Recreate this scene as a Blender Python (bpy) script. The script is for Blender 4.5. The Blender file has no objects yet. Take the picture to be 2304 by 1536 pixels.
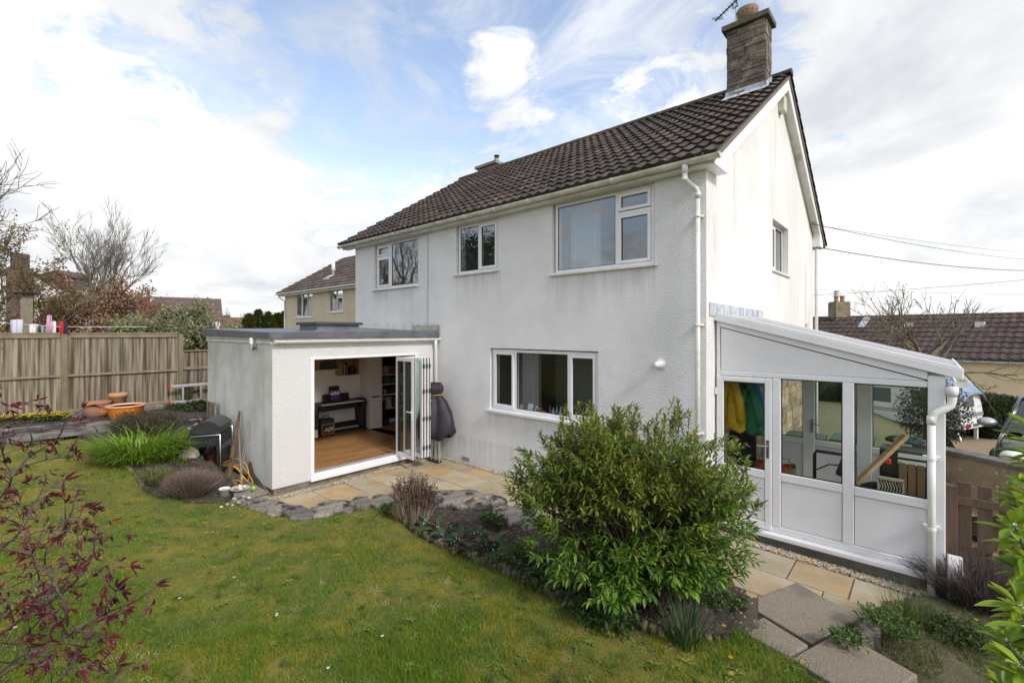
import bpy, bmesh, math, random
from mathutils import Vector, Matrix
R = math.radians
# ---------------------------------------------------------------- camera, sky, sun, exposure
scn = bpy.context.scene
COL = scn.collection
YAW, FPX, CXP, HYP, CAMH = R(41.87), 1042.0, 1152.0, 745.0, 2.75
SA, CA = math.sin(YAW), math.cos(YAW)
cd = bpy.data.cameras.new("camera"); cam = bpy.data.objects.new("camera", cd); COL.objects.link(cam)
cam.location = (0, 0, CAMH); cam.rotation_euler = (R(90), 0, YAW)
cd.sensor_width = 36.0; cd.lens = 36.0 * FPX / 2304.0
cd.shift_y = (HYP - 768.0) / 2304.0
cd.clip_start = 0.05; cd.clip_end = 2000
scn.camera = cam
scn.render.engine = 'CYCLES'
scn.cycles.use_denoising = True
scn.cycles.max_bounces = 10; scn.cycles.transparent_max_bounces = 24
scn.cycles.sample_clamp_indirect = 6.0
scn.view_settings.view_transform = 'Standard'; scn.view_settings.look = 'None'
scn.view_settings.gamma = 1.0; scn.view_settings.use_curve_mapping = False
scn.view_settings.exposure = 0.78

def ray(px):
    o = (px - CXP) / FPX
    return (-SA + CA * o, CA + SA * o)
def DP(px, py, t):
    dx, dy = ray(px); return Vector((dx * t, dy * t, CAMH - (py - HYP) / FPX * t))
def GP(px, py, z):
    return DP(px, py, (CAMH - z) * FPX / (py - HYP))
def PY(px, py, Y):
    return DP(px, py, Y / ray(px)[1])
def PX(px, py, X):
    return DP(px, py, X / ray(px)[0])

SUN_AZ = Vector((1.0, -0.13, 0)).normalized(); SUN_EL = R(40)
sd = SUN_AZ * math.cos(SUN_EL) + Vector((0, 0, math.sin(SUN_EL)))
ld = bpy.data.lights.new("sun", 'SUN'); ld.energy = 1.55; ld.angle = R(9); ld.color = (1.0, 0.985, 0.965)
sun = bpy.data.objects.new("sun", ld); COL.objects.link(sun); sun.location = (8, -2, 14)
sun.rotation_euler = sd.to_track_quat('Z', 'Y').to_euler()

def make_world():
    w = bpy.data.worlds.new("World"); scn.world = w; w.use_nodes = True
    nt = w.node_tree; N = nt.nodes; L = nt.links
    bg = N["Background"]; bg.inputs['Strength'].default_value = 0.1
    tc = N.new('ShaderNodeTexCoord')
    sky = N.new('ShaderNodeTexSky'); sky.sky_type = 'NISHITA'; sky.sun_disc = False
    sky.sun_elevation = SUN_EL; sky.sun_rotation = math.atan2(SUN_AZ.x, SUN_AZ.y)
    sky.air_density = 1.0; sky.dust_density = 1.4; sky.ozone_density = 1.2
    def math_(op, a, b=None, clamp=False):
        n = N.new('ShaderNodeMath'); n.operation = op; n.use_clamp = clamp
        for i, v in enumerate((a, b)):
            if v is None: continue
            if isinstance(v, (int, float)): n.inputs[i].default_value = v
            else: L.new(v, n.inputs[i])
        return n.outputs[0]
    def maprange(v, a, b, c, d, smooth=True):
        n = N.new('ShaderNodeMapRange'); n.interpolation_type = 'SMOOTHSTEP' if smooth else 'LINEAR'
        L.new(v, n.inputs['Value'])
        for k, x in zip(('From Min', 'From Max', 'To Min', 'To Max'), (a, b, c, d)): n.inputs[k].default_value = x
        return n.outputs[0]
    sep = N.new('ShaderNodeSeparateXYZ'); L.new(tc.outputs['Generated'], sep.inputs[0])
    zc = math_('ADD', math_('MAXIMUM', sep.outputs['Z'], 0.0), 0.22)
    u = math_('DIVIDE', sep.outputs['X'], zc); v = math_('DIVIDE', sep.outputs['Y'], zc)
    cmb = N.new('ShaderNodeCombineXYZ'); L.new(u, cmb.inputs[0]); L.new(v, cmb.inputs[1])
    def noise(scale, detail, rough, off, dist=0.0):
        mp = N.new('ShaderNodeMapping'); mp.inputs['Location'].default_value = off
        L.new(cmb.outputs[0], mp.inputs[0])
        n = N.new('ShaderNodeTexNoise'); n.inputs['Scale'].default_value = scale
        n.inputs['Detail'].default_value = detail; n.inputs['Roughness'].default_value = rough
        n.inputs['Distortion'].default_value = dist
        L.new(mp.outputs[0], n.inputs['Vector']); return n.outputs['Fac']
    dens = noise(1.7, 10, 0.60, (3.1, 7.7, 0), 0.35)
    fine = noise(4.2, 9, 0.62, (8.4, 2.2, 0), 0.5)
    acc = math_('ADD', dens, math_('MULTIPLY', math_('SUBTRACT', fine, 0.5), 1.25))
    # sky regions, as directions: blue openings (-) and cloud banks (+)
    lobes = [((690, 150), .22, -.20), ((830, 290), .17, -.24), ((1000, 60), .30, -.07), ((1250, 60), .26, -.06), ((1420, 120), .18, -.08),
             ((1830, 40), .20, -.24), ((330, 225), .13, -.17), ((100, 60), .40, -.03), ((1590, 100), .13, -.16), ((760, 40), .22, -.12), ((1330, 170), .10, -.05), ((930, 250), .08, -.12),
             ((260, 450), .50, .17), ((1035, 175), .10, .06), ((1150, 285), .14, .10), ((1500, 215), .12, .20), ((2120, 170), .36, .24),
             ((560, 520), .42, .16), ((2100, 480), .4, .18), ((430, 110), .2, .10), ((1120, 130), .05, .08)]
    for (px, py), rad, amt in lobes:
        dx, dy = ray(px); dv = Vector((dx, dy, (HYP - py) / FPX)).normalized()
        vm = N.new('ShaderNodeVectorMath'); vm.operation = 'DOT_PRODUCT'
        L.new(tc.outputs['Generated'], vm.inputs[0]); vm.inputs[1].default_value = dv
        acc = math_('ADD', acc, maprange(vm.outputs['Value'], math.cos(rad * 1.5), 1.0, 0.0, amt))
    cover = maprange(acc, 0.36, 0.62, 0.0, 1.0)
    veil = noise(2.6, 9, 0.66, (1.4, 9.2, 0), 0.9)
    cover = math_('MAXIMUM', cover, maprange(veil, 0.40, 0.72, 0.0, 0.75))
    low = maprange(sep.outputs['Z'], 0.02, 0.20, 0.75, 0.0)
    cover = math_('MAXIMUM', cover, low)
    shade = math_('ADD', noise(1.15, 8, 0.58, (12.3, 1.7, 4.0), 0.4), math_('MULTIPLY', math_('SUBTRACT', acc, 0.55), 0.10))
    ramp = N.new('ShaderNodeValToRGB'); L.new(shade, ramp.inputs[0])
    e = ramp.color_ramp.elements
    e[0].position = 0.35; e[0].color = (4.3, 4.5, 4.8, 1); e[1].position = 0.65; e[1].color = (6.75, 6.72, 6.66, 1)
    mid = ramp.color_ramp.elements.new(0.49); mid.color = (5.65, 5.72, 5.8, 1)
    mx = N.new('ShaderNodeMix'); mx.data_type = 'RGBA'
    sc = N.new('ShaderNodeMix'); sc.data_type = 'RGBA'; sc.blend_type = 'MULTIPLY'; sc.inputs['Factor'].default_value = 1.0
    L.new(sky.outputs['Color'], sc.inputs[6]); sc.inputs[7].default_value = (2.2, 1.90, 1.70, 1)
    L.new(cover, mx.inputs['Factor']); L.new(sc.outputs[2], mx.inputs[6]); L.new(ramp.outputs[0], mx.inputs[7])
    L.new(mx.outputs[2], bg.inputs['Color'])
make_world()

# ---------------------------------------------------------------- helpers
WLOC = {}
class MB:
    """collects verts/faces; build() links them as one mesh object"""
    def __init__(s): s.v = []; s.f = []; s.c = []; s.col = (1, 1, 1)
    def add(s, vs, fs, col=None):
        o = len(s.v); s.v += [tuple(p) for p in vs]; s.f += [tuple(i + o for i in f) for f in fs]
        s.c += [col or s.col] * len(vs); return s
    def box(s, x0, x1, y0, y1, z0, z1):
        vs = [(x, y, z) for z in (z0, z1) for y in (y0, y1) for x in (x0, x1)]
        return s.add(vs, [(0, 2, 3, 1), (4, 5, 7, 6), (0, 1, 5, 4), (2, 6, 7, 3), (0, 4, 6, 2), (1, 3, 7, 5)])
    def mbox(s, P, u0, u1, d0, d1, z0, z1):
        vs = [P(u, d, z) for z in (z0, z1) for d in (d0, d1) for u in (u0, u1)]
        return s.add(vs, [(0, 2, 3, 1), (4, 5, 7, 6), (0, 1, 5, 4), (2, 6, 7, 3), (0, 4, 6, 2), (1, 3, 7, 5)])
    def obox(s, c, ax, ay, az):
        c, ax, ay, az = map(Vector, (c, ax, ay, az))
        vs = [c + ax * i + ay * j + az * k for k in (-1, 1) for j in (-1, 1) for i in (-1, 1)]
        return s.add(vs, [(0, 2, 3, 1), (4, 5, 7, 6), (0, 1, 5, 4), (2, 6, 7, 3), (0, 4, 6, 2), (1, 3, 7, 5)])
    def beam(s, p, q, w, h, up=(0, 0, 1)):
        p, q = Vector(p), Vector(q); d = (q - p); l = d.length; d.normalize()
        side = d.cross(Vector(up)).normalized(); u2 = side.cross(d)
        return s.obox((p + q) / 2, d * l / 2, side * w / 2, u2 * h / 2)
    def tube(s, pts, rad, n=8, cap=True, closed=False):
        pts = [Vector(p) for p in pts]; m = len(pts)
        rs = rad if isinstance(rad, (list, tuple)) else [rad] * m
        o = len(s.v); prev = None; vs = []; fs = []
        for i, p in enumerate(pts):
            if closed: t = pts[(i + 1) % m] - pts[i - 1]
            else: t = pts[min(i + 1, m - 1)] - pts[max(i - 1, 0)]
            if t.length < 1e-9: t = Vector((0, 0, 1))
            t.normalize()
            a = (prev - t * prev.dot(t)) if prev is not None else (Vector((0, 0, 1)) if abs(t.z) < .9 else Vector((1, 0, 0))).cross(t)
            if a.length < 1e-6: a = Vector((1, 0, 0)).cross(t)
            a.normalize(); b = t.cross(a); prev = a
            for k in range(n):
                g = 2 * math.pi * k / n; vs.append(p + (a * math.cos(g) + b * math.sin(g)) * rs[i])
        for i in range(m if closed else m - 1):
            j = (i + 1) % m
            for k in range(n):
                fs.append((i * n + k, i * n + (k + 1) % n, j * n + (k + 1) % n, j * n + k))
        if cap and not closed:
            fs.append(tuple(range(n))[::-1]); fs.append(tuple((m - 1) * n + k for k in range(n)))
        return s.add(vs, fs)
    def lathe(s, prof, c=(0, 0, 0), n=20, axis=(0, 0, 1), sx=1.0):
        c = Vector(c); q = Vector((0, 0, 1)).rotation_difference(Vector(axis).normalized())
        vs = []; fs = []; m = len(prof)
        for r, z in prof:
            for k in range(n):
                g = 2 * math.pi * k / n; vs.append(c + q @ Vector((r * math.cos(g) * sx, r * math.sin(g), z)))
        for i in range(m - 1):
            for k in range(n): fs.append((i * n + k, i * n + (k + 1) % n, (i + 1) * n + (k + 1) % n, (i + 1) * n + k))
        if prof[0][0] > 1e-4: fs.append(tuple(range(n))[::-1])
        if prof[-1][0] > 1e-4: fs.append(tuple((m - 1) * n + k for k in range(n)))
        return s.add(vs, fs)
    def prism(s, poly, dvec):
        dvec = Vector(dvec); n = len(poly); a = [Vector(p) for p in poly]
        return s.add(a + [p + dvec for p in a], [tuple(range(n))[::-1], tuple(range(n, 2 * n))] + [(i, (i + 1) % n, n + (i + 1) % n, n + i) for i in range(n)])
    def blob(s, c, r, rng, n=10, m=6, rough=.18, flat=None):
        """uneven rounded lump (stone, pebble): r = (rx, ry, rz)"""
        c = Vector(c); rx, ry, rz = r; ph = [rng.uniform(0, 6.28) for _ in range(6)]
        vs = []; fs = []
        for i in range(1, m):
            th = math.pi * i / m
            for k in range(n):
                g = 2 * math.pi * k / n
                d = 1 + rough * (math.sin(2 * g + ph[0]) * .5 + math.sin(3 * g + ph[1] + th * 2) * .5 + rng.uniform(-.5, .5) * .7)
                x, y, z = math.sin(th) * math.cos(g) * d, math.sin(th) * math.sin(g) * d, math.cos(th) * (1 + rough * .4 * math.sin(g * 2 + ph[2]))
                if flat: 
                    x = math.copysign(abs(x) ** flat, x); y = math.copysign(abs(y) ** flat, y); z = math.copysign(abs(z) ** flat, z)
                vs.append(c + Vector((x * rx, y * ry, z * rz)))
        vs.append(c + Vector((0, 0, rz))); vs.append(c - Vector((0, 0, rz)))
        for i in range(m - 2):
            for k in range(n): fs.append((i * n + k, (i + 1) * n + k, (i + 1) * n + (k + 1) % n, i * n + (k + 1) % n))
        t, b = len(vs) - 2, len(vs) - 1
        for k in range(n):
            fs.append((t, k, (k + 1) % n)); fs.append((b, (m - 2) * n + (k + 1) % n, (m - 2) * n + k))
        return s.add(vs, fs)
    def leaf(s, p, d, up, l, w, col, curl=.15, fold=.25, seg=2):
        """pointed leaf blade folded along its midrib"""
        p, d = Vector(p), Vector(d).normalized(); sd_ = d.cross(Vector(up))
        if sd_.length < 1e-4: sd_ = d.cross(Vector((1, .3, .2)))
        sd_.normalize(); nn = sd_.cross(d)
        if seg == 1:
            m = p + d * l * .45
            vs = [p, m + sd_ * w / 2 + nn * w * fold, p + d * l - nn * l * curl, m - sd_ * w / 2 + nn * w * fold, m]
            return s.add(vs, [(0, 4, 1), (1, 4, 2), (0, 3, 4), (3, 2, 4)], col)
        a, b = p + d * l * .3 + nn * l * curl * .2, p + d * l * .68 - nn * l * curl * .2
        vs = [p, a + sd_ * w * .42 + nn * w * fold, b + sd_ * w * .45 + nn * w * fold, p + d * l - nn * l * curl,
              b - sd_ * w * .45 + nn * w * fold, a - sd_ * w * .42 + nn * w * fold, a, b]
        return s.add(vs, [(0, 6, 1), (6, 7, 2, 1), (7, 3, 2), (0, 5, 6), (5, 4, 7, 6), (4, 3, 7)], col)
    def build(s, name, mat, parent=None, smooth=False, bevel=0.0, seg=2, attr=False, recalc=True, subsurf=0, loc=None):
        me = bpy.data.meshes.new(name)
        off = Vector(WLOC.get(parent.name, (0, 0, 0))) if parent else Vector((0, 0, 0))
        if loc is not None: off = Vector(loc)
        me.from_pydata([(x - off.x, y - off.y, z - off.z) for x, y, z in s.v], [], s.f)
        if recalc:
            bm = bmesh.new(); bm.from_mesh(me); bmesh.ops.recalc_face_normals(bm, faces=bm.faces); bm.to_mesh(me); bm.free()
        if attr or mat.get('attr'):
            at = me.color_attributes.new("Col", 'FLOAT_COLOR', 'POINT')
            at.data.foreach_set("color", [x for c in s.c for x in (c[0], c[1], c[2], 1.0)])
        if smooth: me.polygons.foreach_set("use_smooth", [True] * len(me.polygons))
        me.materials.append(mat)
        o = bpy.data.objects.new(name, me); COL.objects.link(o)
        if parent: o.parent = parent
        if loc is not None and not parent: o.location = off
        WLOC[o.name] = tuple(off)
        if bevel:
            b = o.modifiers.new("bevel", 'BEVEL'); b.width = bevel; b.segments = seg; b.limit_method = 'ANGLE'; b.angle_limit = R(40)
            b.use_clamp_overlap = True
        if subsurf:
            b = o.modifiers.new("subd", 'SUBSURF'); b.levels = b.render_levels = subsurf
        return o
def tag(o, label=None, cat=None, group=None, kind=None):
    if label: o['label'] = label
    if cat: o['category'] = cat
    if group: o['group'] = group
    if kind: o['kind'] = kind
    return o
def thing(name, label, cat, loc=(0, 0, 0), group=None):
    o = bpy.data.objects.new(name, None); COL.objects.link(o); o.location = loc; o.empty_display_size = .1
    WLOC[o.name] = tuple(loc); return tag(o, label, cat, group)
def copy_tree(o, parent=None):
    c = o.copy(); COL.objects.link(c)
    if parent: c.parent = parent
    for ch in list(o.children): copy_tree(ch, c)
    return c
PLY = lambda y0: (lambda u, d, z: (u, y0 + d, z))       # wall facing -Y at y0; u along X, d inward
PLX = lambda x0: (lambda u, d, z: (x0 - d, u, z))       # wall facing +X at x0; u along Y, d inward

# ---------------------------------------------------------------- materials
MATS = {}
def mat(name, base, rough=.6, base2=None, nscale=4.0, ndetail=5, nlo=.35, nhi=.65, bump=None, metallic=0.0, spec=.5, attr=False,
        streak=None, spots=None, drips=(), transl=0.0, stretch=None, coat=0.0, layers=()):
    """procedural surface: base/base2 mixed by noise, optional vertical streaks, spots and bump"""
    m = bpy.data.materials.new(name); m.use_nodes = True; nt = m.node_tree; N = nt.nodes; L = nt.links
    bs = N["Principled BSDF"]; bs.inputs['Roughness'].default_value = rough; bs.inputs['Metallic'].default_value = metallic
    bs.inputs['Specular IOR Level'].default_value = spec
    if coat: bs.inputs['Coat Weight'].default_value = coat; bs.inputs['Coat Roughness'].default_value = .05
    tc = N.new('ShaderNodeTexCoord')
    def noise(scale, detail=5, rg=.55, st=None, off=(0, 0, 0)):
        n = N.new('ShaderNodeTexNoise'); n.inputs['Scale'].default_value = scale; n.inputs['Detail'].default_value = detail
        n.inputs['Roughness'].default_value = rg
        mp = N.new('ShaderNodeMapping'); mp.inputs['Location'].default_value = off
        if st: mp.inputs['Scale'].default_value = st
        L.new(tc.outputs['Object'], mp.inputs[0]); L.new(mp.outputs[0], n.inputs['Vector'])
        return n.outputs['Fac']
    def rng_(v, a, b, c=0.0, d=1.0):
        n = N.new('ShaderNodeMapRange'); n.interpolation_type = 'SMOOTHSTEP'; L.new(v, n.inputs['Value'])
        for k, x in zip(('From Min', 'From Max', 'To Min', 'To Max'), (a, b, c, d)): n.inputs[k].default_value = x
        return n.outputs[0]
    def mix(f, a, b, blend='MIX'):
        n = N.new('ShaderNodeMix'); n.data_type = 'RGBA'; n.blend_type = blend
        for sock, v in ((n.inputs['Factor'], f), (n.inputs[6], a), (n.inputs[7], b)):
            if isinstance(v, (tuple, list)): sock.default_value = (*v[:3], 1)
            elif isinstance(v, (int, float)): sock.default_value = v
            else: L.new(v, sock)
        return n.outputs[2]
    c = tuple(base)
    if attr:
        at = N.new('ShaderNodeAttribute'); at.attribute_name = "Col"
        c = mix(1.0, at.outputs['Color'], tuple(base), 'MULTIPLY')
    if base2 is not None:
        f = rng_(noise(nscale, ndetail, st=stretch), nlo, nhi)
        if attr:
            c = mix(f, c, mix(1.0, c, tuple(base2), 'MULTIPLY'))
        else:
            c = mix(f, c, tuple(base2))
    if streak:                                   # (colour, scale, lo, hi, amount): weather streaks running down
        f = rng_(noise(streak[1], 6, .6, (1, 1, .09), (5, 2, 1)), streak[2], streak[3], 0, streak[4])
        c = mix(f, c, streak[0])
    for (lc, sc_, lo, hi, amt) in layers:
        c = mix(rng_(noise(sc_, 6, .6, None, (9.2, 3.3, 6.1)), lo, hi, 0, amt), c, lc)
    if drips:                                    # (colour, amount, [(x0, x1, z_top, length)]): run-off stains below sills, splash at the foot
        sx = N.new('ShaderNodeSeparateXYZ'); L.new(tc.outputs['Object'], sx.inputs[0])
        st_ = rng_(noise(7.0, 5, .6, (1, 1, .06), (3, 3, 3)), .40, .62)
        for x0, x1, zt, ln in drips[2]:
            a = rng_(sx.outputs[0], x0 - .06, x0 + .02); b = rng_(sx.outputs[0], x1 - .02, x1 + .06, 1, 0)
            up = rng_(sx.outputs[2], zt, zt + .01, 1, 0); dn = rng_(sx.outputs[2], zt - ln, zt)
            f = st_
            for g in (a, b, up, dn):
                q = N.new('ShaderNodeMath'); q.operation = 'MULTIPLY'; L.new(f, q.inputs[0]); L.new(g, q.inputs[1]); f = q.outputs[0]
            q = N.new('ShaderNodeMath'); q.operation = 'MULTIPLY'; L.new(f, q.inputs[0]); q.inputs[1].default_value = drips[1]
            c = mix(q.outputs[0], c, drips[0])
    if spots:                                    # (colour, scale, threshold)
        vo = N.new('ShaderNodeTexVoronoi'); vo.inputs['Scale'].default_value = spots[1]; L.new(tc.outputs['Object'], vo.inputs['Vector'])
        sp = N.new('ShaderNodeSeparateColor'); L.new(vo.outputs['Color'], sp.inputs[0])
        a = rng_(vo.outputs['Distance'], .12, .34, 1, 0)
        g = rng_(sp.outputs[0], spots[2], spots[2] + .02)
        mm = N.new('ShaderNodeMath'); mm.operation = 'MULTIPLY'; L.new(a, mm.inputs[0]); L.new(g, mm.inputs[1])
        c = mix(mm.outputs[0], c, spots[0])
    if isinstance(c, tuple): bs.inputs['Base Color'].default_value = (*c[:3], 1)
    else: L.new(c, bs.inputs['Base Color'])
    if bump:                                     # (scale, strength, distance[, stretch])
        b = N.new('ShaderNodeBump'); b.inputs['Strength'].default_value = bump[1]; b.inputs['Distance'].default_value = bump[2]
        L.new(noise(bump[0], 3, .6, bump[3] if len(bump) > 3 else None), b.inputs['Height']); L.new(b.outputs[0], bs.inputs['Normal'])
    if transl:
        t = N.new('ShaderNodeBsdfTranslucent'); mxs = N.new('ShaderNodeMixShader'); mxs.inputs[0].default_value = transl
        if isinstance(c, tuple): t.inputs['Color'].default_value = (*c[:3], 1)
        else: L.new(c, t.inputs['Color'])
        out = N["Material Output"]; L.new(bs.outputs[0], mxs.inputs[1]); L.new(t.outputs[0], mxs.inputs[2]); L.new(mxs.outputs[0], out.inputs['Surface'])
    m['attr'] = 1 if attr else 0
    MATS[name] = m; return m
def glass(name, tint=(.93, .96, .95), refl=.08, power=1.0):
    m = bpy.data.materials.new(name); m.use_nodes = True; nt = m.node_tree; N = nt.nodes; L = nt.links
    N.remove(N["Principled BSDF"])
    tr = N.new('ShaderNodeBsdfTransparent'); tr.inputs[0].default_value = (*tint, 1)
    gl = N.new('ShaderNodeBsdfGlossy'); gl.inputs['Roughness'].default_value = 0.0; gl.inputs['Color'].default_value = (.95, .97, 1, 1)
    lw = N.new('ShaderNodeLayerWeight'); lw.inputs['Blend'].default_value = .5
    pw = N.new('ShaderNodeMath'); pw.operation = 'POWER'; L.new(lw.outputs['Facing'], pw.inputs[0]); pw.inputs[1].default_value = 4.0
    ad = N.new('ShaderNodeMath'); ad.operation = 'MULTIPLY_ADD'; L.new(pw.outputs[0], ad.inputs[0]); ad.inputs[1].default_value = power; ad.inputs[2].default_value = refl; ad.use_clamp = True
    mx = N.new('ShaderNodeMixShader'); L.new(ad.outputs[0], mx.inputs[0]); L.new(tr.outputs[0], mx.inputs[1]); L.new(gl.outputs[0], mx.inputs[2])
    L.new(mx.outputs[0], N["Material Output"].inputs['Surface']); MATS[name] = m; return m

M_render = mat('white_render', (.86, .855, .845), .9, (.77, .765, .755), .8, 7, .36, .66, bump=(44, 1.0, .034),
               streak=((.54, .54, .525), 1.9, .54, .76, .16), layers=(((.58, .565, .52), .5, .58, .78, .30),),
               drips=((.36, .35, .33), .28, [(-2.75, -.68, 3.72, .9), (-5.3, -3.9, 3.92, .8), (-8.5, -6.48, 3.79, .8), (-4.25, -1.65, 1.17, .55), (-9.4, -5.8, 2.95, .5), (-9.4, 0, .55, .75)]))
M_gable = mat('gable_render', (.74, .73, .70), .9, (.66, .65, .62), .8, 6, .4, .65, bump=(42, .45, .014),
              streak=((.42, .40, .36), 2.4, .52, .72, .55))
M_extw = mat('extension_render', (.65, .648, .638), .9, (.62, .612, .59), .9, 6, bump=(44, 1.0, .022), layers=(((.55, .50, .40), 1.3, .60, .78, .3),))
M_extend = mat('algae_stained_render', (.70, .695, .65), .9, (.53, .53, .465), 1.1, 7, .35, .65, bump=(38, .8, .016),
               streak=((.30, .315, .235), 3.0, .48, .72, .6))
M_upvc = mat('white_plastic', (.78, .78, .785), .32, (.74, .74, .74), 3, layers=(((.56, .55, .51), 3.2, .60, .78, .40),))
M_upvcold = mat('weathered_white_plastic', (.72, .715, .68), .42, (.60, .59, .53), 3.5, 6, .4, .7, layers=(((.36, .36, .26), 2.5, .56, .72, .6),))
M_gutter = mat('grubby_gutter_plastic', (.66, .65, .57), .45, (.52, .51, .42), 6, 6, layers=(((.28, .28, .19), 4.0, .52, .7, .6),))
M_lead = mat('lead_sheet', (.36, .40, .45), .5, (.52, .55, .58), 5, 6, streak=((.17, .18, .20), 7, .5, .62, .75), bump=(9, .25, .01))
M_felt = mat('grey_roof_felt', (.105, .12, .14), .62, (.15, .165, .18), 3, 6, bump=(60, .2, .004), layers=(((.24, .25, .23), 2.2, .6, .75, .4),))
M_concrete = mat('grey_concrete', (.27, .25, .21), .92, (.19, .175, .14), 5, 6, bump=(30, .5, .012))
M_plinth = mat('bare_plinth_mortar', (.21, .185, .145), .95, (.13, .115, .085), 4, 6, bump=(18, .7, .03))
M_tile = mat('brown_roof_tile', (1, 1, 1), .85, (.55, .52, .5), 9, 6, .4, .62, bump=(70, .5, .006), attr=True, spots=((.40, .37, .32), 21, .90),
             layers=(((.17, .10, .035), 1.7, .62, .76, .65), ((.035, .03, .028), 6, .55, .7, .5)))
M_stone = mat('grey_garden_stone', (.22, .205, .175), .95, (.12, .112, .098), 7, 7, bump=(16, .9, .03), spots=((.36, .34, .30), 7, .82),
              layers=(((.30, .28, .22), 3, .5, .66, .6),))
M_dark = mat('dark_interior', (.035, .033, .032), .8)
M_glass = glass('window_glass', (.74, .80, .79), .20, .9)
M_glass_low = glass('kitchen_glass', (.74, .80, .78), .05, .7)
M_glass_clear = glass('clear_glass', (.90, .94, .92), .03, .8)
M_white_int = mat('white_interior_paint', (.82, .80, .76), .8, (.79, .77, .73), 2)
M_black = mat('black_plastic', (.018, .018, .02), .35, (.03, .03, .033), 9)
M_seal = mat('black_rubber_seal', (.02, .02, .022), .6)
M_metal = mat('brushed_steel', (.55, .56, .57), .3, metallic=1.0)
M_alu = mat('dull_aluminium', (.60, .61, .62), .42, (.5, .5, .5), 8, metallic=.7)

def window(parent, name, P, u0, u1, z0, z1, lights, mull=(), trans=(), fd=.07, fw=.055, gl=None, sill=None, label=None, sillmat=None):
    f = MB()
    f.mbox(P, u0, u0 + fw, 0, fd, z0, z1).mbox(P, u1 - fw, u1, 0, fd, z0, z1)
    f.mbox(P, u0 + fw, u1 - fw, 0, fd, z0, z0 + fw).mbox(P, u0 + fw, u1 - fw, 0, fd, z1 - fw, z1)
    for m_ in mull: f.mbox(P, m_ - .03, m_ + .03, 0.001, fd, z0 + fw, z1 - fw)
    for a, b, z in trans: f.mbox(P, a, b, 0.002, fd, z - .025, z + .025)
    fo = f.build(name, M_upvc, parent, bevel=.006)
    if label: fo['label'] = label
    for (a, b, za, zb, op) in lights:
        if op:
            w = .05; s = MB()
            s.mbox(P, a, a + w, -.022, .03, za, zb).mbox(P, b - w, b, -.022, .03, za, zb)
            s.mbox(P, a + w, b - w, -.022, .03, za, za + w).mbox(P, a + w, b - w, -.022, .03, zb - w, zb)
            s.build('sash', M_upvc, fo, bevel=.006)
            a, b, za, zb = a + w, b - w, za + w, zb - w
        q = MB(); g = .009
        q.mbox(P, a, a + g, .004, .02, za, zb).mbox(P, b - g, b, .004, .02, za, zb)
        q.mbox(P, a + g, b - g, .004, .02, za, za + g).mbox(P, a + g, b - g, .004, .02, zb - g, zb)
        q.build('seal', M_seal, fo)
        p = MB(); p.add([P(a + g, .014, za + g), P(b - g, .014, za + g), P(b - g, .014, zb - g), P(a + g, .014, zb - g)], [(0, 1, 2, 3)])
        p.build('pane', gl or M_glass, fo)
    if sill:
        a, b, d0, d1, za, zb = sill
        MB().mbox(P, a, b, d0, d1, za, zb).build('sill', sillmat or M_upvc, fo, bevel=.008)
    return fo

def wall_grid(mb, P, u0, u1, z0, z1, holes, th, top=None):
    """a wall slab with rectangular openings (reveals included)"""
    us = sorted({u0, u1, *[h[0] for h in holes], *[h[1] for h in holes]}); zs = sorted({z0, z1, *[h[2] for h in holes], *[h[3] for h in holes]})
    inside = lambda u, z: any(h[0] < u < h[1] and h[2] < z < h[3] for h in holes)
    for a, b in zip(us, us[1:]):
        for c, d in zip(zs, zs[1:]):
            if inside((a + b) / 2, (c + d) / 2): continue
            for dd in (0, th): mb.add([P(a, dd, c), P(b, dd, c), P(b, dd, d), P(a, dd, d)], [(0, 1, 2, 3)])
    for (a, b, c, d) in [(u0, u1, z0, z1)] + list(holes):
        for (p, q) in (((a, c), (b, c)), ((b, c), (b, d)), ((b, d), (a, d)), ((a, d), (a, c))):
            mb.add([P(p[0], 0, p[1]), P(q[0], 0, q[1]), P(q[0], th, q[1]), P(p[0], th, p[1])], [(0, 1, 2, 3)])

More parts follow.
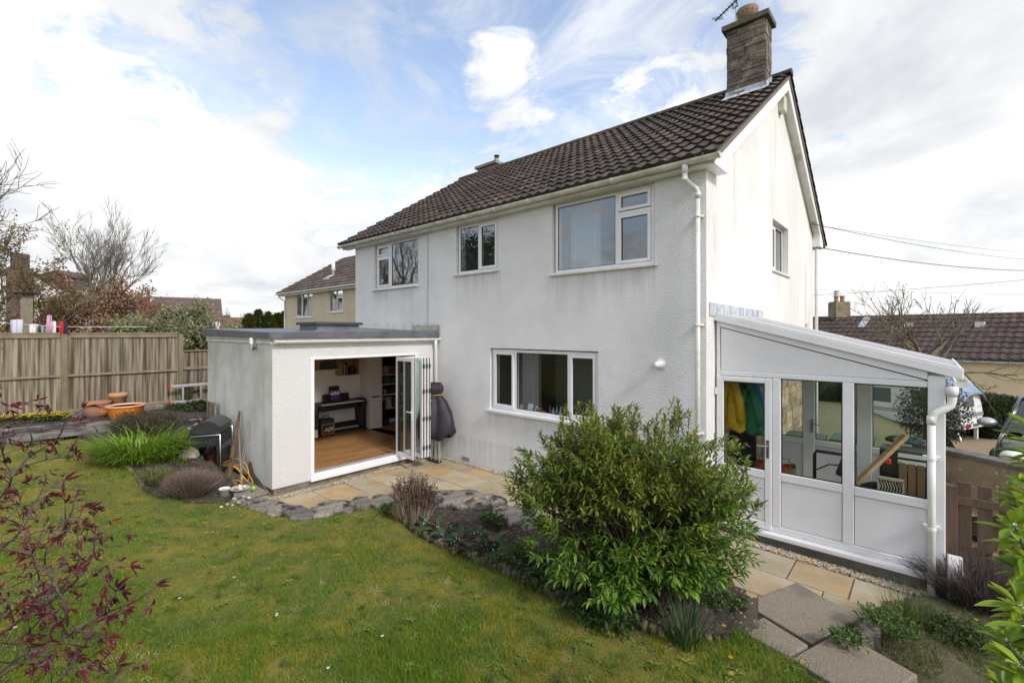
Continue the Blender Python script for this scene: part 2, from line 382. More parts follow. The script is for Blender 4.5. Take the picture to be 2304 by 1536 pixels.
def tile_field(x0, x1, ye, ze, yr, zr, courses, wave=.2, rng=None, dirsign=1, spw=8, cols=((.064, .046, .037), (.050, .037, .030), (.078, .056, .044), (.056, .044, .037), (.100, .070, .050)), axis='X'):
    """pitched roof slope covered with overlapping rolled tiles, eave (ye,ze) to ridge (yr,zr)"""
    mb = MB(); rng = rng or random.Random(1)
    run, rise = yr - ye, zr - ze; ln = math.hypot(run, rise); g = ln / courses; th = math.atan2(rise, abs(run))
    ny, nz = -math.sin(th) * (1 if run > 0 else -1), math.cos(th)
    nw = max(1, int(round((x1 - x0) / wave))); wv = (x1 - x0) / nw
    vs = []; cl = []; rows = []
    tcol = [[rng.choice(cols) for _ in range(nw + 1)] for _ in range(courses)]
    tj = [[rng.uniform(-.004, .004) for _ in range(nw + 1)] for _ in range(courses)]
    for k in range(courses):
        for e in (0, 1):
            row = []
            for i in range(nw * spw + 1):
                ph = (i % spw) / spw; t = min(i // spw, nw - 1)
                roll = .034 * (.5 + .5 * math.sin(2 * math.pi * ph)) ** 1.3
                s_ = (k + e) * g - (.012 if e == 0 else 0) + (rng.uniform(-.003, .003) if e == 0 else 0)
                h = (.044 if e == 0 else .006) + roll + tj[k][t // 2]
                y = ye + run * s_ / ln + ny * h; z = ze + rise * s_ / ln + nz * h
                row.append(len(vs)); vs.append((x0 + wv * i / spw, y, z)); 
                c = tcol[k][t // 2]; cl.append(c)
            rows.append(row)
    bot = []
    for i in range(nw * spw + 1): bot.append(len(vs)); vs.append((x0 + wv * i / spw, ye, ze - .004)); cl.append(cols[1])
    rows.insert(0, bot)
    fs = []
    for a, b in zip(rows, rows[1:]):
        for i in range(len(a) - 1): fs.append((a[i], a[i + 1], b[i + 1], b[i]))
    if axis == 'Y': vs = [(y, x, z) for x, y, z in vs]
    mb.v, mb.f, mb.c = vs, fs, cl
    return mb
# ================================================================ MAIN HOUSE
HX0, HX1, HY0, HY1 = -11.6, -2.27, 6.55, 14.57
EAV_Y, EAV_Z, RID_Y, RID_Z = 6.30, 5.10, 10.80, 7.98
def build_house():
    h = thing('house', 'white rendered two storey house with brown tiled roof and tall stone chimney', 'house', (HX1, HY0, 0))
    P = PLY(HY0)
    w = MB()
    wall_grid(w, P, HX0, HX1, -.4, 4.985, [(-4.92, -3.02, 3.745, 4.975), (-7.47, -6.22, 3.945, 4.975), (-10.66, -8.80, 3.81, 4.975),
              (-6.455, -3.985, 1.19, 2.42), (-11.3, -8.3, .18, 2.45)], .28)
    w.build('wall', M_render, h)
    G_ = PLX(HX1); g = MB()
    wall_grid(g, G_, HY0 + .282, HY1, -1.2, 4.985, [(10.25, 11.62, 3.95, 4.98)], .28)
    tri = [(HY0, 4.985), (HY1, 4.985), (HY1, 5.2), (RID_Y, RID_Z - .2), (HY0, 5.2)]
    for d in (0, .28): g.add([G_(a, d, b) for a, b in tri], [tuple(range(5))])
    for i in range(1, 5): 
        a, b = tri[i], tri[(i + 1) % 5]; g.add([G_(a[0], 0, a[1]), G_(b[0], 0, b[1]), G_(b[0], .28, b[1]), G_(a[0], .28, a[1])], [(0, 1, 2, 3)])
    g.build('gable_wall', M_gable, h)
    b = MB(); b.box(HX0, HX0 + .25, HY0 + .282, HY1, -.4, 4.985); b.prism([(HX0, y, z) for y, z in tri], (.25, 0, 0)); b.box(HX0 + .252, HX1 - .285, HY1 - .25, HY1, -1.2, 4.985)
    b.build('rear_walls', M_render, h)
    # inside: floors, ceilings, partitions
    n = MB(); n.box(HX0 + .26, HX1 - .29, HY0 + .29, HY1 - .26, 2.46, 2.60); n.box(HX0 + .26, HX1 - .29, HY0 + .29, HY1 - .26, 4.99, 5.05)
    n.box(-8.05, -7.95, 6.84, 9.6, .18, 2.455); n.box(-11.34, -2.57, 9.6, 9.72, .18, 2.455); n.box(-11.34, -2.57, 9.6, 9.72, 2.605, 4.985)
    n.box(-8.3, -8.2, 6.84, 9.59, 2.605, 4.985); n.box(-5.7, -5.6, 6.84, 9.59, 2.605, 4.985)
    n.box(-7.0, -6.42, 8.05, 8.15, .185, 2.45)
    n.build('partition', M_white_int, h)
    MB().box(-7.94, -2.57, 6.84, 9.59, .0, .18).build('kitchen_floor', mat('dark_tile_floor', (.12, .09, .07), .4), h)
    cab = MB().box(-4.9, -2.6, 8.7, 9.55, .18, 1.05); cab.box(-4.9, -2.6, 9.2, 9.55, 1.5, 2.2)
    cab.build('kitchen_units', mat('oak_units', (.24, .12, .045), .5, (.17, .08, .03), 6, stretch=(1, 1, .15)), h)
    MB().box(-7.9, -7.1, 9.52, 9.59, .2, 2.2).build('inner_door', mat('brown_door', (.22, .10, .04), .5), h)
    # windows
    W = PLY(6.60)
    window(h, 'window', W, -4.885, -3.045, 3.76, 4.968, [(-4.83, -3.705, 3.815, 4.91, False), (-3.645, -3.1, 4.64, 4.91, True), (-3.645, -3.1, 3.815, 4.575, True)],
           mull=[-3.675], trans=[(-3.645, -3.1, 4.607)], sill=(-4.97, -2.98, -.11, .06, 3.715, 3.757), sillmat=M_upvcold, label='large three light window under the eaves')
    window(h, 'window', W, -7.44, -6.25, 3.955, 4.968, [(-7.385, -6.85, 4.01, 4.91, False), (-6.79, -6.305, 4.01, 4.91, True)],
           mull=[-6.82], sill=(-7.53, -6.2, -.11, .06, 3.915, 3.952), sillmat=M_upvcold, label='small two light window in the middle upstairs')
    window(h, 'window', W, -10.61, -8.82, 3.825, 4.968, [(-10.555, -10.0, 4.66, 4.91, True), (-10.555, -10.0, 3.88, 4.61, True), (-9.94, -8.875, 3.88, 4.91, False)],
           mull=[-9.97], trans=[(-10.555, -10.0, 4.635)], sill=(-10.74, -8.78, -.11, .06, 3.785, 3.822), sillmat=M_upvcold, label='upstairs window farthest from the chimney')
    window(h, 'window', W, -6.43, -4.005, 1.225, 2.40, [(-6.375, -5.86, 1.28, 2.345, True), (-5.80, -4.63, 1.28, 2.345, False), (-4.57, -4.06, 1.28, 2.345, True)],
           mull=[-5.83, -4.6], sill=(-6.50, -3.93, -.13, .06, 1.17, 1.222), label='kitchen window on the ground floor', gl=M_glass_low)
    wg = window(h, 'window', PLX(HX1 - .11), 10.27, 11.6, 3.97, 4.975, [(10.33, 10.88, 4.03, 4.90, True), (10.94, 11.54, 4.03, 4.90, False)],
           mull=[10.91], sill=(10.18, 11.7, -.15, .05, 3.925, 3.965), sillmat=M_upvcold, label='gable end window')
    # curtains behind upstairs window
    c = MB(); pts = [(-4.80 + i * .016, 6.95 + .03 * math.sin(i * 1.7)) for i in range(40)]
    c.add([(x, y, z) for z in (3.6, 4.95) for x, y in pts], [(i, i + 1, 41 + i, 40 + i) for i in range(39)])
    c.build('curtain', mat('white_curtain', (.78, .78, .74), .9, transl=.4), h, recalc=False)
    c = MB(); pts = [(-5.98 + i * .012, 6.98 + .025 * math.sin(i * 1.6)) for i in range(26)]
    c.add([(x, y, z) for z in (1.1, 2.40) for x, y in pts], [(i, i + 1, 27 + i, 26 + i) for i in range(25)])
    c.build('curtain', mat('grey_curtain', (.30, .28, .27), .9), h, recalc=False)
    MB().box(-6.4, -4.03, 6.70, 6.86, 1.15, 1.20).build('window_board', M_white_int, h)
    # roof
    rf = tile_field(-12.05, -2.05, EAV_Y, EAV_Z, RID_Y, RID_Z, 15, .20, random.Random(4)).build('roof', M_tile, h, smooth=False, attr=True)
    bk = tile_field(-12.05, -2.05, 15.30, EAV_Z, RID_Y, RID_Z, 15, .40, random.Random(5), spw=4).build('rear_roof_slope', M_tile, h, attr=True)
    u = MB(); u.prism([(-12.03, EAV_Y + .02, EAV_Z - .03), (-12.03, RID_Y, RID_Z - .03), (-12.03, 15.27, EAV_Z - .03), (-12.03, 15.2, EAV_Z - .07), (-12.03, RID_Y, RID_Z - .09), (-12.03, EAV_Y + .08, EAV_Z - .07)], (9.95, 0, 0))
    u.build('undercloak', mat('grey_undercloak', (.16, .14, .12), .9), rf)
    r = MB(); rr = random.Random(2); x = -12.06
    while x < -2.1:
        l = min(.45, -2.03 - x); dz = rr.uniform(-.006, .006)
        prof = [(RID_Y + math.cos(a) * .13, RID_Z - .015 + dz + math.sin(a) * .115) for a in [math.pi * i / 8 for i in range(9)]]
        r.add([(x, y, z) for y, z in prof] + [(x + l - .012, y, z + .004) for y, z in prof], [(i, i + 1, 10 + i, 9 + i) for i in range(8)] + [tuple(range(9)), tuple(range(17, 8, -1))], random.choice([(.075, .058, .05), (.06, .048, .042), (.10, .07, .05)]))
        x += l
    r.build('ridge', M_tile, rf, attr=True, smooth=False)
    # fascia, soffit, boxed ends, bargeboards
    f = MB(); f.box(-11.98, -2.105, 6.372, 6.392, 4.98, 5.10); f.box(-11.98, -2.108, 6.393, 6.549, 4.986, 4.998)
    f.build('fascia', M_upvcold, h, bevel=.004)
    f = MB(); f.box(-11.98, -2.105, 15.0, 15.02, 4.98, 5.10); f.box(-11.98, -2.108, 14.575, 14.999, 4.986, 4.998); f.build('rear_fascia', M_upvcold, h)
    e = MB()
    sl = (RID_Z - EAV_Z) / (RID_Y - EAV_Y); zt = lambda y: EAV_Z + (y - EAV_Y) * sl - .075
    e.prism([(-2.125, 6.394, 4.984), (-2.125, 6.94, 4.984), (-2.125, 6.94, zt(6.94) - .005), (-2.125, 6.394, zt(6.394))], (.022, 0, 0))
    e.box(-2.268, -2.126, 6.394, 6.94, 4.984, 5.0); e.box(-2.268, -2.126, 6.92, 6.94, 5.001, 5.34)
    e.build('boxed_eave', M_upvc, h); e = MB()
    zb = lambda y: EAV_Z + (15.30 - y) * sl - .075
    e.prism([(-2.125, 15.0, 4.984), (-2.125, 14.5, 4.984), (-2.125, 14.5, zb(14.5) - .005), (-2.125, 15.0, zb(15.0))], (.022, 0, 0))
    e.box(-2.268, -2.126, 14.5, 15.0, 4.984, 5.0); e.box(-2.268, -2.126, 14.5, 14.52, 5.001, 5.34)
    e.build('boxed_eave', M_upvc, h)
    for (fn, ya, yb, nm) in ((zt, 6.942, RID_Y, 0), (zb, 14.498, RID_Y + .002, 1)):
        q = MB(); hb = .24
        q.prism([(-2.123, ya, fn(ya)), (-2.123, yb, fn(yb)), (-2.123, yb, fn(yb) - hb), (-2.123, ya, fn(ya) - hb)], (.022, 0, 0))
        q.build('bargeboard', M_upvc, h)
        q = MB(); q.prism([(-2.267, ya, fn(ya) - hb + .03), (-2.267, yb, fn(yb) - hb + .03), (-2.267, yb, fn(yb) - hb + .015), (-2.267, ya, fn(ya) - hb + .015)], (.143, 0, 0))
        q.build('verge_soffit', M_upvcold, h)
    # gutter and downpipe
    gt = MB(); gy, gz, gr = 6.305, 5.075, .062
    prof = [(gy + math.cos(a) * gr, gz + math.sin(a) * gr) for a in [math.pi + math.pi * i / 10 for i in range(11)]] + [(gy + math.cos(a) * (gr - .006), gz + math.sin(a) * (gr - .006)) for a in [2 * math.pi - math.pi * i / 10 for i in range(11)]]
    gt.prism([(-12.04, y, z) for y, z in prof], (10.02, 0, 0)); gt.prism([(-12.045, gy + math.cos(math.pi + math.pi * i / 10) * .068, gz + math.sin(math.pi + math.pi * i / 10) * .068) for i in range(11)], (.02, 0, 0))
    gt.prism([(-2.03, gy + math.cos(math.pi + math.pi * i / 10) * .07, gz + .003 + math.sin(math.pi + math.pi * i / 10) * .07) for i in range(11)], (.03, 0, 0))
    go = gt.build('gutter', M_gutter, h)
    x = -11.9
    while x < -2.1:
        MB().prism([(x, gy + math.cos(math.pi + math.pi * i / 10) * .070, gz + math.sin(math.pi + math.pi * i / 10) * .070) for i in range(11)], (.035, 0, 0)).build('bracket', M_upvcold, go); x += .83
    d = MB(); d.tube([(-2.47, gy, gz - .03), (-2.47, gy, gz - .17)], .042, 12)
    d.tube([(-2.47, gy, gz - .15), (-2.47, gy, gz - .22), (-2.455, 6.33, gz - .265), (-2.375, 6.45, gz - .36), (-2.36, 6.475, gz - .41), (-2.36, 6.475, gz - .5)], .037, 12)
    d.tube([(-2.36, 6.475, gz - .42), (-2.36, 6.475, -.1)], .034, 12)
    for z in (gz - .22, gz - .42): d.tube([(-2.36 if z < gz - .3 else -2.47, 6.475 if z < gz - .3 else gy, z), (-2.36 if z < gz - .3 else -2.47, 6.475 if z < gz - .3 else gy, z - .05)], .041, 12)
    for z in (4.35, 2.85, 1.35): d.tube([(-2.36, 6.475, z), (-2.36, 6.475, z - .03)], .042, 12); d.box(-2.42, -2.3, 6.52, 6.549, z - .03, z)
    d.build('downpipe', M_upvcold, h, smooth=True)
    # small fittings
    v = MB(); v.lathe([(.0, 0), (.085, 0), (.085, .018), (.06, .03), (.052, .05), (.05, .09), (.04, .1), (0, .1)], (-2.93, 6.55, 2.265), 18, (0, -1, 0))
    v.tube([(-2.93, 6.50, 2.265), (-2.97, 6.43, 2.25)], [.05, .042], 14); v.build('extractor_vent', M_upvc, h, smooth=True)
    MB().box(-7.27, -7.05, 6.535, 6.549, .06, .13).build('air_brick', M_concrete, h)
    p = PX(1762, 236, -2.2); MB().box(-2.268, -2.15, p.y - .1, p.y + .1, p.z - .16, p.z + .16).build('alarm_box', mat('yellowed_plastic', (.55, .54, .42), .4), h, bevel=.02)
    p = PX(1815, 735, -2.26); MB().box(-2.268, -2.23, p.y - .12, p.y + .12, p.z - .09, p.z + .09).build('meter_cover', mat('cream_plastic', (.6, .57, .45), .5), h, bevel=.01)
    MB().tube([(-2.2, 14.62, 4.95), (-2.2, 14.62, -1)], .04, 10).build('front_downpipe', M_upvcold, h)
    cb = MB(); cb.tube([(-8.95, 6.36, 5.03), (-8.92, 6.34, 4.97), (-8.75, 6.45, 4.93), (-8.55, 6.54, 4.955), (-8.42, 6.54, 4.95), (-8.42, 6.54, 2.9)], .006, 6)
    cb.build('cable', mat('pale_cable', (.32, .30, .27), .7), h)
    # stone cladding low on the gable
    st = MB(); rs = random.Random(8); z = -.6; r_ = 0
    while z < 2.2:
        y = 8.85 + (r_ % 2) * -.12; hh = rs.choice((.15, .15, .22))
        while y < 14.5:
            l = rs.uniform(.28, .55); y2 = min(y + l, 14.52)
            if y2 - y > .06:
                st.obox((HX1 + .02 + rs.uniform(0, .012), (max(y, 8.85) + y2) / 2, z + hh / 2), (.03, 0, 0), (0, (y2 - max(y, 8.85)) / 2 - .006, 0), (0, 0, hh / 2 - .006)); st.c[-8:] = [random.Random(int(y * 97 + z * 31)).choice([(1, .92, .78), (.8, .76, .68), (1.15, 1.05, .85), (.7, .66, .6)])] * 8
            y = y2
        z += hh; r_ += 1
    st.build('stone_cladding', mat('rock_faced_stone', (.40, .345, .255), .95, (.6, .58, .55), 6, bump=(14, 1.0, .04), attr=True), h, attr=True)
    MB().box(HX1 + .001, HX1 + .045, 7.75, 8.72, -.1, 2.1).build('side_door', M_upvc, h, bevel=.01)
    # chimney
    ck = MB(); x0, x1, y0, y1 = -3.035, -2.335, 9.95, 10.38; rs = random.Random(3); z = 7.1; r_ = 0
    ck.box(x0 + .03, x1 - .03, y0 + .03, y1 - .03, 7.0, 8.83)
    ck.c = [(.55, .52, .48)] * len(ck.v)
    while z < 8.82:
        hh = min(rs.choice((.075, .075, .15)), 8.825 - z)
        for (a, b, fx) in ((x0, x1, 'f'), (y0, y1, 's'), (x0, x1, 'k'), (y0, y1, 'l')):
            t = a; first = True
            while t < b - .001:
                l = rs.uniform(.16, .34) * (.6 if first and r_ % 2 else 1); t2 = b if b - t - l < .1 else t + l; first = False
                pr = rs.uniform(-.004, .016); col = rs.choice([(1, .95, .88), (.82, .79, .74), (.68, .65, .62), (1.12, 1.04, .95)])
                c_ = (t + t2) / 2; hw = (t2 - t) / 2 - .004
                if fx == 'f': ck.obox((c_, y0 + .015 - pr, z + hh / 2), (hw, 0, 0), (0, .02, 0), (0, 0, hh / 2 - .004))
                if fx == 'k': ck.obox((c_, y1 - .015 + pr, z + hh / 2), (hw, 0, 0), (0, .02, 0), (0, 0, hh / 2 - .004))
                if fx == 's': ck.obox((x1 - .015 + pr, c_, z + hh / 2), (.02, 0, 0), (0, hw, 0), (0, 0, hh / 2 - .004))
                if fx == 'l': ck.obox((x0 + .015 - pr, c_, z + hh / 2), (.02, 0, 0), (0, hw, 0), (0, 0, hh / 2 - .004))
                ck.c[-8:] = [col] * 8; t = t2
        z += hh; r_ += 1
    co = ck.build('chimney', mat('weathered_stone_brick', (.235, .20, .172), .95, (.50, .50, .50), 3.2, 6, .4, .62, bump=(22, 1.0, .03), attr=True, layers=(((.04, .038, .032), 1.5, .5, .72, .7),)), h, attr=True)
    MB().box(x0 - .085, x1 + .085, y0 - .085, y1 + .085, 8.832, 8.94).build('cap', mat('mossy_concrete', (.12, .115, .095), .95, (.09, .095, .045), 5, 6, bump=(20, .8, .02)), co, bevel=.012)
    pt = MB(); pc = ((x0 + x1) / 2 - .02, 10.17, 8.94)
    pt.lathe([(.15, 0), (.15, .1), (.17, .14), (.19, .16), (.195, .26), (.205, .29), (.2, .31), (.17, .30), (.16, .1), (0, .09)], pc, 24)
    po = pt.build('chimney_pot', mat('buff_clay_pot', (.34, .24, .17), .85, (.24, .17, .12), 6), co, smooth=True)
    hl = MB()
    for k in range(14):
        a = 2 * math.pi * k / 14; hl.lathe([(.014, 0), (.014, .004), (0, .004)], (pc[0] + .193 * math.cos(a), pc[1] + .193 * math.sin(a), 9.15), 8, (math.cos(a), math.sin(a), 0))
    hl.build('vent_hole', M_dark, po)
    fl = MB(); rz = lambda y: EAV_Z + (y - EAV_Y) * sl
    fl.box(x0 - .03, x1 + .03, y0 - .02, y0 - .005, rz(y0) - .12, rz(y0) + .16); fl.prism([(x0 - .03, y0 - .02, rz(y0) + .07), (x1 + .03, y0 - .02, rz(y0) + .07), (x1 + .05, y0 - .2, rz(y0) - .06), (x0 - .05, y0 - .2, rz(y0) - .06)], (0, .01, .012))
    for xx in (x1 + .008, x0 - .02): fl.prism([(xx, y0 - .01, rz(y0) - .05), (xx, y1, rz(y1) - .05), (xx, y1, rz(y1) + .14), (xx, y0 - .01, rz(y0) + .14)], (.012, 0, 0))
    fl.build('flashing', M_lead, co)
    # far chimney, behind the ridge
    a, b = PY(1082, 384, 11.3), PY(1122, 384, 11.3)
    k = MB(); k.box(a.x, b.x, 11.15, 11.6, 7.4, a.z); k.build('chimney', mat('grey_block', (.25, .22, .18), .95, (.18, .16, .13), 5), h)
    kc = h.children[-1]
    MB().box(a.x - .08, b.x + .08, 11.07, 11.68, a.z + .001, a.z + .09).build('cap', M_concrete, kc)
    q = MB(); cx_ = b.x - .14; q.lathe([(.1, 0), (.09, .14), (.08, .14), (.08, .05)], (cx_, 11.35, a.z + .09), 14); q.build('chimney_pot', mat('yellow_clay_pot', (.45, .33, .14), .8), kc)
    q = MB(); q.lathe([(.075, 0), (.075, .1)], (cx_, 11.35, a.z + .19), 14); q.lathe([(.1, 0), (.1, .012), (.0, .05)], (cx_, 11.35, a.z + .34), 14)
    for i in range(4): q.tube([(cx_ + .07 * math.cos(i * 1.57), 11.35 + .07 * math.sin(i * 1.57), a.z + .28), (cx_ + .07 * math.cos(i * 1.57), 11.35 + .07 * math.sin(i * 1.57), a.z + .35)], .008, 5)
    q.build('cowl', M_black, kc)
    return h
HOUSE = build_house()

# ================================================================ FLAT ROOF EXTENSION
EX, EY, EX0 = -8.10, 3.07, -11.6
def build_extension():
    e = thing('house_extension', 'single storey flat roofed extension with open folding doors onto the patio', 'extension', (EX, EY, 0))
    w = MB(); wall_grid(w, PLX(EX), EY, 6.548, .12, 2.60, [(3.735, 6.0, .12, 2.265)], .27)
    w.build('door_wall', M_extw, e)
    w = MB(); wall_grid(w, PLY(EY), EX0, EX - .272, .12, 2.60, [], .25); w.add([(EX, EY - .003, .12), (EX - .272, EY - .003, .12), (EX - .272, EY - .003, 2.6), (EX, EY - .003, 2.6)], [(0, 1, 2, 3)])
    w.build('end_wall', M_extend, e)
    MB().box(EX0, EX0 + .2, EY + .252, 6.548, -.2, 2.6).build('side_wall', M_extend, e)
    p = MB(); rs = random.Random(5)
    p.box(EX0 + .03, EX - .02, EY + .03, 6.54, -.3, .118)
    # ragged exposed plinth on the end wall, where the render has fallen away
    pts = [(-9.25, -.2), (-9.22, .26), (-9.12, .40), (-9.0, .42), (-8.92, .30), (-8.8, .2), (-8.62, .17), (-8.4, .1), (-8.2, .02), (-8.08, -.02), (-8.08, -.2)]
    p.prism([(x, EY - .012, z) for x, z in pts], (0, .03, 0))
    p.build('plinth', M_plinth, e)
    # floor, ceiling and inside walls of the knocked through room
    fl = MB(); x = -11.35; rs = random.Random(11)
    M_fl = mat('oak_floor_boards', (.46, .25, .10), .34, (.76, .72, .66), 3, 6, stretch=(7, .5, 1), attr=True)
    while x < -8.13:
        x2 = min(x + .09, -8.125); y = 3.33
        while y < 9.58:
            y2 = min(y + rs.uniform(.7, 1.4), 9.59); c = rs.uniform(.75, 1.15)
            fl.box(x, x2 - .0008, y, y2 - .0008, .150, .18); fl.c[-8:] = [(c, c * rs.uniform(.95, 1.03), c)] * 8; y = y2
        x = x2
    fl.build('floor', M_fl, e, attr=True)
    c = MB(); c.box(EX0 + .21, EX - .28, EY + .26, 4.22, 2.45, 2.58); c.box(EX0 + .21, -9.80, 4.221, 5.19, 2.45, 2.58); c.box(-8.91, EX - .28, 4.221, 5.19, 2.45, 2.58); c.box(EX0 + .21, EX - .28, 5.191, 6.54, 2.45, 2.58)
    c.build('ceiling', M_white_int, e)
    n = MB(); n.box(-11.395, -11.35, 3.33, 9.59, .155, 2.448); n.box(-11.35, -8.4, 3.28, 3.325, .155, 2.448); n.box(-11.34, -8.1, 9.55, 9.595, .181, 2.445)
    n.box(-11.349, -10.90, 6.57, 6.93, .181, 2.448); n.box(-8.2, -8.05, 6.84, 9.55, .181, 2.448)
    n.build('inner_wall', M_white_int, e)
    MB().box(-10.93 + .03, -10.895, 6.62, 6.86, 1.0, 1.035).build('socket_plate', M_black, e)
    MB().box(-11.35, -11.335, 6.94, 9.5, .181, .28).build('skirting', M_white_int, e)
    # roof
    r = MB(); hz = lambda x, y: 2.70 + .10 * (EX - x) / 3.5 + .05 * (y - EY) / 3.5
    hole = (-9.79, -8.9, 4.2, 5.17)
    xs = sorted([EX0 - .05, hole[0], hole[1], EX + .05]); ys = sorted([EY - .05, hole[2], hole[3], 6.547])
    for a, b in zip(xs, xs[1:]):
        for c_, d in zip(ys, ys[1:]):
            if a == hole[0] and c_ == hole[2]: continue
            r.add([(a, c_, hz(a, c_)), (b, c_, hz(b, c_)), (b, d, hz(b, d)), (a, d, hz(a, d))], [(0, 1, 2, 3)])
            r.add([(a, c_, 2.602), (b, c_, 2.602), (b, d, 2.602), (a, d, 2.602)], [(0, 1, 2, 3)])
    r.build('roof', M_felt, e)
    ro = e.children[-1]
    k = MB()
    k.prism([(EX + .05, EY - .05, 2.632), (EX + .05, 6.547, 2.632), (EX + .05, 6.547, 2.768), (EX + .05, EY - .05, 2.735)], (.03, 0, 0))
    k.prism([(EX + .08, EY - .081, 2.632), (EX0 - .05, EY - .081, 2.655), (EX0 - .05, EY - .081, 2.805), (EX + .08, EY - .081, 2.735)], (0, .03, 0))
    k.build('kerb', mat('dark_grey_edge_trim', (.085, .09, .10), .5, (.12, .125, .135), 4), ro, bevel=.006)
    f = MB(); f.box(EX + .001, EX + .03, EY - .002, 6.53, 2.53, 2.631); f.box(EX0, EX - .001, EY - .03, EY - .001, 2.54, 2.65)
    f.build('fascia', M_upvcold, e, bevel=.004)
    lf = MB(); rs = random.Random(6)
    pts = [(-9.0 + i * .05, 6.515 + rs.uniform(-.012, .012)) for i in range(21)]
    lf.add([(x, y, 2.72) for x, y in pts] + [(x, y + .005, 2.89 + rs.uniform(-.012, .012)) for x, y in pts] , [(i, i + 1, 22 + i, 21 + i) for i in range(20)])
    lf.build('flashing', mat('lichened_lead', (.42, .43, .42), .7, (.36, .36, .22), 3, 6, bump=(12, .6, .02), layers=(((.16, .17, .17), 4, .5, .7, .7),)), ro, recalc=False, smooth=True)
    # skylight
    s = MB(); h0 = 2.78
    bx = [(-9.83, 4.16), (-8.86, 4.16), (-8.86, 5.21), (-9.83, 5.21)]; tx = [(-9.75, 4.24), (-8.94, 4.24), (-8.94, 5.13), (-9.75, 5.13)]
    s.add([(x, y, 2.735) for x, y in bx] + [(x, y, 2.79) for x, y in tx] + [(x, y, 2.88) for x, y in tx], [(i, (i + 1) % 4, 4 + (i + 1) % 4, 4 + i) for i in range(4)] + [(4 + i, 4 + (i + 1) % 4, 8 + (i + 1) % 4, 8 + i) for i in range(4)])
    so = s.build('skylight', M_felt, e)
    t = MB(); a0, a1, b0, b1 = -9.81, -8.88, 4.18, 5.19
    t.box(a0, a0 + .1, b0, b1, 2.881, 2.935).box(a1 - .1, a1, b0, b1, 2.881, 2.935).box(a0 + .1, a1 - .1, b0, b0 + .1, 2.881, 2.935).box(a0 + .1, a1 - .1, b1 - .1, b1, 2.881, 2.935)
    t.build('frame', mat('charcoal_trim', (.05, .052, .06), .45), so, bevel=.006)
    MB().add([(a0 + .1, b0 + .1, 2.91), (a1 - .1, b0 + .1, 2.91), (a1 - .1, b1 - .1, 2.91), (a0 + .1, b1 - .1, 2.91)], [(0, 1, 2, 3)]).build('pane', M_glass_clear, so)
    # gutter and downpipe
    g = MB(); gx, gz, gr = EX + .095, 2.595, .05
    prof = [(gx + math.cos(a) * gr, gz + math.sin(a) * gr) for a in [math.pi + math.pi * i / 10 for i in range(11)]]
    prof += [(gx + math.cos(a) * (gr - .006), gz + math.sin(a) * (gr - .006)) for a in [2 * math.pi - math.pi * i / 10 for i in range(11)]]
    g.prism([(x, EY, z) for x, z in prof], (0, 3.47, 0))
    for y in (EY - .005, 6.53): g.prism([(gx + math.cos(math.pi + math.pi * i / 10) * .055, y, gz + math.sin(math.pi + math.pi * i / 10) * .055) for i in range(11)], (0, .02, 0))
    go = g.build('gutter', M_upvc, e)
    q = MB()
    for y in (3.25, 4.3, 5.35): q.prism([(gx + math.cos(math.pi + math.pi * i / 10) * .057, y, gz + math.sin(math.pi + math.pi * i / 10) * .057) for i in range(11)], (0, .03, 0))
    q.build('bracket', M_upvc, go)
    MB().tube([(gx, 6.43, gz - .04), (gx, 6.43, gz - .14), (gx - .02, 6.45, gz - .2), (gx - .035, 6.45, .03)], .034, 12).build('downpipe', M_upvc, e, smooth=True)
    # folding doors: threshold, frame and four leaves folded back
    t = MB(); t.box(EX - .22, EX + .05, 3.70, 6.03, .10, .175); t.box(EX - .20, EX - .01, 3.735, 6.0, .1755, .215)
    t.build('threshold', M_upvc, e, bevel=.008)
    MB().box(EX - .14, EX - .11, 3.74, 5.99, .216, .219).build('door_track', M_seal, e)
    f = MB(); f.box(EX - .12, EX + .012, 3.715, 3.775, .216, 2.245); f.box(EX - .12, EX + .012, 5.95, 6.02, .216, 2.245); f.box(EX - .12, EX + .016, 3.70, 6.03, 2.246, 2.285)
    f.build('door_frame', M_upvc, e, bevel=.004)
    def leaf(y, x0, x1, skew, hand):
        lo = MB(); z0, z1 = .22, 2.22; fw = .075; dx = skew
        Q = lambda u, d, z: (x0 + (x1 - x0) * u, y + d + dx * u, z)
        L_ = abs(x1 - x0); q = fw / L_
        for a, b, c_, d in ((0, q, z0, z1), (1 - q, 1, z0, z1), (q, 1 - q, z0, z0 + fw), (q, 1 - q, z1 - fw, z1)): lo.mbox(Q, a, b, -.028, .028, c_, d)
        o = lo.build('folding_door', M_upvc, e, bevel=.005)
        MB().add([Q(q, 0, z0 + fw), Q(1 - q, 0, z0 + fw), Q(1 - q, 0, z1 - fw), Q(q, 0, z1 - fw)], [(0, 1, 2, 3)]).build('pane', glass('door_glass', (.86, .93, .90), .10, 1.0) if 'door_glass' not in MATS else MATS['door_glass'], o)
        s = MB(); s.mbox(Q, q, q + .012, -.03, .03, z0 + fw, z1 - fw); s.mbox(Q, 1 - q - .012, 1 - q, -.03, .03, z0 + fw, z1 - fw); s.mbox(Q, 1.0, 1.006, -.012, .012, z0, z1)
        s.build('seal', M_seal, o)
        hn = MB()
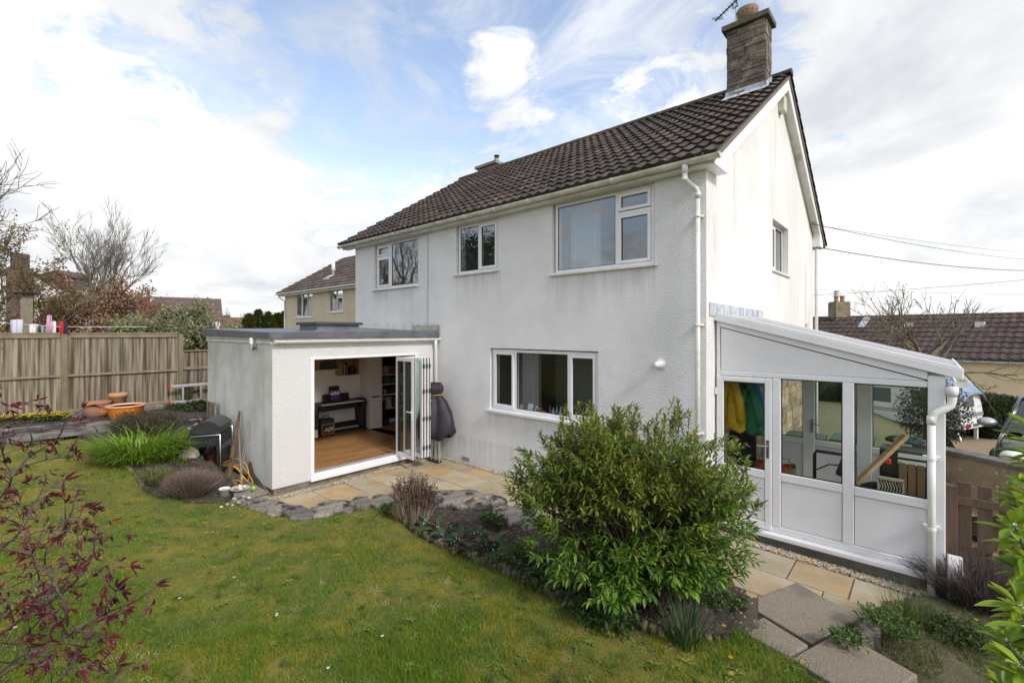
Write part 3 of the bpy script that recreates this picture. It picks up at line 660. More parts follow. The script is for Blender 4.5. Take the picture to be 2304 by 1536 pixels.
        if hand == 1:
            hn.mbox(Q, .9, .955, -.036, -.029, 1.0, 1.22); hn.tube([Q(.93, -.035, 1.16), Q(.93, -.075, 1.16), Q(.75, -.08, 1.16)], .01, 8); hn.build('handle', M_upvc, o)
            MB().tube([Q(.93, -.03, 1.06), Q(.93, -.05, 1.06)], .014, 10).build('lock', mat('brass', (.6, .42, .12), .3, metallic=1), o)
        else:
            for z in (.42, 1.0, 1.55, 2.05): MB().mbox(Q, .995, 1.012, -.022, .022, z - .04, z + .04).build('hinge', M_black, o)
    leaf(5.52, EX - .03, EX + .60, -.03, 1); leaf(5.70, EX - .03, EX + .62, .0, 0); leaf(5.775, EX - .03, EX + .62, .0, 0); leaf(5.85, EX - .03, EX + .62, 0, 0)
    return e
EXT = build_extension()

# ================================================================ LEAN-TO CONSERVATORY
CY = 6.90
M_poly = mat('white_roof_sheet', (.86, .86, .84), .6, (.80, .80, .77), 3, transl=.15)
M_panel = mat('white_infill_panel', (.76, .755, .76), .55, (.73, .725, .73), 2, bump=(180, .12, .002))
def build_conservatory():
    c = thing('conservatory', 'white plastic lean-to conservatory with sloping roof against the gable wall', 'conservatory', (-1.0, CY, 0))
    CB = 9.50
    MB().box(-2.22, .13, CY + .03, CB - .03, -.6, .018).build('plinth', M_concrete, c)
    MB().box(-2.20, .09, CY + .08, CB - .08, .0185, .03).build('floor', mat('pale_floor_tiles', (.38, .34, .30), .5, (.32, .28, .24), 4), c)
    s = MB(); s.box(-2.25, .22, CY - .09, CY + .03, .022, .085); s.box(.10, .23, CY + .031, CB + .05, .022, .085); s.build('sill', M_upvc, c, bevel=.012)
    roofz = lambda x: 2.955 - (x + 2.268) * (2.955 - 2.285) / 2.54
    def frame(P, name, bars, panes, panels):
        f = MB()
        for b in bars: f.mbox(P, *b)
        fo = f.build(name, M_upvc, c, bevel=.010, seg=2)
        for (a, b, za, zb) in panes:
            g = .012; q = MB()
            q.mbox(P, a, a + g, .018, .03, za, zb).mbox(P, b - g, b, .018, .03, za, zb).mbox(P, a + g, b - g, .018, .03, za, za + g).mbox(P, a + g, b - g, .018, .03, zb - g, zb)
            q.build('seal', M_seal, fo)
            MB().add([P(a + g, .024, za + g), P(b - g, .024, za + g), P(b - g, .024, zb - g), P(a + g, .024, zb - g)], [(0, 1, 2, 3)]).build('pane', M_glass_clear, fo)
        for (a, b, za, zb) in panels:
            g = .006
            MB().mbox(P, a, b, .028, .038, za, zb).build('shadow_gap', M_seal, fo)
            MB().mbox(P, a + g, b - g, .016, .052, za + g, zb - g).build('panel', M_panel, fo)
        return fo
    F = PLY(CY)
    bars = [(-2.25, -2.20, 0, .07, .0855, 2.93), (.005, .15, -.01, .13, .0855, 2.26), (-2.20, .005, 0, .07, .0855, .172), (-2.20, .005, 0, .07, 2.125, 2.195),
            (-1.535, -1.435, -.004, .07, .173, 2.124), (-.77, -.655, -.004, .07, .173, 2.124), (-1.434, -.771, -.002, .07, .775, .882), (-.654, .004, -.002, .07, .775, .882)]
    fo = frame(F, 'front_frame', bars, [(-1.434, -.771, .883, 2.124), (-.654, .004, .883, 2.124)], [(-1.434, -.771, .173, .774), (-.654, .004, .173, .774)])
    for x, z in ((-1.12, .128), (-.32, .128)): MB().box(x - .028, x + .028, CY - .008, CY - .0005, z - .007, z + .007).build('drain_cap', M_white_int, fo)
    # fanlight
    t = MB(); t.prism([(-2.19, CY + .016, 2.2), (-.02, CY + .016, 2.2), (-.02, CY + .016, 2.205), (-2.19, CY + .016, 2.80)], (0, .01, 0)); t.build('fanlight_panel', M_panel, fo)
    t = MB(); t.prism([(-2.2, CY + .027, 2.196), (.004, CY + .027, 2.196), (.004, CY + .027, 2.21), (-2.2, CY + .027, 2.82)], (0, .012, 0)); t.build('shadow_gap', M_seal, fo)
    t = MB(); t.prism([(-2.199, CY - .003, 2.815), (.004, CY - .003, 2.212), (.004, CY - .003, 2.30), (-2.199, CY - .003, 2.92)], (0, .073, 0)); t.build('raked_head', M_upvc, fo, bevel=.006)
    # door
    d = MB(); D = PLY(CY - .018)
    for b in [(-2.24, -2.147, 0, .06, .10, 2.118), (-1.622, -1.54, 0, .06, .10, 2.118), (-2.147, -1.622, 0, .06, 2.05, 2.118), (-2.147, -1.622, 0, .06, .10, .20), (-2.147, -1.622, 0, .06, .775, .885)]: d.mbox(D, *b)
    do = d.build('door', M_upvc, c, bevel=.010)
    MB().add([D(-2.147, .03, .886), D(-1.622, .03, .886), D(-1.622, .03, 2.05), D(-2.147, .03, 2.05)], [(0, 1, 2, 3)]).build('pane', M_glass_clear, do)
    q = MB(); g = .012
    q.mbox(D, -2.146, -2.146 + g, .02, .035, .886, 2.049).mbox(D, -1.623 - g, -1.623, .02, .035, .886, 2.049).mbox(D, -2.13, -1.64, .02, .035, .886, .898).mbox(D, -2.13, -1.64, .02, .035, 2.037, 2.049); q.build('seal', M_seal, do)
    MB().mbox(D, -2.146, -1.623, .03, .04, .201, .774).build('shadow_gap', M_seal, do); MB().mbox(D, -2.14, -1.629, .018, .05, .207, .768).build('panel', M_panel, do)
    h = MB(); h.mbox(D, -1.602, -1.566, -.012, -.001, 1.06, 1.30); h.tube([D(-1.585, -.01, 1.22), D(-1.585, -.055, 1.22), D(-1.70, -.058, 1.22)], .010, 8); h.build('handle', M_metal, do, bevel=.002)
    for z in (.35, 1.1, 1.9): MB().mbox(D, -2.262, -2.235, -.02, .01, z - .05, z + .05).build('hinge', M_upvcold, do)
    # back and side frames
    B = lambda u, d_, z: (u, CB - d_, z)
    frame(B, 'back_frame', [(-2.25, -2.19, 0, .07, .03, 2.9), (-1.62, -1.44, 0, .075, .03, 2.08), (-.86, -.66, 0, .075, .03, 2.08), (.01, .15, 0, .13, .03, 2.24), (-2.19, .01, 0, .07, 2.09, 2.2), (-2.19, .01, 0, .07, .03, .12),
          (-2.19, -1.621, 0, .07, .78, .88), (-1.439, -.861, 0, .07, .78, .88), (-.659, .009, 0, .07, .78, .88)],
          [(-2.19, -1.621, .881, 2.089), (-1.439, -.861, .881, 2.089), (-.659, .009, .881, 2.089)], [(-2.19, -1.621, .121, .779), (-1.439, -.861, .121, .779), (-.659, .009, .121, .779)])
    hh = MB(); hh.box(-1.50, -1.465, CB - .09, CB - .076, 1.0, 1.24); hh.tube([(-1.48, CB - .08, 1.17), (-1.48, CB - .13, 1.17), (-1.36, CB - .13, 1.15)], .01, 8); hh.build('back_door_handle', M_metal, c)
    t = MB(); t.prism([(-2.2, CB - .06, 2.201), (.0, CB - .06, 2.201), (.0, CB - .06, 2.22), (-2.2, CB - .06, 2.9)], (0, .02, 0)); t.build('back_fanlight', M_panel, c)
    S = PLX(.15)
    yb = [7.04, 7.86, 8.68, 9.36]
    sb = [(7.035, 9.37, 0, .07, 2.13, 2.24), (7.035, 9.37, 0, .07, .086, .17), (7.85, 7.95, 0, .075, .171, 2.129), (8.62, 8.72, 0, .075, .171, 2.129)]
    seg_ = [(7.035, 7.849), (7.951, 8.619), (8.721, 9.37)]
    sb += [(a, b, 0, .07, .78, .88) for a, b in seg_]
    frame(S, 'side_frame', sb, [(a, b, .881, 2.129) for a, b in seg_], [(a, b, .171, .779) for a, b in seg_])
    # roof
    r = MB(); r.prism([(-2.262, CY - .03, roofz(-2.262)), (.27, CY - .03, roofz(.27)), (.27, CY - .03, roofz(.27) + .03), (-2.262, CY - .03, roofz(-2.262) + .03)], (0, 2.68, 0))
    ro = r.build('roof', M_poly, c)
    b = MB(); y = CY + .3
    while y < CB:
        b.prism([(-2.262, y, roofz(-2.262) + .032), (.275, y, roofz(.275) + .032), (.275, y, roofz(.275) + .055), (-2.262, y, roofz(-2.262) + .055)], (0, .045, 0)); y += .46
    b.build('glazing_bar', M_upvc, ro)
    b = MB(); y = CY + .3
    while y < CB:
        b.prism([(-2.262, y - .012, roofz(-2.262) + .031), (.27, y - .012, roofz(.27) + .031), (.27, y - .012, roofz(.27) + .040), (-2.262, y - .012, roofz(-2.262) + .040)], (0, .010, 0)); y += .46
    b.build('bar_gasket', M_seal, ro)
    b = MB(); b.prism([(-2.266, CY - .052, roofz(-2.266) - .045), (.28, CY - .052, roofz(.28) - .045), (.28, CY - .052, roofz(.28) + .05), (-2.266, CY - .052, roofz(-2.266) + .05)], (0, .021, 0))
    b.prism([(-2.262, CY - .046, roofz(-2.262) + .051), (.28, CY - .046, roofz(.28) + .051), (.28, CY - .046, roofz(.28) + .075), (-2.262, CY - .046, roofz(-2.262) + .075)], (0, .05, 0))
    b.prism([(.272, CY - .03, roofz(.27) - .05), (.292, CY - .03, roofz(.27) - .05), (.292, CY - .03, roofz(.27) + .06), (.272, CY - .03, roofz(.27) + .06)], (0, 2.68, 0))
    b.build('edge_trim', M_upvc, ro, bevel=.004)
    fl = MB(); fl.prism([(HX1 + .004, 6.665, 2.965), (HX1 + .004, 9.45, 2.965), (HX1 + .004, 9.45, 3.125), (HX1 + .004, 6.665, 3.155)], (.012, 0, 0)); fl.prism([(HX1 + .017, 6.86, 2.985), (HX1 + .017, 9.5, 2.985), (HX1 + .12, 9.5, 2.958), (HX1 + .12, 6.86, 2.958)], (0, 0, .008))
    fl.build('flashing', M_lead, c)
    # gutter and downpipe
    gx, gz, gr = .275, 2.21, .062
    a = [math.pi + math.pi * i / 10 for i in range(11)]
    g_ = MB(); g_.prism([(gx + math.cos(t) * gr, CY - .05, gz + math.sin(t) * gr) for t in a] + [(gx + math.cos(t) * (gr - .007), CY - .05, gz + math.sin(t) * (gr - .007)) for t in a[::-1]], (0, 2.7, 0))
    g_.prism([(gx + math.cos(t) * (gr + .004), CY - .055, gz + math.sin(t) * (gr + .004)) for t in a], (0, .015, 0))
    g_.build('gutter', M_upvcold, c)
    px_ = .035; py_ = CY - .115
    d = MB(); d.lathe([(.055, 0), (.05, -.06), (.042, -.1)], (.20, CY - .06, 2.15), 14); d.tube([(.20, CY - .06, 2.16), (.20, CY - .06, 2.02), (.19, CY - .065, 1.955), (.13, CY - .085, 1.905), (.07, CY - .105, 1.87), (.04, py_, 1.82), (px_, py_, 1.74)], .040, 14)
    d.tube([(px_, py_, 1.80), (px_, py_, -.2)], .036, 14); d.tube([(px_, py_, 1.83), (px_, py_, 1.74)], .042, 14)
    do = d.build('downpipe', M_upvcold, c, smooth=True)
    k = MB()
    for z in (1.38, .62): k.tube([(px_, py_, z), (px_, py_, z - .03)], .043, 14); k.box(px_ - .07, px_ + .07, CY - .06, CY - .011, z - .03, z)
    k.build('clip', M_upvc, do)
    MB().prism([(.16, CY - .12, -.1), (.30, CY - .02, -.1), (.27, CY + .02, .33), (.16, CY - .06, .36)], (.012, -.012, 0)).build('cover_board', M_upvc, c)
    return c
CONS = build_conservatory()
# ================================================================ GROUND, LAWN, PATIO, PATHS
def sstep(a, b, x):
    t = min(1, max(0, (x - a) / (b - a))); return t * t * (3 - 2 * t)
def base_h(x, y):
    z = -.30
    z += 1.05 * sstep(-12.0, -13.6, x)
    z -= .95 * sstep(7.5, 17, y) * sstep(-3, 1, x)
    z -= .5 * sstep(17, 40, y)
    z += .28 * sstep(.6, 2.0, x) * sstep(9, 6, y)
    return z
M_soil = mat('dark_soil', (.034, .026, .020), 1.0, (.062, .048, .036), 9, 7, bump=(24, 1.0, .03), spots=((.33, .28, .22), 30, .66))
M_field = mat('rough_ground', (.09, .10, .035), 1.0, (.13, .115, .06), .6, 7, bump=(9, .8, .05))
def ground_sheet():
    def axis():
        a = [i * .5 for i in range(-52, 53)]; v = 26.0; st = .8
        while v < 600: v += st; st *= 1.28; a += [v, -v]
        return sorted(a)
    xs, ys = axis(), axis(); xs = [x - 4 for x in xs]; ys = [y + 6 for y in ys]
    m = MB(); n = len(xs)
    m.add([(x, y, base_h(x, y)) for y in ys for x in xs], [(j * n + i, j * n + i + 1, (j + 1) * n + i + 1, (j + 1) * n + i) for j in range(len(ys) - 1) for i in range(n - 1)])
    tag(m.build('ground', M_field, smooth=True), kind='structure')
ground_sheet()

CTRL = [(GP(px, py, z), z) for px, py, z in [(500, 1130, .36), (640, 1155, .33), (770, 1150, .32), (880, 1125, .31), (930, 1190, .33), (1100, 1270, .35), (1280, 1350, .36), (1500, 1430, .36),
        (1650, 1440, .32), (1775, 1490, .27), (1850, 1560, .27), (0, 1000, .82), (190, 985, .80), (300, 1060, .62), (360, 1110, .42), (500, 1300, .44), (100, 1300, .62), (900, 1450, .45), (100, 1100, .72)]]
CTRL += [(Vector(p), z) for p, z in [((0, 0, 0), .45), ((-3, -3, 0), .62), ((-10, -4, 0), .95), ((1.2, -1, 0), .40), ((-13.5, 1, 0), .88), ((-13.5, -3, 0), .95), ((-7, -2, 0), .75)]]
def lawn_h(x, y):
    a = b = 0.0
    for p, z in CTRL:
        w = 1.0 / (((p.x - x) ** 2 + (p.y - y) ** 2 + .05) ** 1.5); a += w * z; b += w
    return a / b
def inside(poly, x, y):
    c = False; n = len(poly); j = n - 1
    for i in range(n):
        xi, yi = poly[i]; xj, yj = poly[j]
        if (yi > y) != (yj > y) and x < (xj - xi) * (y - yi) / (yj - yi) + xi: c = not c
        j = i
    return c
def gp2(px, py, z): p = GP(px, py, z); return (p.x, p.y)
EDGE = [(0, 1000, .82), (190, 985, .80), (240, 1015, .72), (275, 1045, .62), (320, 1092, .5), (365, 1122, .42), (430, 1130, .38), (500, 1130, .36), (560, 1146, .34), (640, 1160, .33), (700, 1162, .33), (770, 1155, .32), (830, 1142, .31), (890, 1132, .31),
        (905, 1172, .33), (960, 1212, .34), (1020, 1240, .35), (1130, 1287, .35), (1250, 1345, .36), (1380, 1398, .36), (1500, 1428, .36), (1640, 1442, .32), (1665, 1416, .31), (1775, 1480, .28), (1880, 1560, .28)]
LAWN = [gp2(*p) for p in EDGE] + [(.55, .9), (.8, -4.5), (-13.85, -4.5), (-13.85, -1.2), (-11.9, -1.0)]
BED = [gp2(*p) for p in [(890, 1125, .31), (905, 1175, .33), (960, 1215, .34), (1020, 1243, .35), (1130, 1290, .35), (1250, 1348, .36), (1380, 1401, .36), (1500, 1431, .36), (1640, 1445, .32), (1700, 1370, .2), (1640, 1330, .2), (1560, 1290, .2), (1400, 1230, .2), (1240, 1180, .25), (1170, 1150, .3), (1100, 1135, .31), (1000, 1125, .31)]]
ROUGH = [gp2(*p) for p in [(1900, 1430, .1), (1960, 1385, 0), (2000, 1350, -.1), (2120, 1345, -.15), (2300, 1340, -.15)]] + [(2.6, 4.4), (2.6, 1.0), (.6, .9), (-.44, 3.78), (-.22, 4.1), gp2(2064, 1512, .12), gp2(1985, 1470, .1)]
def patch(name, poly, hfun, step, matl, kind='structure', jit=0.0, skirt=.35, seed=1):
    xs = [p[0] for p in poly]; ys = [p[1] for p in poly]; rs = random.Random(seed)
    x0, y0 = min(xs), min(ys); nx = int((max(xs) - x0) / step) + 2; ny = int((max(ys) - y0) / step) + 2
    cell = {(i, j) for i in range(nx) for j in range(ny) if inside(poly, x0 + (i + .5) * step, y0 + (j + .5) * step)}
    idx = {}; m = MB()
    def vid(i, j, low=False):
        k = (i, j, low)
        if k not in idx:
            x, y = x0 + i * step, y0 + j * step
            idx[k] = len(m.v); m.v.append((x, y, hfun(x, y) + rs.uniform(-jit, jit) - (skirt if low else 0))); m.c.append((1, 1, 1))
        return idx[k]
    for i, j in cell:
        m.f.append((vid(i, j), vid(i + 1, j), vid(i + 1, j + 1), vid(i, j + 1)))
        for (di, dj, a, b) in ((-1, 0, (0, 0), (0, 1)), (1, 0, (1, 0), (1, 1)), (0, -1, (0, 0), (1, 0)), (0, 1, (0, 1), (1, 1))):
            if (i + di, j + dj) not in cell:
                m.f.append((vid(i + a[0], j + a[1]), vid(i + b[0], j + b[1]), vid(i + b[0], j + b[1], True), vid(i + a[0], j + a[1], True)))
    return tag(m.build(name, matl, smooth=True), kind=kind)
M_turf = mat('mossy_turf', (.13, .145, .02), 1.0, (.23, .195, .024), 2.2, 9, .38, .62, bump=(70, 1.0, .03), layers=(((.065, .105, .015), 3.6, .52, .66, .75), ((.11, .08, .04), 5.3, .60, .72, .65), ((.045, .06, .012), 28, .52, .70, .6)))
patch('lawn', LAWN, lawn_h, .07, M_turf, jit=.004)
def bed_h(x, y): return min(lawn_h(x, y) - .02, .32) + .02 * math.sin(x * 9) * math.cos(y * 7)
patch('flower_bed_soil', BED, bed_h, .06, M_soil, jit=.014)
def rough_h(x, y): return max(-.12, .25 - .078 * (y - 2.0)) + .02 * math.sin(x * 7 + y * 5)
patch('rough_bed', ROUGH, rough_h, .07, mat('rough_turf', (.075, .072, .03), 1.0, (.11, .095, .05), 4, 7, bump=(40, .9, .03)), jit=.012)
LBED = [gp2(*p) for p in [(190, 985, .8), (240, 1015, .72), (275, 1045, .62), (320, 1092, .5), (365, 1122, .42), (430, 1130, .38), (510, 1130, .36), (520, 1095, .33), (455, 1050, .4), (420, 1000, .62), (405, 972, .7), (440, 955, .80), (445, 945, .86), (330, 940, .87), (200, 940, .87)]]
def lbed_h(x, y): return lawn_h(x, y) + .02
patch('side_bed_soil', LBED, lbed_h, .08, M_soil, jit=.012)
def pz(x): return -max(0.0, x + 5.0) * .028
# patio: sandstone flags on a mortar bed
def build_patio():
    x0, x1, y0, y1 = -9.3, .75, 1.9, 6.84
    m = MB(); m.add([(x0, y0, pz(x0) - .012), (-5, y0, -.012), (x1, y0, pz(x1) - .012), (x1, y1, pz(x1) - .012), (-5, y1, -.012), (x0, y1, pz(x0) - .012)], [(0, 1, 4, 5), (1, 2, 3, 4)])
    tag(m.build('patio_mortar', mat('grey_mortar', (.17, .15, .125), 1.0, (.11, .10, .085), 8, 6, bump=(40, .6, .01))), kind='structure')
    rs = random.Random(23); m = MB(); y = y0
    cols = [(.42, .34, .215), (.40, .32, .20), (.38, .33, .235), (.35, .31, .235), (.44, .345, .20), (.43, .365, .26), (.37, .315, .22), (.42, .30, .155)]
    while y < y1:
        h = rs.choice((.44, .58, .58, .86)); x = x0 + rs.uniform(-.4, 0); y2 = min(y + h, y1 - .0)
        while x < x1:
            w = rs.choice((.44, .58, .86, .86)); sub = [(y, y2)]
            if h > .8 and rs.random() < .5: sub = [(y, y + .43), (y + .43, y2)]
            for a, b in sub:
                xa, xb = max(x, x0), min(x + w, x1)
                if xb - xa < .08 or b - a < .06: continue
                g = .008; dz = rs.uniform(-.002, .003); c = rs.choice(cols); k = rs.uniform(.9, 1.1)
                q = [(xa + g, a + g), (xb - g, a + g), (xb - g, b - g), (xa + g, b - g)]
                q = [(u + rs.uniform(-.004, .004), v + rs.uniform(-.004, .004)) for u, v in q]
                m.add([(u, v, pz(u) + dz) for u, v in q] + [(u, v, pz(u) - .02) for u, v in q], [(0, 1, 2, 3), (0, 4, 5, 1), (1, 5, 6, 2), (2, 6, 7, 3), (3, 7, 4, 0)], tuple(t * k for t in c))
            x += w
        y = y2
    M_flag = mat('sandstone_flag', (1, 1, 1), .88, (.86, .80, .70), 2.4, 7, .4, .62, bump=(14, .35, .012), attr=True, layers=(((.42, .225, .085), 1.7, .58, .72, .5), ((.22, .19, .14), 5.5, .60, .75, .45)))
    tag(m.build('patio', M_flag, attr=True, recalc=True, bevel=.004, seg=1), kind='structure')
build_patio()
# pea gravel along the house walls
def gravel(name, strips, n, seed):
    rs = random.Random(seed); m = MB()
    for _ in range(n):
        s = rs.choice(strips); t = rs.random(); u = rs.random()
        x = s[0] + (s[2] - s[0]) * t + (s[4]) * u; y = s[1] + (s[3] - s[1]) * t + s[5] * u
        r = rs.uniform(.008, .017); c = rs.choice([(.42, .33, .22), (.34, .25, .15), (.5, .45, .36), (.22, .17, .12), (.46, .36, .22), (.3, .28, .25)])
        m.col = c; m.blob((x, y, pz(x) + r * .3 + rs.uniform(0, .012)), (r * rs.uniform(.8, 1.4), r, r * .7), rs, 5, 4, .15)
    return tag(m.build(name, MATS.get('pebbles') or mat('pebbles', (1, 1, 1), .75, attr=True), attr=True, smooth=True), 'beige pea gravel strip at the foot of the white walls', 'gravel', kind='stuff')
gravel('gravel', [(-8.0, 3.1, -8.0, 6.3, .10, 0), (-8.05, 6.44, -2.3, 6.44, 0, .1), (-2.2, 6.68, .1, 6.70, 0, .13), (-2.2, 6.72, .1, 6.74, 0, .13)], 5200, 9)
# concrete slab path climbing to the lawn
def build_path():
    m = MB(); rs = random.Random(2)
    for quad, z, zb in (([(1792, 1308), (1931, 1385), (1828, 1447), (1675, 1356)], .03, -.3), ([(1663, 1416), (1717, 1386), (1819, 1449), (1772, 1478)], .09, -.3), ([(1779, 1479), (1889, 1418), (2066, 1516), (1960, 1590)], .09, -.3)):
        ps = [GP(px, py, z) for px, py in quad]; c = sum(ps, Vector()) / 4
        k = rs.uniform(.92, 1.06)
        m.add([tuple(p) for p in ps] + [(p.x, p.y, zb) for p in ps], [(0, 1, 2, 3), (0, 4, 5, 1), (1, 5, 6, 2), (2, 6, 7, 3), (3, 7, 4, 0)], (k, k, k))
    tag(m.build('path', mat('exposed_aggregate', (.265, .228, .175), .95, (.66, .63, .59), 120, 3, .4, .6, bump=(60, .8, .012), attr=True, layers=(((.14, .125, .105), 2.2, .46, .70, .75), ((.36, .27, .15), 1.3, .56, .75, .45))), attr=True, bevel=.014), kind='structure')
    q = MB(); ps = [GP(px, py, .03) for px, py in [(1640, 1400), (1800, 1310), (1940, 1385), (2080, 1530), (1930, 1620), (1660, 1440)]]
    q.prism([(p.x, p.y, -.3) for p in ps], (0, 0, .30)); tag(q.build('path_bedding', M_soil), kind='structure')
    a = [(-13.55, -6, .86), (-11.75, -6, .83), (-11.75, 1.05, .83), (-13.55, 2.6, .87)]
    w = MB(); x = -13.5; rs = random.Random(4)
    while x < -11.8:
        y = -6 + rs.uniform(0, .5); xw = min(x + .58, -11.75)
        while y < 1.5:
            h = rs.uniform(.5, .9); w.obox(((x + xw) / 2, y + h / 2, .845), ((xw - x) / 2 - .01, 0, 0), (0, h / 2 - .01, 0), (0, 0, .03)); w.c[-8:] = [rs.choice([(1, 1, 1), (.8, .8, .8), (1.2, 1.15, 1.1), (.9, .8, .75)])] * 8; y += h
        x = xw
    tag(w.build('side_path', mat('weathered_paving', (.20, .18, .165), .95, (.13, .11, .10), 3, 6, attr=True, bump=(20, .5, .01)), attr=True), kind='structure')
build_path()
# grass blades
def build_grass():
    rs = random.Random(77); m = MB(); V, F, C = m.v, m.f, m.c
    from mathutils import noise as nz
    def blade(x, y, z, h, w, c, lean):
        a = rs.uniform(0, 6.283); ca, sa = math.cos(a), math.sin(a); l = lean * h; b = rs.uniform(0, 6.283)
        o = len(V); lx, ly = l * math.cos(b), l * math.sin(b)
        V.extend(((x - ca * w, y - sa * w, z), (x + ca * w, y + sa * w, z), (x + lx, y + ly, z + h))); C.extend((c, c, c)); F.append((o, o + 1, o + 2))
    n = 0
    while n < 190000:
        px = rs.uniform(-250, 1950); py = 1000 + 640 * rs.random() ** .85
        x, y = gp2(px, py, .45)
        for _ in range(2): x, y = gp2(px, py, lawn_h(x, y))
        if not inside(LAWN, x, y): continue
        n += 1
        d = -x * SA + y * CA; k = nz.noise((x * 1.3, y * 1.3, 0)); k2 = nz.noise((x * 4.1, y * 4.1, 3)); k3 = nz.noise((x * .8, y * .8, 9))
        h = max(.010, rs.uniform(.010, .034) * (1 + .9 * k + .7 * k2)); w = .0014 + .00034 * d
        if k2 + k3 * .8 > .44 and rs.random() < .85: continue
        r = rs.random(); q = k3 + .5 * k2
        if r < .06: c = (.36, .31, .14)
        elif q > .05 and r < .62: g = rs.uniform(.75, 1.3); c = (.30 * g, .28 * g, .024)
        else: g = rs.uniform(.6, 1.5); c = (.135 * g, .215 * g, .020 * g)
        if c[1] > c[0] and k > .15: h *= 1.35
        blade(x, y, lawn_h(x, y) - .002, h, w, c, rs.uniform(.3, 1.1))
    # the rest of the lawn, to either side of the view
    n = 0
    while n < 60000:
        x, y = rs.uniform(-13.8, .7), rs.uniform(-4.4, 4.5)
        f, l = -x * SA + y * CA, x * CA + y * SA
        if not inside(LAWN, x, y): continue
        n += 1
        if f > 2.2 and -1.3 < l / f < .75: continue
        k2 = nz.noise((x * 4.1, y * 4.1, 3)); g = rs.uniform(.6, 1.5); c = (.135 * g, .215 * g, .020 * g) if rs.random() < .55 else (.30 * g, .28 * g, .024)
        blade(x, y, lawn_h(x, y) - .002, max(.012, .026 * (1 + .7 * k2)), .004, c, rs.uniform(.3, 1.1))
    # tufts, rosettes of weeds and straw patches
    m2 = 0
    while m2 < 900:
        px = rs.uniform(-200, 1900); py = 1010 + 620 * rs.random() ** .9; x, y = gp2(px, py, .45)
        for _ in range(2): x, y = gp2(px, py, lawn_h(x, y))
        if not inside(LAWN, x, y): continue
        m2 += 1; kind = rs.random(); R_ = rs.uniform(.03, .11); d = -x * SA + y * CA; g0 = rs.uniform(.7, 1.35)
        if kind < .62:
            for _ in range(int(380 * R_)):
                xx, yy = x + rs.gauss(0, R_ * .5), y + rs.gauss(0, R_ * .5); g = g0 * rs.uniform(.8, 1.2); blade(xx, yy, lawn_h(x, y) - .004, rs.uniform(.03, .065), .0018 + .0003 * d, (.11 * g, .21 * g, .026 * g), rs.uniform(.3, 1.0))
        elif kind < .74:
            for _ in range(int(300 * R_)):
                xx, yy = x + rs.gauss(0, R_ * .6), y + rs.gauss(0, R_ * .4); g = g0 * rs.uniform(.8, 1.2); blade(xx, yy, lawn_h(x, y), rs.uniform(.01, .04), .0017 + .0003 * d, (.38 * g, .33 * g, .17 * g), rs.uniform(.8, 2.5))
        else:
            z = lawn_h(x, y) + .01; cc = rs.choice([(.13, .20, .03), (.17, .22, .05), (.10, .15, .025)])
            for i in range(rs.randint(6, 11)):
                a = rs.uniform(0, 6.28); m.leaf((x, y, z), (math.cos(a), math.sin(a), .35), (0, 0, 1), rs.uniform(.03, .07), .02, tuple(t * g0 for t in cc), curl=.25, seg=1)
    # longer tufts along the edges
    for i in range(len(EDGE) - 1):
        (a, b, z1), (c_, d_, z2) = EDGE[i], EDGE[i + 1]
        p, q = Vector(gp2(a, b, z1)), Vector(gp2(c_, d_, z2))
        for _ in range(int((q - p).length * 260)):
            t = rs.random(); r = p.lerp(q, t) + Vector((rs.gauss(0, .05), rs.gauss(0, .05)))
            g = rs.uniform(.7, 1.3); blade(r.x, r.y, lawn_h(r.x, r.y) - .01, rs.uniform(.03, .10), .0024, (.06 * g, .115 * g, .016), rs.uniform(.3, 1.0))
    for _ in range(15000):
        px = rs.uniform(1880, 2400); py = rs.uniform(1330, 1640); x, y = gp2(px, py, .05)
        if not inside(ROUGH, x, y): continue
        k2 = nz.noise((x * 3.1, y * 3.1, 3)); g = rs.uniform(.6, 1.3)
        c = (.30 * g, .24 * g, .12 * g) if rs.random() < .35 + .5 * k2 else (.06 * g, .105 * g, .02)
        if nz.noise((x * 2.2, y * 2.2, 13)) > .25: continue
        blade(x, y, rough_h(x, y) - .01, rs.uniform(.03, .11), .0022, c, rs.uniform(.4, 1.3))
    tag(m.build('grass', mat('grass_blade', (1, 1, 1), .75, attr=True, transl=.35, spec=.2), attr=True, recalc=False), 'short mossy lawn grass between the patio wall and the maple', 'grass', kind='stuff')
build_grass()

p = MB(); p.box(-11.6, -8.25, 2.25, 3.05, .02, .06); tag(p.build('yard_paving', M_concrete), kind='structure')

p = MB(); p.box(-13.8, -11.62, 2.3, 6.0, .6, .885); p.box(-13.8, -13.2, -3, 2.29, .6, .88); tag(p.build('border_soil', M_soil), kind='structure')
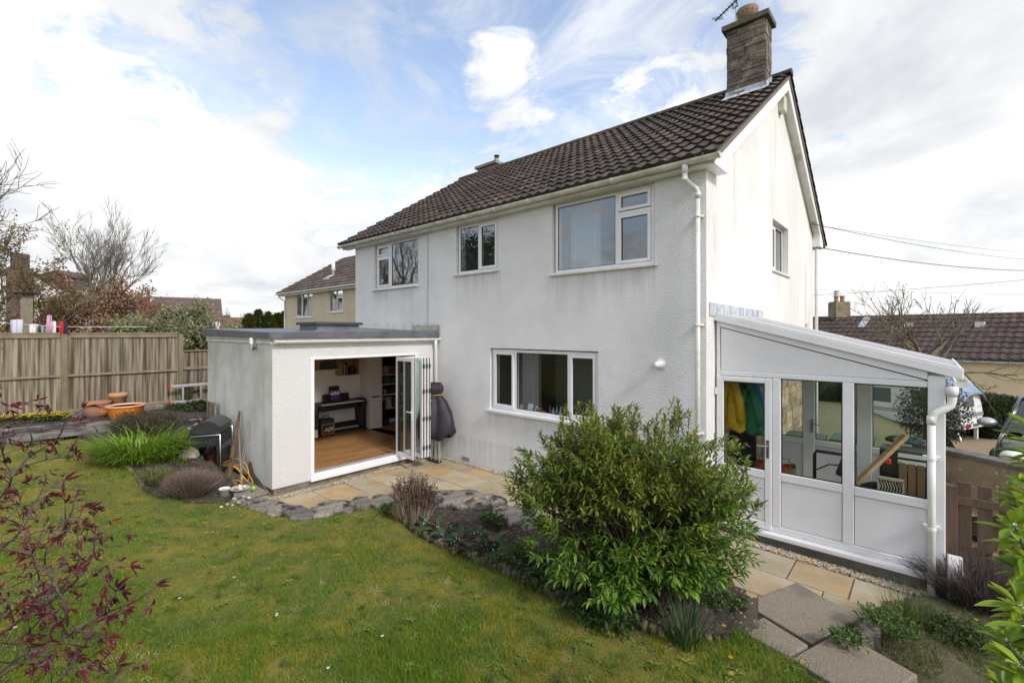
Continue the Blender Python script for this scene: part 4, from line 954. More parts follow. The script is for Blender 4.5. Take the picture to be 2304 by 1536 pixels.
# ================================================================ BACKGROUND
M_bark = mat('grey_bark', (.13, .115, .095), .95, (.20, .185, .15), 8, 6, bump=(30, .8, .01))
M_bark2 = mat('mossy_bark', (.20, .18, .13), .95, (.12, .10, .075), 5, 6, bump=(30, .8, .01))
M_leaf = mat('leaf', (1, 1, 1), .55, attr=True, transl=.30, spec=.35, base2=(.75, .78, .7), nscale=2.0)
def limb(mb, rng, p, d, l, r, depth, tips, spread=.6, up=.15, kids=(3, 4), shrink=.68, minr=.004, n=5, wig=.12, cont=.75):
    """one limb and, recursively, its branches"""
    seg = 4 if depth > 1 else 3; pts = [Vector(p)]; rad = [r]; d = Vector(d).normalized()
    for i in range(seg):
        d = (d + Vector((rng.gauss(0, wig), rng.gauss(0, wig), rng.gauss(0, wig) + up * .3))).normalized()
        pts.append(pts[-1] + d * l / seg); rad.append(max(minr * .5, r * (1 - .45 * (i + 1) / seg)))
    mb.tube(pts, rad, n if depth > 1 else 3, cap=False)
    tips.append((pts[-1], d, depth, pts))
    if depth <= 0: return
    k = rng.randint(*kids)
    for j in range(k):
        t = rng.uniform(.35, 1.0) if j else 1.0; f = t * seg; i = min(int(f), seg - 1); q = pts[i].lerp(pts[i + 1], f - i)
        ax = Vector((rng.gauss(0, 1), rng.gauss(0, 1), rng.gauss(0, 1))); ax = (ax - d * ax.dot(d)).normalized()
        s_ = spread * (rng.uniform(.2, .6) if j == 0 else rng.uniform(.6, 1.2))
        nd = (d + ax * s_ + Vector((0, 0, up))).normalized()
        limb(mb, rng, q, nd, l * shrink * rng.uniform(.75, 1.2), max(minr, rad[min(i + 1, seg)] * (cont if j == 0 else .62)), depth - 1, tips, spread, up, kids, shrink, minr, max(3, n - 1), wig, cont)
def tree(name, label, base, dirs, length, r, depth, seed, bark, trunk=None, leaves=None, group=None, cat='tree', **kw):
    t = thing(name, label, cat, tuple(base), group); rng = random.Random(seed); m = MB(); tips = []
    top = Vector(base)
    if trunk:
        top = Vector(base) + Vector(trunk); mid = Vector(base).lerp(top, .5) + Vector((rng.gauss(0, .04), rng.gauss(0, .04), 0)); m.tube([Vector(base) - Vector((0, 0, .3)), mid, top], [r * 1.35, r * 1.1, r], 9)
    for d in dirs: limb(m, rng, top, d, length * rng.uniform(.85, 1.15), r * .62, depth, tips, **kw)
    m.build('trunk', bark, t, smooth=True, recalc=False)
    if leaves:
        lm = MB(); cnt, ln, wd, cols, sp, mind = leaves
        for p, d, dep, pts in tips:
            if dep > mind: continue
            for _ in range(cnt):
                i = rng.randint(0, len(pts) - 2); q = pts[i].lerp(pts[i + 1], rng.random()) + Vector((rng.gauss(0, sp), rng.gauss(0, sp), rng.gauss(0, sp)))
                a = Vector((rng.gauss(0, 1), rng.gauss(0, 1), rng.gauss(.3, 1))); c = rng.choice(cols); g = rng.uniform(.75, 1.25)
                lm.leaf(q, a, (rng.gauss(0, 1), rng.gauss(0, 1), 1), ln * rng.uniform(.6, 1.3), wd * rng.uniform(.7, 1.3), (c[0] * g, c[1] * g, c[2] * g), seg=1)
        lm.build('crown', M_leaf, t, attr=True, recalc=False)
    return t
def at_ground(px, t, z): p = DP(px, HYP, t); p.z = z; return p
FWD = Vector((-SA, CA, 0)); RGT = Vector((CA, SA, 0))
def LD(lat, d, z): return RGT * lat + FWD * d + Vector((0, 0, z))

# --- neighbour house joined on at the left
def simple_house(name, label, o, u, wid, dep, eave, ridge, wallm, roofm, windows=(), along=True, over=.25, cat='house'):
    """o: near corner on the ground, u: unit vector along the seen front; ridge runs along u"""
    u = Vector(u).normalized(); v = Vector((-u.y, u.x, 0)); 
    h = thing(name, label, cat, tuple(o)); o = Vector(o); Q = lambda a, b, z: o + u * a + v * b + Vector((0, 0, z))
    w = MB()
    if along:
        pr = [(0, 0), (0, eave), (dep / 2, ridge), (dep, eave), (dep, 0)]; w.prism([Q(0, b, z) for b, z in pr], u * wid)
    else:
        pr = [(0, 0), (0, eave), (wid / 2, ridge), (wid, eave), (wid, 0)]; w.prism([Q(a, 0, z) for a, z in pr], v * dep)
    w.build('wall', wallm, h)
    r = MB(); t = .1; sl = (ridge - eave) / ((dep if along else wid) / 2); e = over
    if along:
        for s in ([(-e, eave - e * sl), (dep / 2, ridge)], [(dep / 2, ridge), (dep + e, eave - e * sl)]):
            r.prism([Q(-e, s[0][0], s[0][1] + .02), Q(-e, s[1][0], s[1][1] + .02), Q(-e, s[1][0], s[1][1] + t + .02), Q(-e, s[0][0], s[0][1] + t + .02)], u * (wid + 2 * e))
    else:
        for s in ([(-e, eave - e * sl), (wid / 2, ridge)], [(wid / 2, ridge), (wid + e, eave - e * sl)]):
            r.prism([Q(s[0][0], -e, s[0][1] + .02), Q(s[1][0], -e, s[1][1] + .02), Q(s[1][0], -e, s[1][1] + t + .02), Q(s[0][0], -e, s[0][1] + t + .02)], v * (dep + 2 * e))
    ro = r.build('roof', roofm, h)
    for (a0, a1, z0, z1) in windows:
        f = MB(); g = .06
        f.mbox(lambda a, d, z: Q(a, -d, z), a0, a1, -.02, .03, z0, z1); fo = f.build('window', M_upvc, h)
        p = MB(); p.add([Q(a0 + g, -.034, z0 + g), Q(a1 - g, -.034, z0 + g), Q(a1 - g, -.034, z1 - g), Q(a0 + g, -.034, z1 - g)], [(0, 1, 2, 3)]); p.build('pane', M_pane, fo)
    return h, Q, ro
M_pane = mat('dark_window_pane', (.03, .035, .04), .05, spec=.9)
M_beige = mat('beige_render', (.68, .58, .42), .9, (.61, .52, .37), 1.2, 5, bump=(30, .5, .012))
M_rooftex = mat('far_brown_tiles', (.085, .055, .048), .9, (.12, .085, .07), 5, 6, bump=(14, .6, .03, (1, 1, 3)), streak=((.15, .12, .10), 2.5, .5, .7, .4))
def neighbour():
    Y = 10.9; a = PY(641, 700, Y); b = a.x + 13.0
    h = thing('neighbour_house', 'beige rendered house with brown tiled roof beyond the flat roofed extension', 'house', (a.x, Y, 0))
    P = PLY(Y); X0 = a.x
    wn = []
    for (l, r, t, bt) in ((665, 703, 655, 713), (740, 771, 645, 701)):
        p, q = PY(l, bt, Y), PY(r, t, Y); wn.append((p.x, q.x, PY((l + r) / 2, bt, Y).z, PY((l + r) / 2, t, Y).z))
    w = MB(); wall_grid(w, P, X0, b, -.5, 4.72, [(x0, x1, z0, z1) for x0, x1, z0, z1 in wn], .3); w.box(X0, X0 + .3, Y + .301, Y + 7.5, -.5, 4.72); w.box(X0 + .31, b, Y + 7.2, Y + 7.5, -.5, 4.72); w.box(b - .3, b, Y + .301, Y + 7.19, -.5, 4.72)
    w.build('wall', M_beige, h)
    MB().box(X0 + .32, b - .32, Y + 3, Y + 3.1, 0, 4.7).box(X0 + .32, b - .32, Y + .32, Y + 2.99, 4.5, 4.6).build('inner_wall', M_white_int, h)
    for i, (x0, x1, z0, z1) in enumerate(wn):
        W_ = x1 - x0; g = .05
        if i == 0: li = [(x0 + g, x0 + W_ * .36, z0 + g, z1 - g, True), (x0 + W_ * .40, x0 + W_ * .66, z0 + g, z1 - g, False), (x0 + W_ * .70, x1 - g, z0 + g, z1 - g, False)]; mu = [x0 + W_ * .38, x0 + W_ * .68]; tr = []
        else: li = [(x0 + g, x0 + W_ * .48, z0 + g, z1 - g, False), (x0 + W_ * .55, x1 - g, z0 + .62 * (z1 - z0), z1 - g, False), (x0 + W_ * .55, x1 - g, z0 + g, z0 + .57 * (z1 - z0), True)]; mu = [x0 + W_ * .515]; tr = [(x0 + W_ * .55, x1 - g, z0 + .595 * (z1 - z0))]
        window(h, 'window', PLY(Y + .05), x0, x1, z0, z1, li, mull=mu, trans=tr, sill=(x0 - .12, x1 + .08, -.1, .05, z0 - .06, z0 - .005))
    e = PY(632, 652, Y - .3)
    rf = tile_field(X0 - .35, b, Y - .32, 4.86, Y + 3.75, 7.35, 12, .25, random.Random(9), spw=6, cols=((.10, .075, .062), (.08, .06, .05), (.13, .10, .082))).build('roof', M_tile, h, attr=True)
    f = MB(); f.box(X0 - .3, b, Y - .26, Y - .24, 4.70, 4.84); f.box(X0 - .3, b, Y - .239, Y - .001, 4.70, 4.715); f.build('fascia', M_upvcold, h)
    g = MB(); a_ = [math.pi + math.pi * i / 8 for i in range(9)]; g.prism([(X0 - .4, Y - .32 + math.cos(t) * .06, 4.83 + math.sin(t) * .06) for t in a_], (b - X0 + .3, 0, 0)); g.build('gutter', M_gutter, h)
    MB().tube([(X0 - .1, Y - .32, 4.8), (X0 - .1, Y - .28, 4.66), (X0 + .12, Y - .06, 4.42), (X0 + .12, Y - .06, 0)], .04, 10).build('downpipe', M_upvc, h, smooth=True)
    v = PY(750, 620, Y + 1.0); sl = (7.35 - 4.86) / 4.07; zz = 4.86 + (1.32) * sl
    q = MB(); q.lathe([(.07, 0), (.07, .28), (.12, .30), (.09, .40), (.1, .42), (.08, .72), (.0, .72)], (v.x, Y + 1.0, zz), 14); q.build('roof_vent', M_upvc, h, smooth=True)
    MB().obox((v.x - .1, Y + .8, zz - .06), (.3, 0, 0), (0, .2, .13), (0, -.005, .01)).build('vent_flashing', M_lead, h)
neighbour()

# --- far houses beyond the fence
M_whitewall = mat('white_painted_wall', (.72, .72, .70), .9, (.66, .66, .64), 2)
def far_houses():
    bD = 25.0
    o = at_ground(-330, bD, .5)
    h, Q, ro = simple_house('white_house', 'white gabled house with brown chimney breast and dormer behind the blossom tree', o, RGT + FWD * 1.05, 12.2, 9, 2.9, 6.3, M_whitewall, M_rooftex, [(1.2, 2.6, 1.2, 2.6)], along=False, over=.3)
    c = MB(); p = at_ground(45, 28.9, .5); c.obox(p + Vector((0, 0, 3.1)), RGT * .5, FWD * .35, (0, 0, 3.1)); co = c.build('chimney', mat('brown_cladding', (.13, .075, .06), .8, bump=(20, .5, .02, (.1, .1, 4))), h)
    MB().obox(p + Vector((.2, 0, 6.6)), RGT * .3, FWD * .3, (0, 0, .45)).build('stack', M_rooftex, co)
    d = MB(); p = at_ground(150, 33.0, 5.75); d.obox(p + Vector((0, 0, .4)), RGT * .85, FWD * .9, (0, 0, .45)); do = d.build('dormer', M_pane, h)
    d = MB(); a = p + Vector((0, 0, .86)); 
    d.prism([a - RGT * 1.25 - FWD * 1.0 + Vector((0, 0, -.12)), a - FWD * 1.0 + RGT * .2 + Vector((0, 0, .26)), a + RGT * 1.2 - FWD * 1.0 + Vector((0, 0, -.16)), a + RGT * 1.2 - FWD * 1.0, a + RGT * .2 - FWD * 1.0 + Vector((0, 0, .40)), a - RGT * 1.25 - FWD * 1.0], FWD * 2)
    d.build('dormer_roof', M_rooftex, do)
    for s in (-.86, .25, .86): MB().obox(p + RGT * s - FWD * .92 + Vector((0, 0, .4)), RGT * .05, FWD * .03, (0, 0, .45)).build('frame', M_upvc, do)
    bD = 44.0; o = at_ground(330, bD, .6)
    h, Q, ro = simple_house('white_house', 'white house with long brown roof and white chimney beyond the green bush', o, RGT + FWD * .72, 5.9, 5, 3.45, 5.5, M_whitewall, M_rooftex, [(1.5, 2.5, 1.9, 2.9), (3.8, 4.8, 1.9, 2.9)])
    MB().obox(Q(.0, 2.2, 4.3), RGT * .42, FWD * .5, (0, 0, 1.15)).build('chimney', M_whitewall, h); co = h.children[-1]
    MB().obox(Q(.0, 2.2, 5.52), RGT * .5, FWD * .58, (0, 0, .06)).build('cap', M_concrete, co); MB().lathe([(.13, 0), (.11, .4), (0, .4)], tuple(Q(.05, 2.2, 5.58)), 10).build('chimney_pot', M_concrete, co)
    o = at_ground(262, 40, .6); h, Q, ro = simple_house('brick_house', 'house with red brick chimney half hidden by the blossom tree', o, RGT + FWD * .8, 3.0, 4, 2.4, 3.6, M_whitewall, M_rooftex)
    MB().obox(Q(1.6, 2.6, 4.2), RGT * .55, FWD * .5, (0, 0, 1.1)).build('chimney', mat('red_brick', (.22, .085, .06), .9, (.15, .06, .045), 9), h)
    o = at_ground(497, 60, .2); h, Q, ro = simple_house('cottage', 'small cottage with orange brown roof beside the conifers', o, RGT + FWD * .6, 3.4, 4, 2.95, 4.3, M_whitewall, mat('orange_tiles', (.17, .095, .06), .9, (.12, .07, .05), 3))
    MB().obox(Q(.6, 2.2, 4.0), RGT * .3, FWD * .3, (0, 0, .7)).build('chimney', MATS['red_brick'], h)
far_houses()

# --- bungalow on the right, ridge running away to the left
def bungalow():
    u = (ray(350)[0], ray(350)[1], 0); u = Vector(u).normalized()                # towards the far left end
    A = DP(2304, 806, 19.0); A.z = 0; zE = DP(2304, 806, 19.0).z; o = A - u * 9.0; n = Vector((u.y, -u.x, 0)); n = n if n.dot(-FWD) > 0 else -n
    h = thing('bungalow', 'yellow rendered bungalow with long dark brown roof across the gravel drive', 'bungalow', tuple(o + Vector((0, 0, -1.5))))
    gz = -1.6; L_ = 24.5
    # left end: where the ridge stops
    v = -n; dep = 8.0; rdg = DP(2304, 707.7, 23.0).z
    w = MB(); w.prism([o + Vector((0, 0, gz)), o + Vector((0, 0, zE)), o + v * dep / 2 + Vector((0, 0, rdg - .2)), o + v * dep + Vector((0, 0, zE)), o + v * dep + Vector((0, 0, gz))], u * L_); w.build('wall', mat('yellow_render', (.90, .73, .45), .9, (.84, .67, .40), .8, 5), h)
    r = MB(); mb = tile_field(0, L_ + .3, -.35, zE - .06, dep / 2, rdg, 9, .30, random.Random(6), spw=6, cols=((.075, .042, .038), (.06, .036, .033), (.09, .055, .047), (.07, .045, .04)))
    r = mb; r.v = [tuple(o + u * x + v * y + Vector((0, 0, z))) for x, y, z in mb.v]
    ro = r.build('roof', M_tile, h, attr=True)
    b = MB(); b.prism([o + v * (dep / 2) + Vector((0, 0, rdg)), o + v * (dep + .3) + Vector((0, 0, zE)), o + v * (dep + .3) + Vector((0, 0, zE - .1)), o + v * (dep / 2) + Vector((0, 0, rdg - .1))], u * (L_ + .3)); b.build('rear_roof_slope', M_rooftex, h)
    rt = MB(); pr = [(math.cos(a) * .12, math.sin(a) * .10) for a in [math.pi * i / 6 for i in range(7)]]; x = 0
    while x < L_: rt.prism([o + u * x + v * (dep / 2 + y) + Vector((0, 0, rdg - .02 + z)) for y, z in pr], u * .42); x += .44
    rt.c = [(.12, .075, .055)] * len(rt.v); rt.build('ridge', M_tile, ro, attr=True)
    f = MB(); f.prism([o - v * .33 + Vector((0, 0, zE - .22)), o - v * .30 + Vector((0, 0, zE - .22)), o - v * .30 + Vector((0, 0, zE - .08)), o - v * .33 + Vector((0, 0, zE - .08))], u * (L_ + .2)); f.build('fascia', M_upvc, h)
    g = MB(); g.tube([o - v * .40 + Vector((0, 0, zE - .08)), o - v * .40 + u * L_ + Vector((0, 0, zE - .08))], .055, 8); g.build('gutter', M_black, h)
    for px, py in ((2205, 735), (2045, 735)):
        s = v * 1.9; # place roof vents on the slope by ray/plane
        d = Vector((ray(px)[0], ray(px)[1], -(py - HYP) / FPX)); nn = Vector((0, 0, dep / 2 + .35)) + n * (rdg - zE + .06); p0 = o - v * .35 + Vector((0, 0, zE - .06))
        t = (p0 - Vector((0, 0, CAMH))).dot(nn) / d.dot(nn); q = Vector((0, 0, CAMH)) + d * t
        MB().obox(q + Vector((0, 0, .1)), u * .16, v * .14, (0, 0, .13)).build('roof_vent', M_upvcold, h)
    d = Vector((ray(1945)[0], ray(1945)[1], -(727 - HYP) / FPX)); t = (p0 - Vector((0, 0, CAMH))).dot(nn) / d.dot(nn); q = Vector((0, 0, CAMH)) + d * t
    sv = (v * (dep / 2) + Vector((0, 0, rdg - zE))).normalized(); MB().obox(q + Vector((0, 0, .08)), u * .16, sv * .7, (0, 0, .02)).build('lead_valley', M_lead, ro)
    # chimney at the far end
    c0 = DP(1888, 715, 0.0001); 
    dirn = Vector((ray(1888)[0], ray(1888)[1], 0)); pr0 = o + v * (dep / 2)
    # intersect the view direction with the ridge line in plan
    den = dirn.x * u.y - dirn.y * u.x; tt = (pr0.x * u.y - pr0.y * u.x) / den; q = dirn * tt; D_ = q.dot(FWD)
    zc = lambda py: CAMH - (py - HYP) / FPX * D_
    c = MB(); c.obox((q.x, q.y, (zc(728) + zc(682)) / 2), RGT * .42, FWD * .35, (0, 0, (zc(682) - zc(728)) / 2)); c.obox((q.x, q.y, zc(713)), RGT * .47, FWD * .4, (0, 0, .04)); c.obox((q.x, q.y, zc(681)), RGT * .40, FWD * .33, (0, 0, .05))
    co = c.build('chimney', mat('lichened_stone', (.27, .22, .14), .95, (.16, .14, .10), 3.5, 6, bump=(12, .8, .03), spots=((.42, .40, .33), 9, .8)), h)
    for s, zz in ((-.17, 0), (.19, 0)):
        MB().lathe([(.13, 0), (.11, .12), (.12, .3), (.15, .33), (.15, .37), (.1, .37), (.09, .1)], (q.x + RGT.x * s, q.y + RGT.y * s, zc(681) + .04), 14).build('chimney_pot', mat('orange_clay_pot', (.42, .24, .11), .85) if 'orange_clay_pot' not in MATS else MATS['orange_clay_pot'], co, smooth=True)
    MB().lathe([(.12, 0), (.12, .22), (.17, .24), (.1, .31), (0, .33)], (q.x - RGT.x * .17, q.y - RGT.y * .17, zc(681) + .4), 12).build('cowl', M_metal, co)
    # hipped left end
    return o, u, v, zE
BUN = bungalow()

# --- fence on the left boundary
M_fence = mat('weathered_fence_wood', (.285, .245, .188), .9, (.252, .214, .162), 2.2, 5, stretch=(8, 8, .3), attr=True, bump=(40, .15, .004, (2, 2, .08)), layers=(((.19, .18, .11), 1.0, .58, .78, .30),))
M_rail = mat('brown_fence_rail', (.235, .185, .125), .9, (.175, .14, .095), 5, 5, bump=(30, .3, .004))
M_post = mat('mossy_fence_post', (.20, .165, .11), .9, (.13, .115, .06), 4, 6, bump=(30, .5, .006))
def build_fence():
    X = -13.95; zt, zb = 2.72, .92
    def panel(y0, y1, label):
        t = thing('boundary_fence', label, 'fence', (X, y0, zb), 'wooden panels of the boundary fence'); m = MB(); rs = random.Random(int(y0 * 10) + 77); y = y0 + .005
        while y < y1 - .01:
            w = rs.uniform(.10, .15); y2 = min(y + w, y1 + .015); k = rs.uniform(.82, 1.14); dx = rs.uniform(0, .008)
            m.box(X - .02 + dx, X + dx, y, y2 - .003, zb + rs.uniform(0, .02), zt - .05); m.c[-8:] = [(k, k * rs.uniform(.95, 1.02), k * rs.uniform(.9, 1.02))] * 8; y = y2
        m.build('boards', M_fence, t, attr=True)
        for za, zb_ in ((1.765, 1.81), (.99, 1.05)):
            r = MB(); r.prism([(X + .012, y0 + .002, za), (X + .055, y0 + .002, za), (X + .05, y0 + .002, zb_ - .01), (X + .012, y0 + .002, zb_)], (0, y1 - y0 - .02, 0)); r.build('rail', M_rail, t)
        r = MB(); r.box(X - .05, X + .045, y0 + .03, y1 - .02, zt - .028, zt); r.box(X + .011, X + .036, y0 + .05, y1 - .02, zt - .115, zt - .029); r.build('capping', M_rail, t)
    panel(-3.0, -1.10, 'fence panel past the frame edge'); panel(-1.0, .95, 'wooden fence panel beside the yellow flowers at the edge of the lawn'); panel(1.05, 3.05, 'wooden fence panel behind the orange tub and terracotta pots')
    for y, lab in ((-1.05, 'square fence post at the far edge'), (1.0, 'mossy square fence post between the two tall panels'), (3.10, 'square fence post beside the ladder')):
        tag(MB().box(X - .05, X + .065, y - .05, y + .05, .6, zt - .03).build('fence_post', M_post, None, loc=(X, y, .6), bevel=.008), lab, 'fence post', 'posts of the boundary fence')
    t = thing('low_fence', 'lower wooden fence panel with the ladder in front beside the extension', 'fence', (X, 3.2, .8)); m = MB(); rs = random.Random(3); y = 3.16
    while y < 6.4:
        w = rs.uniform(.10, .14); k = rs.uniform(.7, .95); m.box(X - .02, X, y, y + w - .003, .85, 2.24); m.c[-8:] = [(k, k * .96, k * .95)] * 8; y += w
    m.build('boards', M_fence, t, attr=True)
    for z in (1.78, 1.0): MB().box(X + .001, X + .04, 3.16, 6.4, z, z + .07).build('rail', M_rail, t)
    MB().box(X - .04, X + .04, 3.16, 6.4, 2.242, 2.27).build('capping', M_rail, t)
    # gravel board / low retaining wall under the fence
    tag(MB().box(X + .02, X + .18, 1.1, 6.0, .5, .98).build('retaining_wall', M_stone, None, loc=(X, 1.1, .5), bevel=.02), 'low dark stone retaining wall under the fence', 'wall')
build_fence()
# tall concrete post with cap beyond the fence
p = at_ground(60, 12.9, .8); m = MB(); zt = DP(60, 663, 12.9).z
t = thing('concrete_post', 'tall weathered concrete post with dark flat cap beyond the fence', 'post', tuple(p)); m.obox((p.x, p.y, (.8 + zt) / 2), RGT * .085, FWD * .085, (0, 0, (zt - .8) / 2)); m.build('post', mat('pale_weathered_concrete', (.34, .29, .21), .95, (.24, .21, .15), 4, 6), t)
MB().obox((p.x, p.y, zt + .03), RGT * .17, FWD * .17, (0, 0, .03)).build('cap', M_black, t)
# washing on the line
def washing():
    D0 = 12.2; items = [('white shirt hanging on the washing line at the far edge', 38, 718, 758, 30, (.70, .70, .82)), ('white sheet hanging on the washing line beside the concrete post', 76, 728, 758, 22, (.80, .80, .84)), ('dark grey cloth hanging on the washing line', 88, 732, 758, 7, (.09, .10, .12)),
        ('pale grey towel hanging on the washing line', 95, 733, 758, 8, (.45, .48, .44)), ('green cloth hanging low on the washing line', 104, 738, 758, 12, (.05, .42, .14)), ('pink patterned top hanging on the washing line', 111, 708, 744, 9, (.72, .45, .62)), ('white cloth hanging on the washing line beside the red one', 121, 722, 758, 11, (.78, .76, .70)),
        ('red cloth hanging on the washing line', 138, 722, 760, 11, (.62, .03, .05)), ('black cloth hanging on the washing line', 148, 724, 756, 6, (.03, .035, .05))]
    rs = random.Random(9)
    for lab, px, y0, y1, w, c in items:
        a, b = DP(px - w / 2, y0, D0 + rs.uniform(0, .3)), DP(px + w / 2, y0, D0 + rs.uniform(0, .3)); zb = DP(px, y1 + 14, D0).z; m = MB(); n = 10; vs = []
        for z in (0, .5, 1):
            for i in range(n): q = a.lerp(b, i / (n - 1)) + FWD * (.05 * math.sin(i * 1.9 + px) * (z + .2)); vs.append((q.x, q.y, a.z + (zb - a.z) * z - (.04 * abs(i - n / 2) / n if z == 0 else 0)))
        m.add(vs, [(r * n + i, r * n + i + 1, (r + 1) * n + i + 1, (r + 1) * n + i) for r in range(2) for i in range(n - 1)])
        o = m.build('laundry', mat('cloth_' + str(px), c, .9, transl=.25), None, smooth=True, recalc=False, loc=tuple(a)); s = o.modifiers.new('thick', 'SOLIDIFY'); s.thickness = .006
        tag(o, lab, 'laundry', 'washing on the line')
    p, q = DP(-60, 722, D0 + .15), DP(330, 735, D0 + .15)
    tag(MB().tube([p, p.lerp(q, .5) - Vector((0, 0, .08)), q], .008, 5).build('washing_line', M_upvcold, None, loc=tuple(p)), 'thin washing line stretched behind the fence', 'line')
washing()

# --- trees on the left
def bg_trees():
    rs = random.Random(12)
    # budding tree coming in from the frame edge
    b = at_ground(-110, 13.2, .8); dirs = [RGT * 1.0 + Vector((0, 0, .5)), RGT * .9 + FWD * .3 + Vector((0, 0, .8)), RGT * .8 - FWD * .2 + Vector((0, 0, .38)), RGT * .8 + Vector((0, 0, .95)), -RGT * .5 + Vector((0, 0, .5)), RGT * 1.1 + FWD * .3 + Vector((0, 0, .4))]
    tree('budding_tree', 'tree with opening orange green buds reaching in from the edge above the fence', b, dirs, 1.75, .10, 4, 5, M_bark, trunk=(.0, 0, 1.1), leaves=(8, .085, .05, [(.20, .15, .05), (.16, .15, .04), (.24, .13, .06)], .03, 1), spread=.6, up=.13, kids=(3, 4), shrink=.68, minr=.0045, wig=.14)
    # big round bare tree
    b = at_ground(215, 30, .4); dirs = []
    for a in [(-.38, 1.4), (-.2, 1.6), (-.03, 1.7), (.15, 1.6), (.32, 1.5), (.52, 1.3), (.7, 1.05), (.85, .8), (.42, 1.2), (.22, 1.5), (.6, .75)]: dirs.append(RGT * a[0] + Vector((0, 0, a[1])) + FWD * rs.uniform(-.4, .4))
    tree('bare_tree', 'tall bare tree with round crown of fine twigs behind the blossom tree', b, dirs, 2.25, .22, 5, 3, M_bark, trunk=(0, 0, 3.3), spread=.42, up=.10, kids=(3, 3), shrink=.70, minr=.0085, wig=.10)
    # pink blossom tree
    b = at_ground(212, 17.5, .8); dirs = [RGT * math.cos(a) * 1.0 + FWD * math.sin(a * 1.7) * .6 + Vector((0, 0, .35 + .8 * math.sin(a))) for a in [.15, .45, .8, 1.1, 1.5, 1.9, 2.3, 2.6, 2.9]]
    tree('blossom_tree', 'spreading tree with dusky pink blossom and reddish leaves above the fence', b, dirs, 1.36, .11, 3, 8, M_bark, trunk=(0, 0, .75), leaves=(46, .10, .075, [(.46, .24, .20), (.38, .17, .14), (.27, .20, .09), (.52, .30, .26), (.24, .20, .08)], .13, 2), spread=.6, up=.11, kids=(3, 4), shrink=.68, minr=.007, wig=.15)
    # olive green bush
    b = at_ground(402, 15.0, .8); dirs = [RGT * math.cos(a) * .62 + FWD * math.sin(a * 2.3) * .5 + Vector((0, 0, .25 + .85 * math.sin(a))) for a in [.1, .4, .7, 1.0, 1.3, 1.6, 1.9, 2.2, 2.5, 2.8, 3.05]]
    tree('olive_bush', 'dense grey green evergreen bush with yellowish top behind the low fence', b, dirs, .95, .07, 3, 4, M_bark, trunk=(0, 0, .55), leaves=(80, .10, .06, [(.27, .28, .17), (.23, .25, .15), (.36, .34, .14), (.34, .35, .19), (.17, .19, .11)], .13, 3), spread=.6, up=.1, kids=(3, 4), shrink=.68, minr=.006, wig=.15, cat='bush')
    b = at_ground(520, 52, .2); tree('bare_tree', 'small distant bare tree above the cottage roof', b, [RGT * s + Vector((0, 0, 1.2)) for s in (-.6, -.25, .1, .4, .7)], 1.5, .12, 3, 6, M_bark, trunk=(0, 0, 1.6), spread=.45, up=.1, kids=(3, 3), shrink=.66, minr=.02)
    labs = ['yellow green conifer nearest the cottage', 'dark green conifer second from the cottage', 'yellow green conifer third from the cottage', 'dark conifer touching the beige house wall', 'tallest conifer next to the neighbour house']
    for i, (px, top, w) in enumerate(((560, 708, 26), (582, 699, 30), (604, 704, 26), (624, 706, 24), (640, 702, 24))):
        D_ = 34 + i; base = at_ground(px, D_, .2); zt = DP(px, top, D_).z; t = thing('conifer', labs[i], 'tree', tuple(base), 'conifers beyond the extension'); m = MB(); r = random.Random(i)
        H_ = zt - .2; W_ = w / FPX * D_ * 1.5
        for _ in range(2600):
            f = r.random() ** .8; a = r.uniform(0, 6.28); rad = W_ * (1 - f) ** .7 * r.uniform(.35, 1.05); q = base + Vector((math.cos(a) * rad, math.sin(a) * rad, f * H_))
            c = r.choice([(.18, .19, .03), (.22, .21, .035), (.10, .12, .03), (.07, .09, .025)]) if i % 2 == 0 else r.choice([(.11, .13, .03), (.08, .10, .028), (.16, .165, .035)])
            m.leaf(q, (math.cos(a), math.sin(a), r.uniform(.2, 1.2)), (0, 0, 1), r.uniform(.15, .32), .12, c, seg=1)
        m.build('crown', M_leaf, t, attr=True, recalc=False); MB().tube([base, base + Vector((0, 0, H_ * .8))], [.12, .03], 6).build('trunk', M_bark, t)
bg_trees()

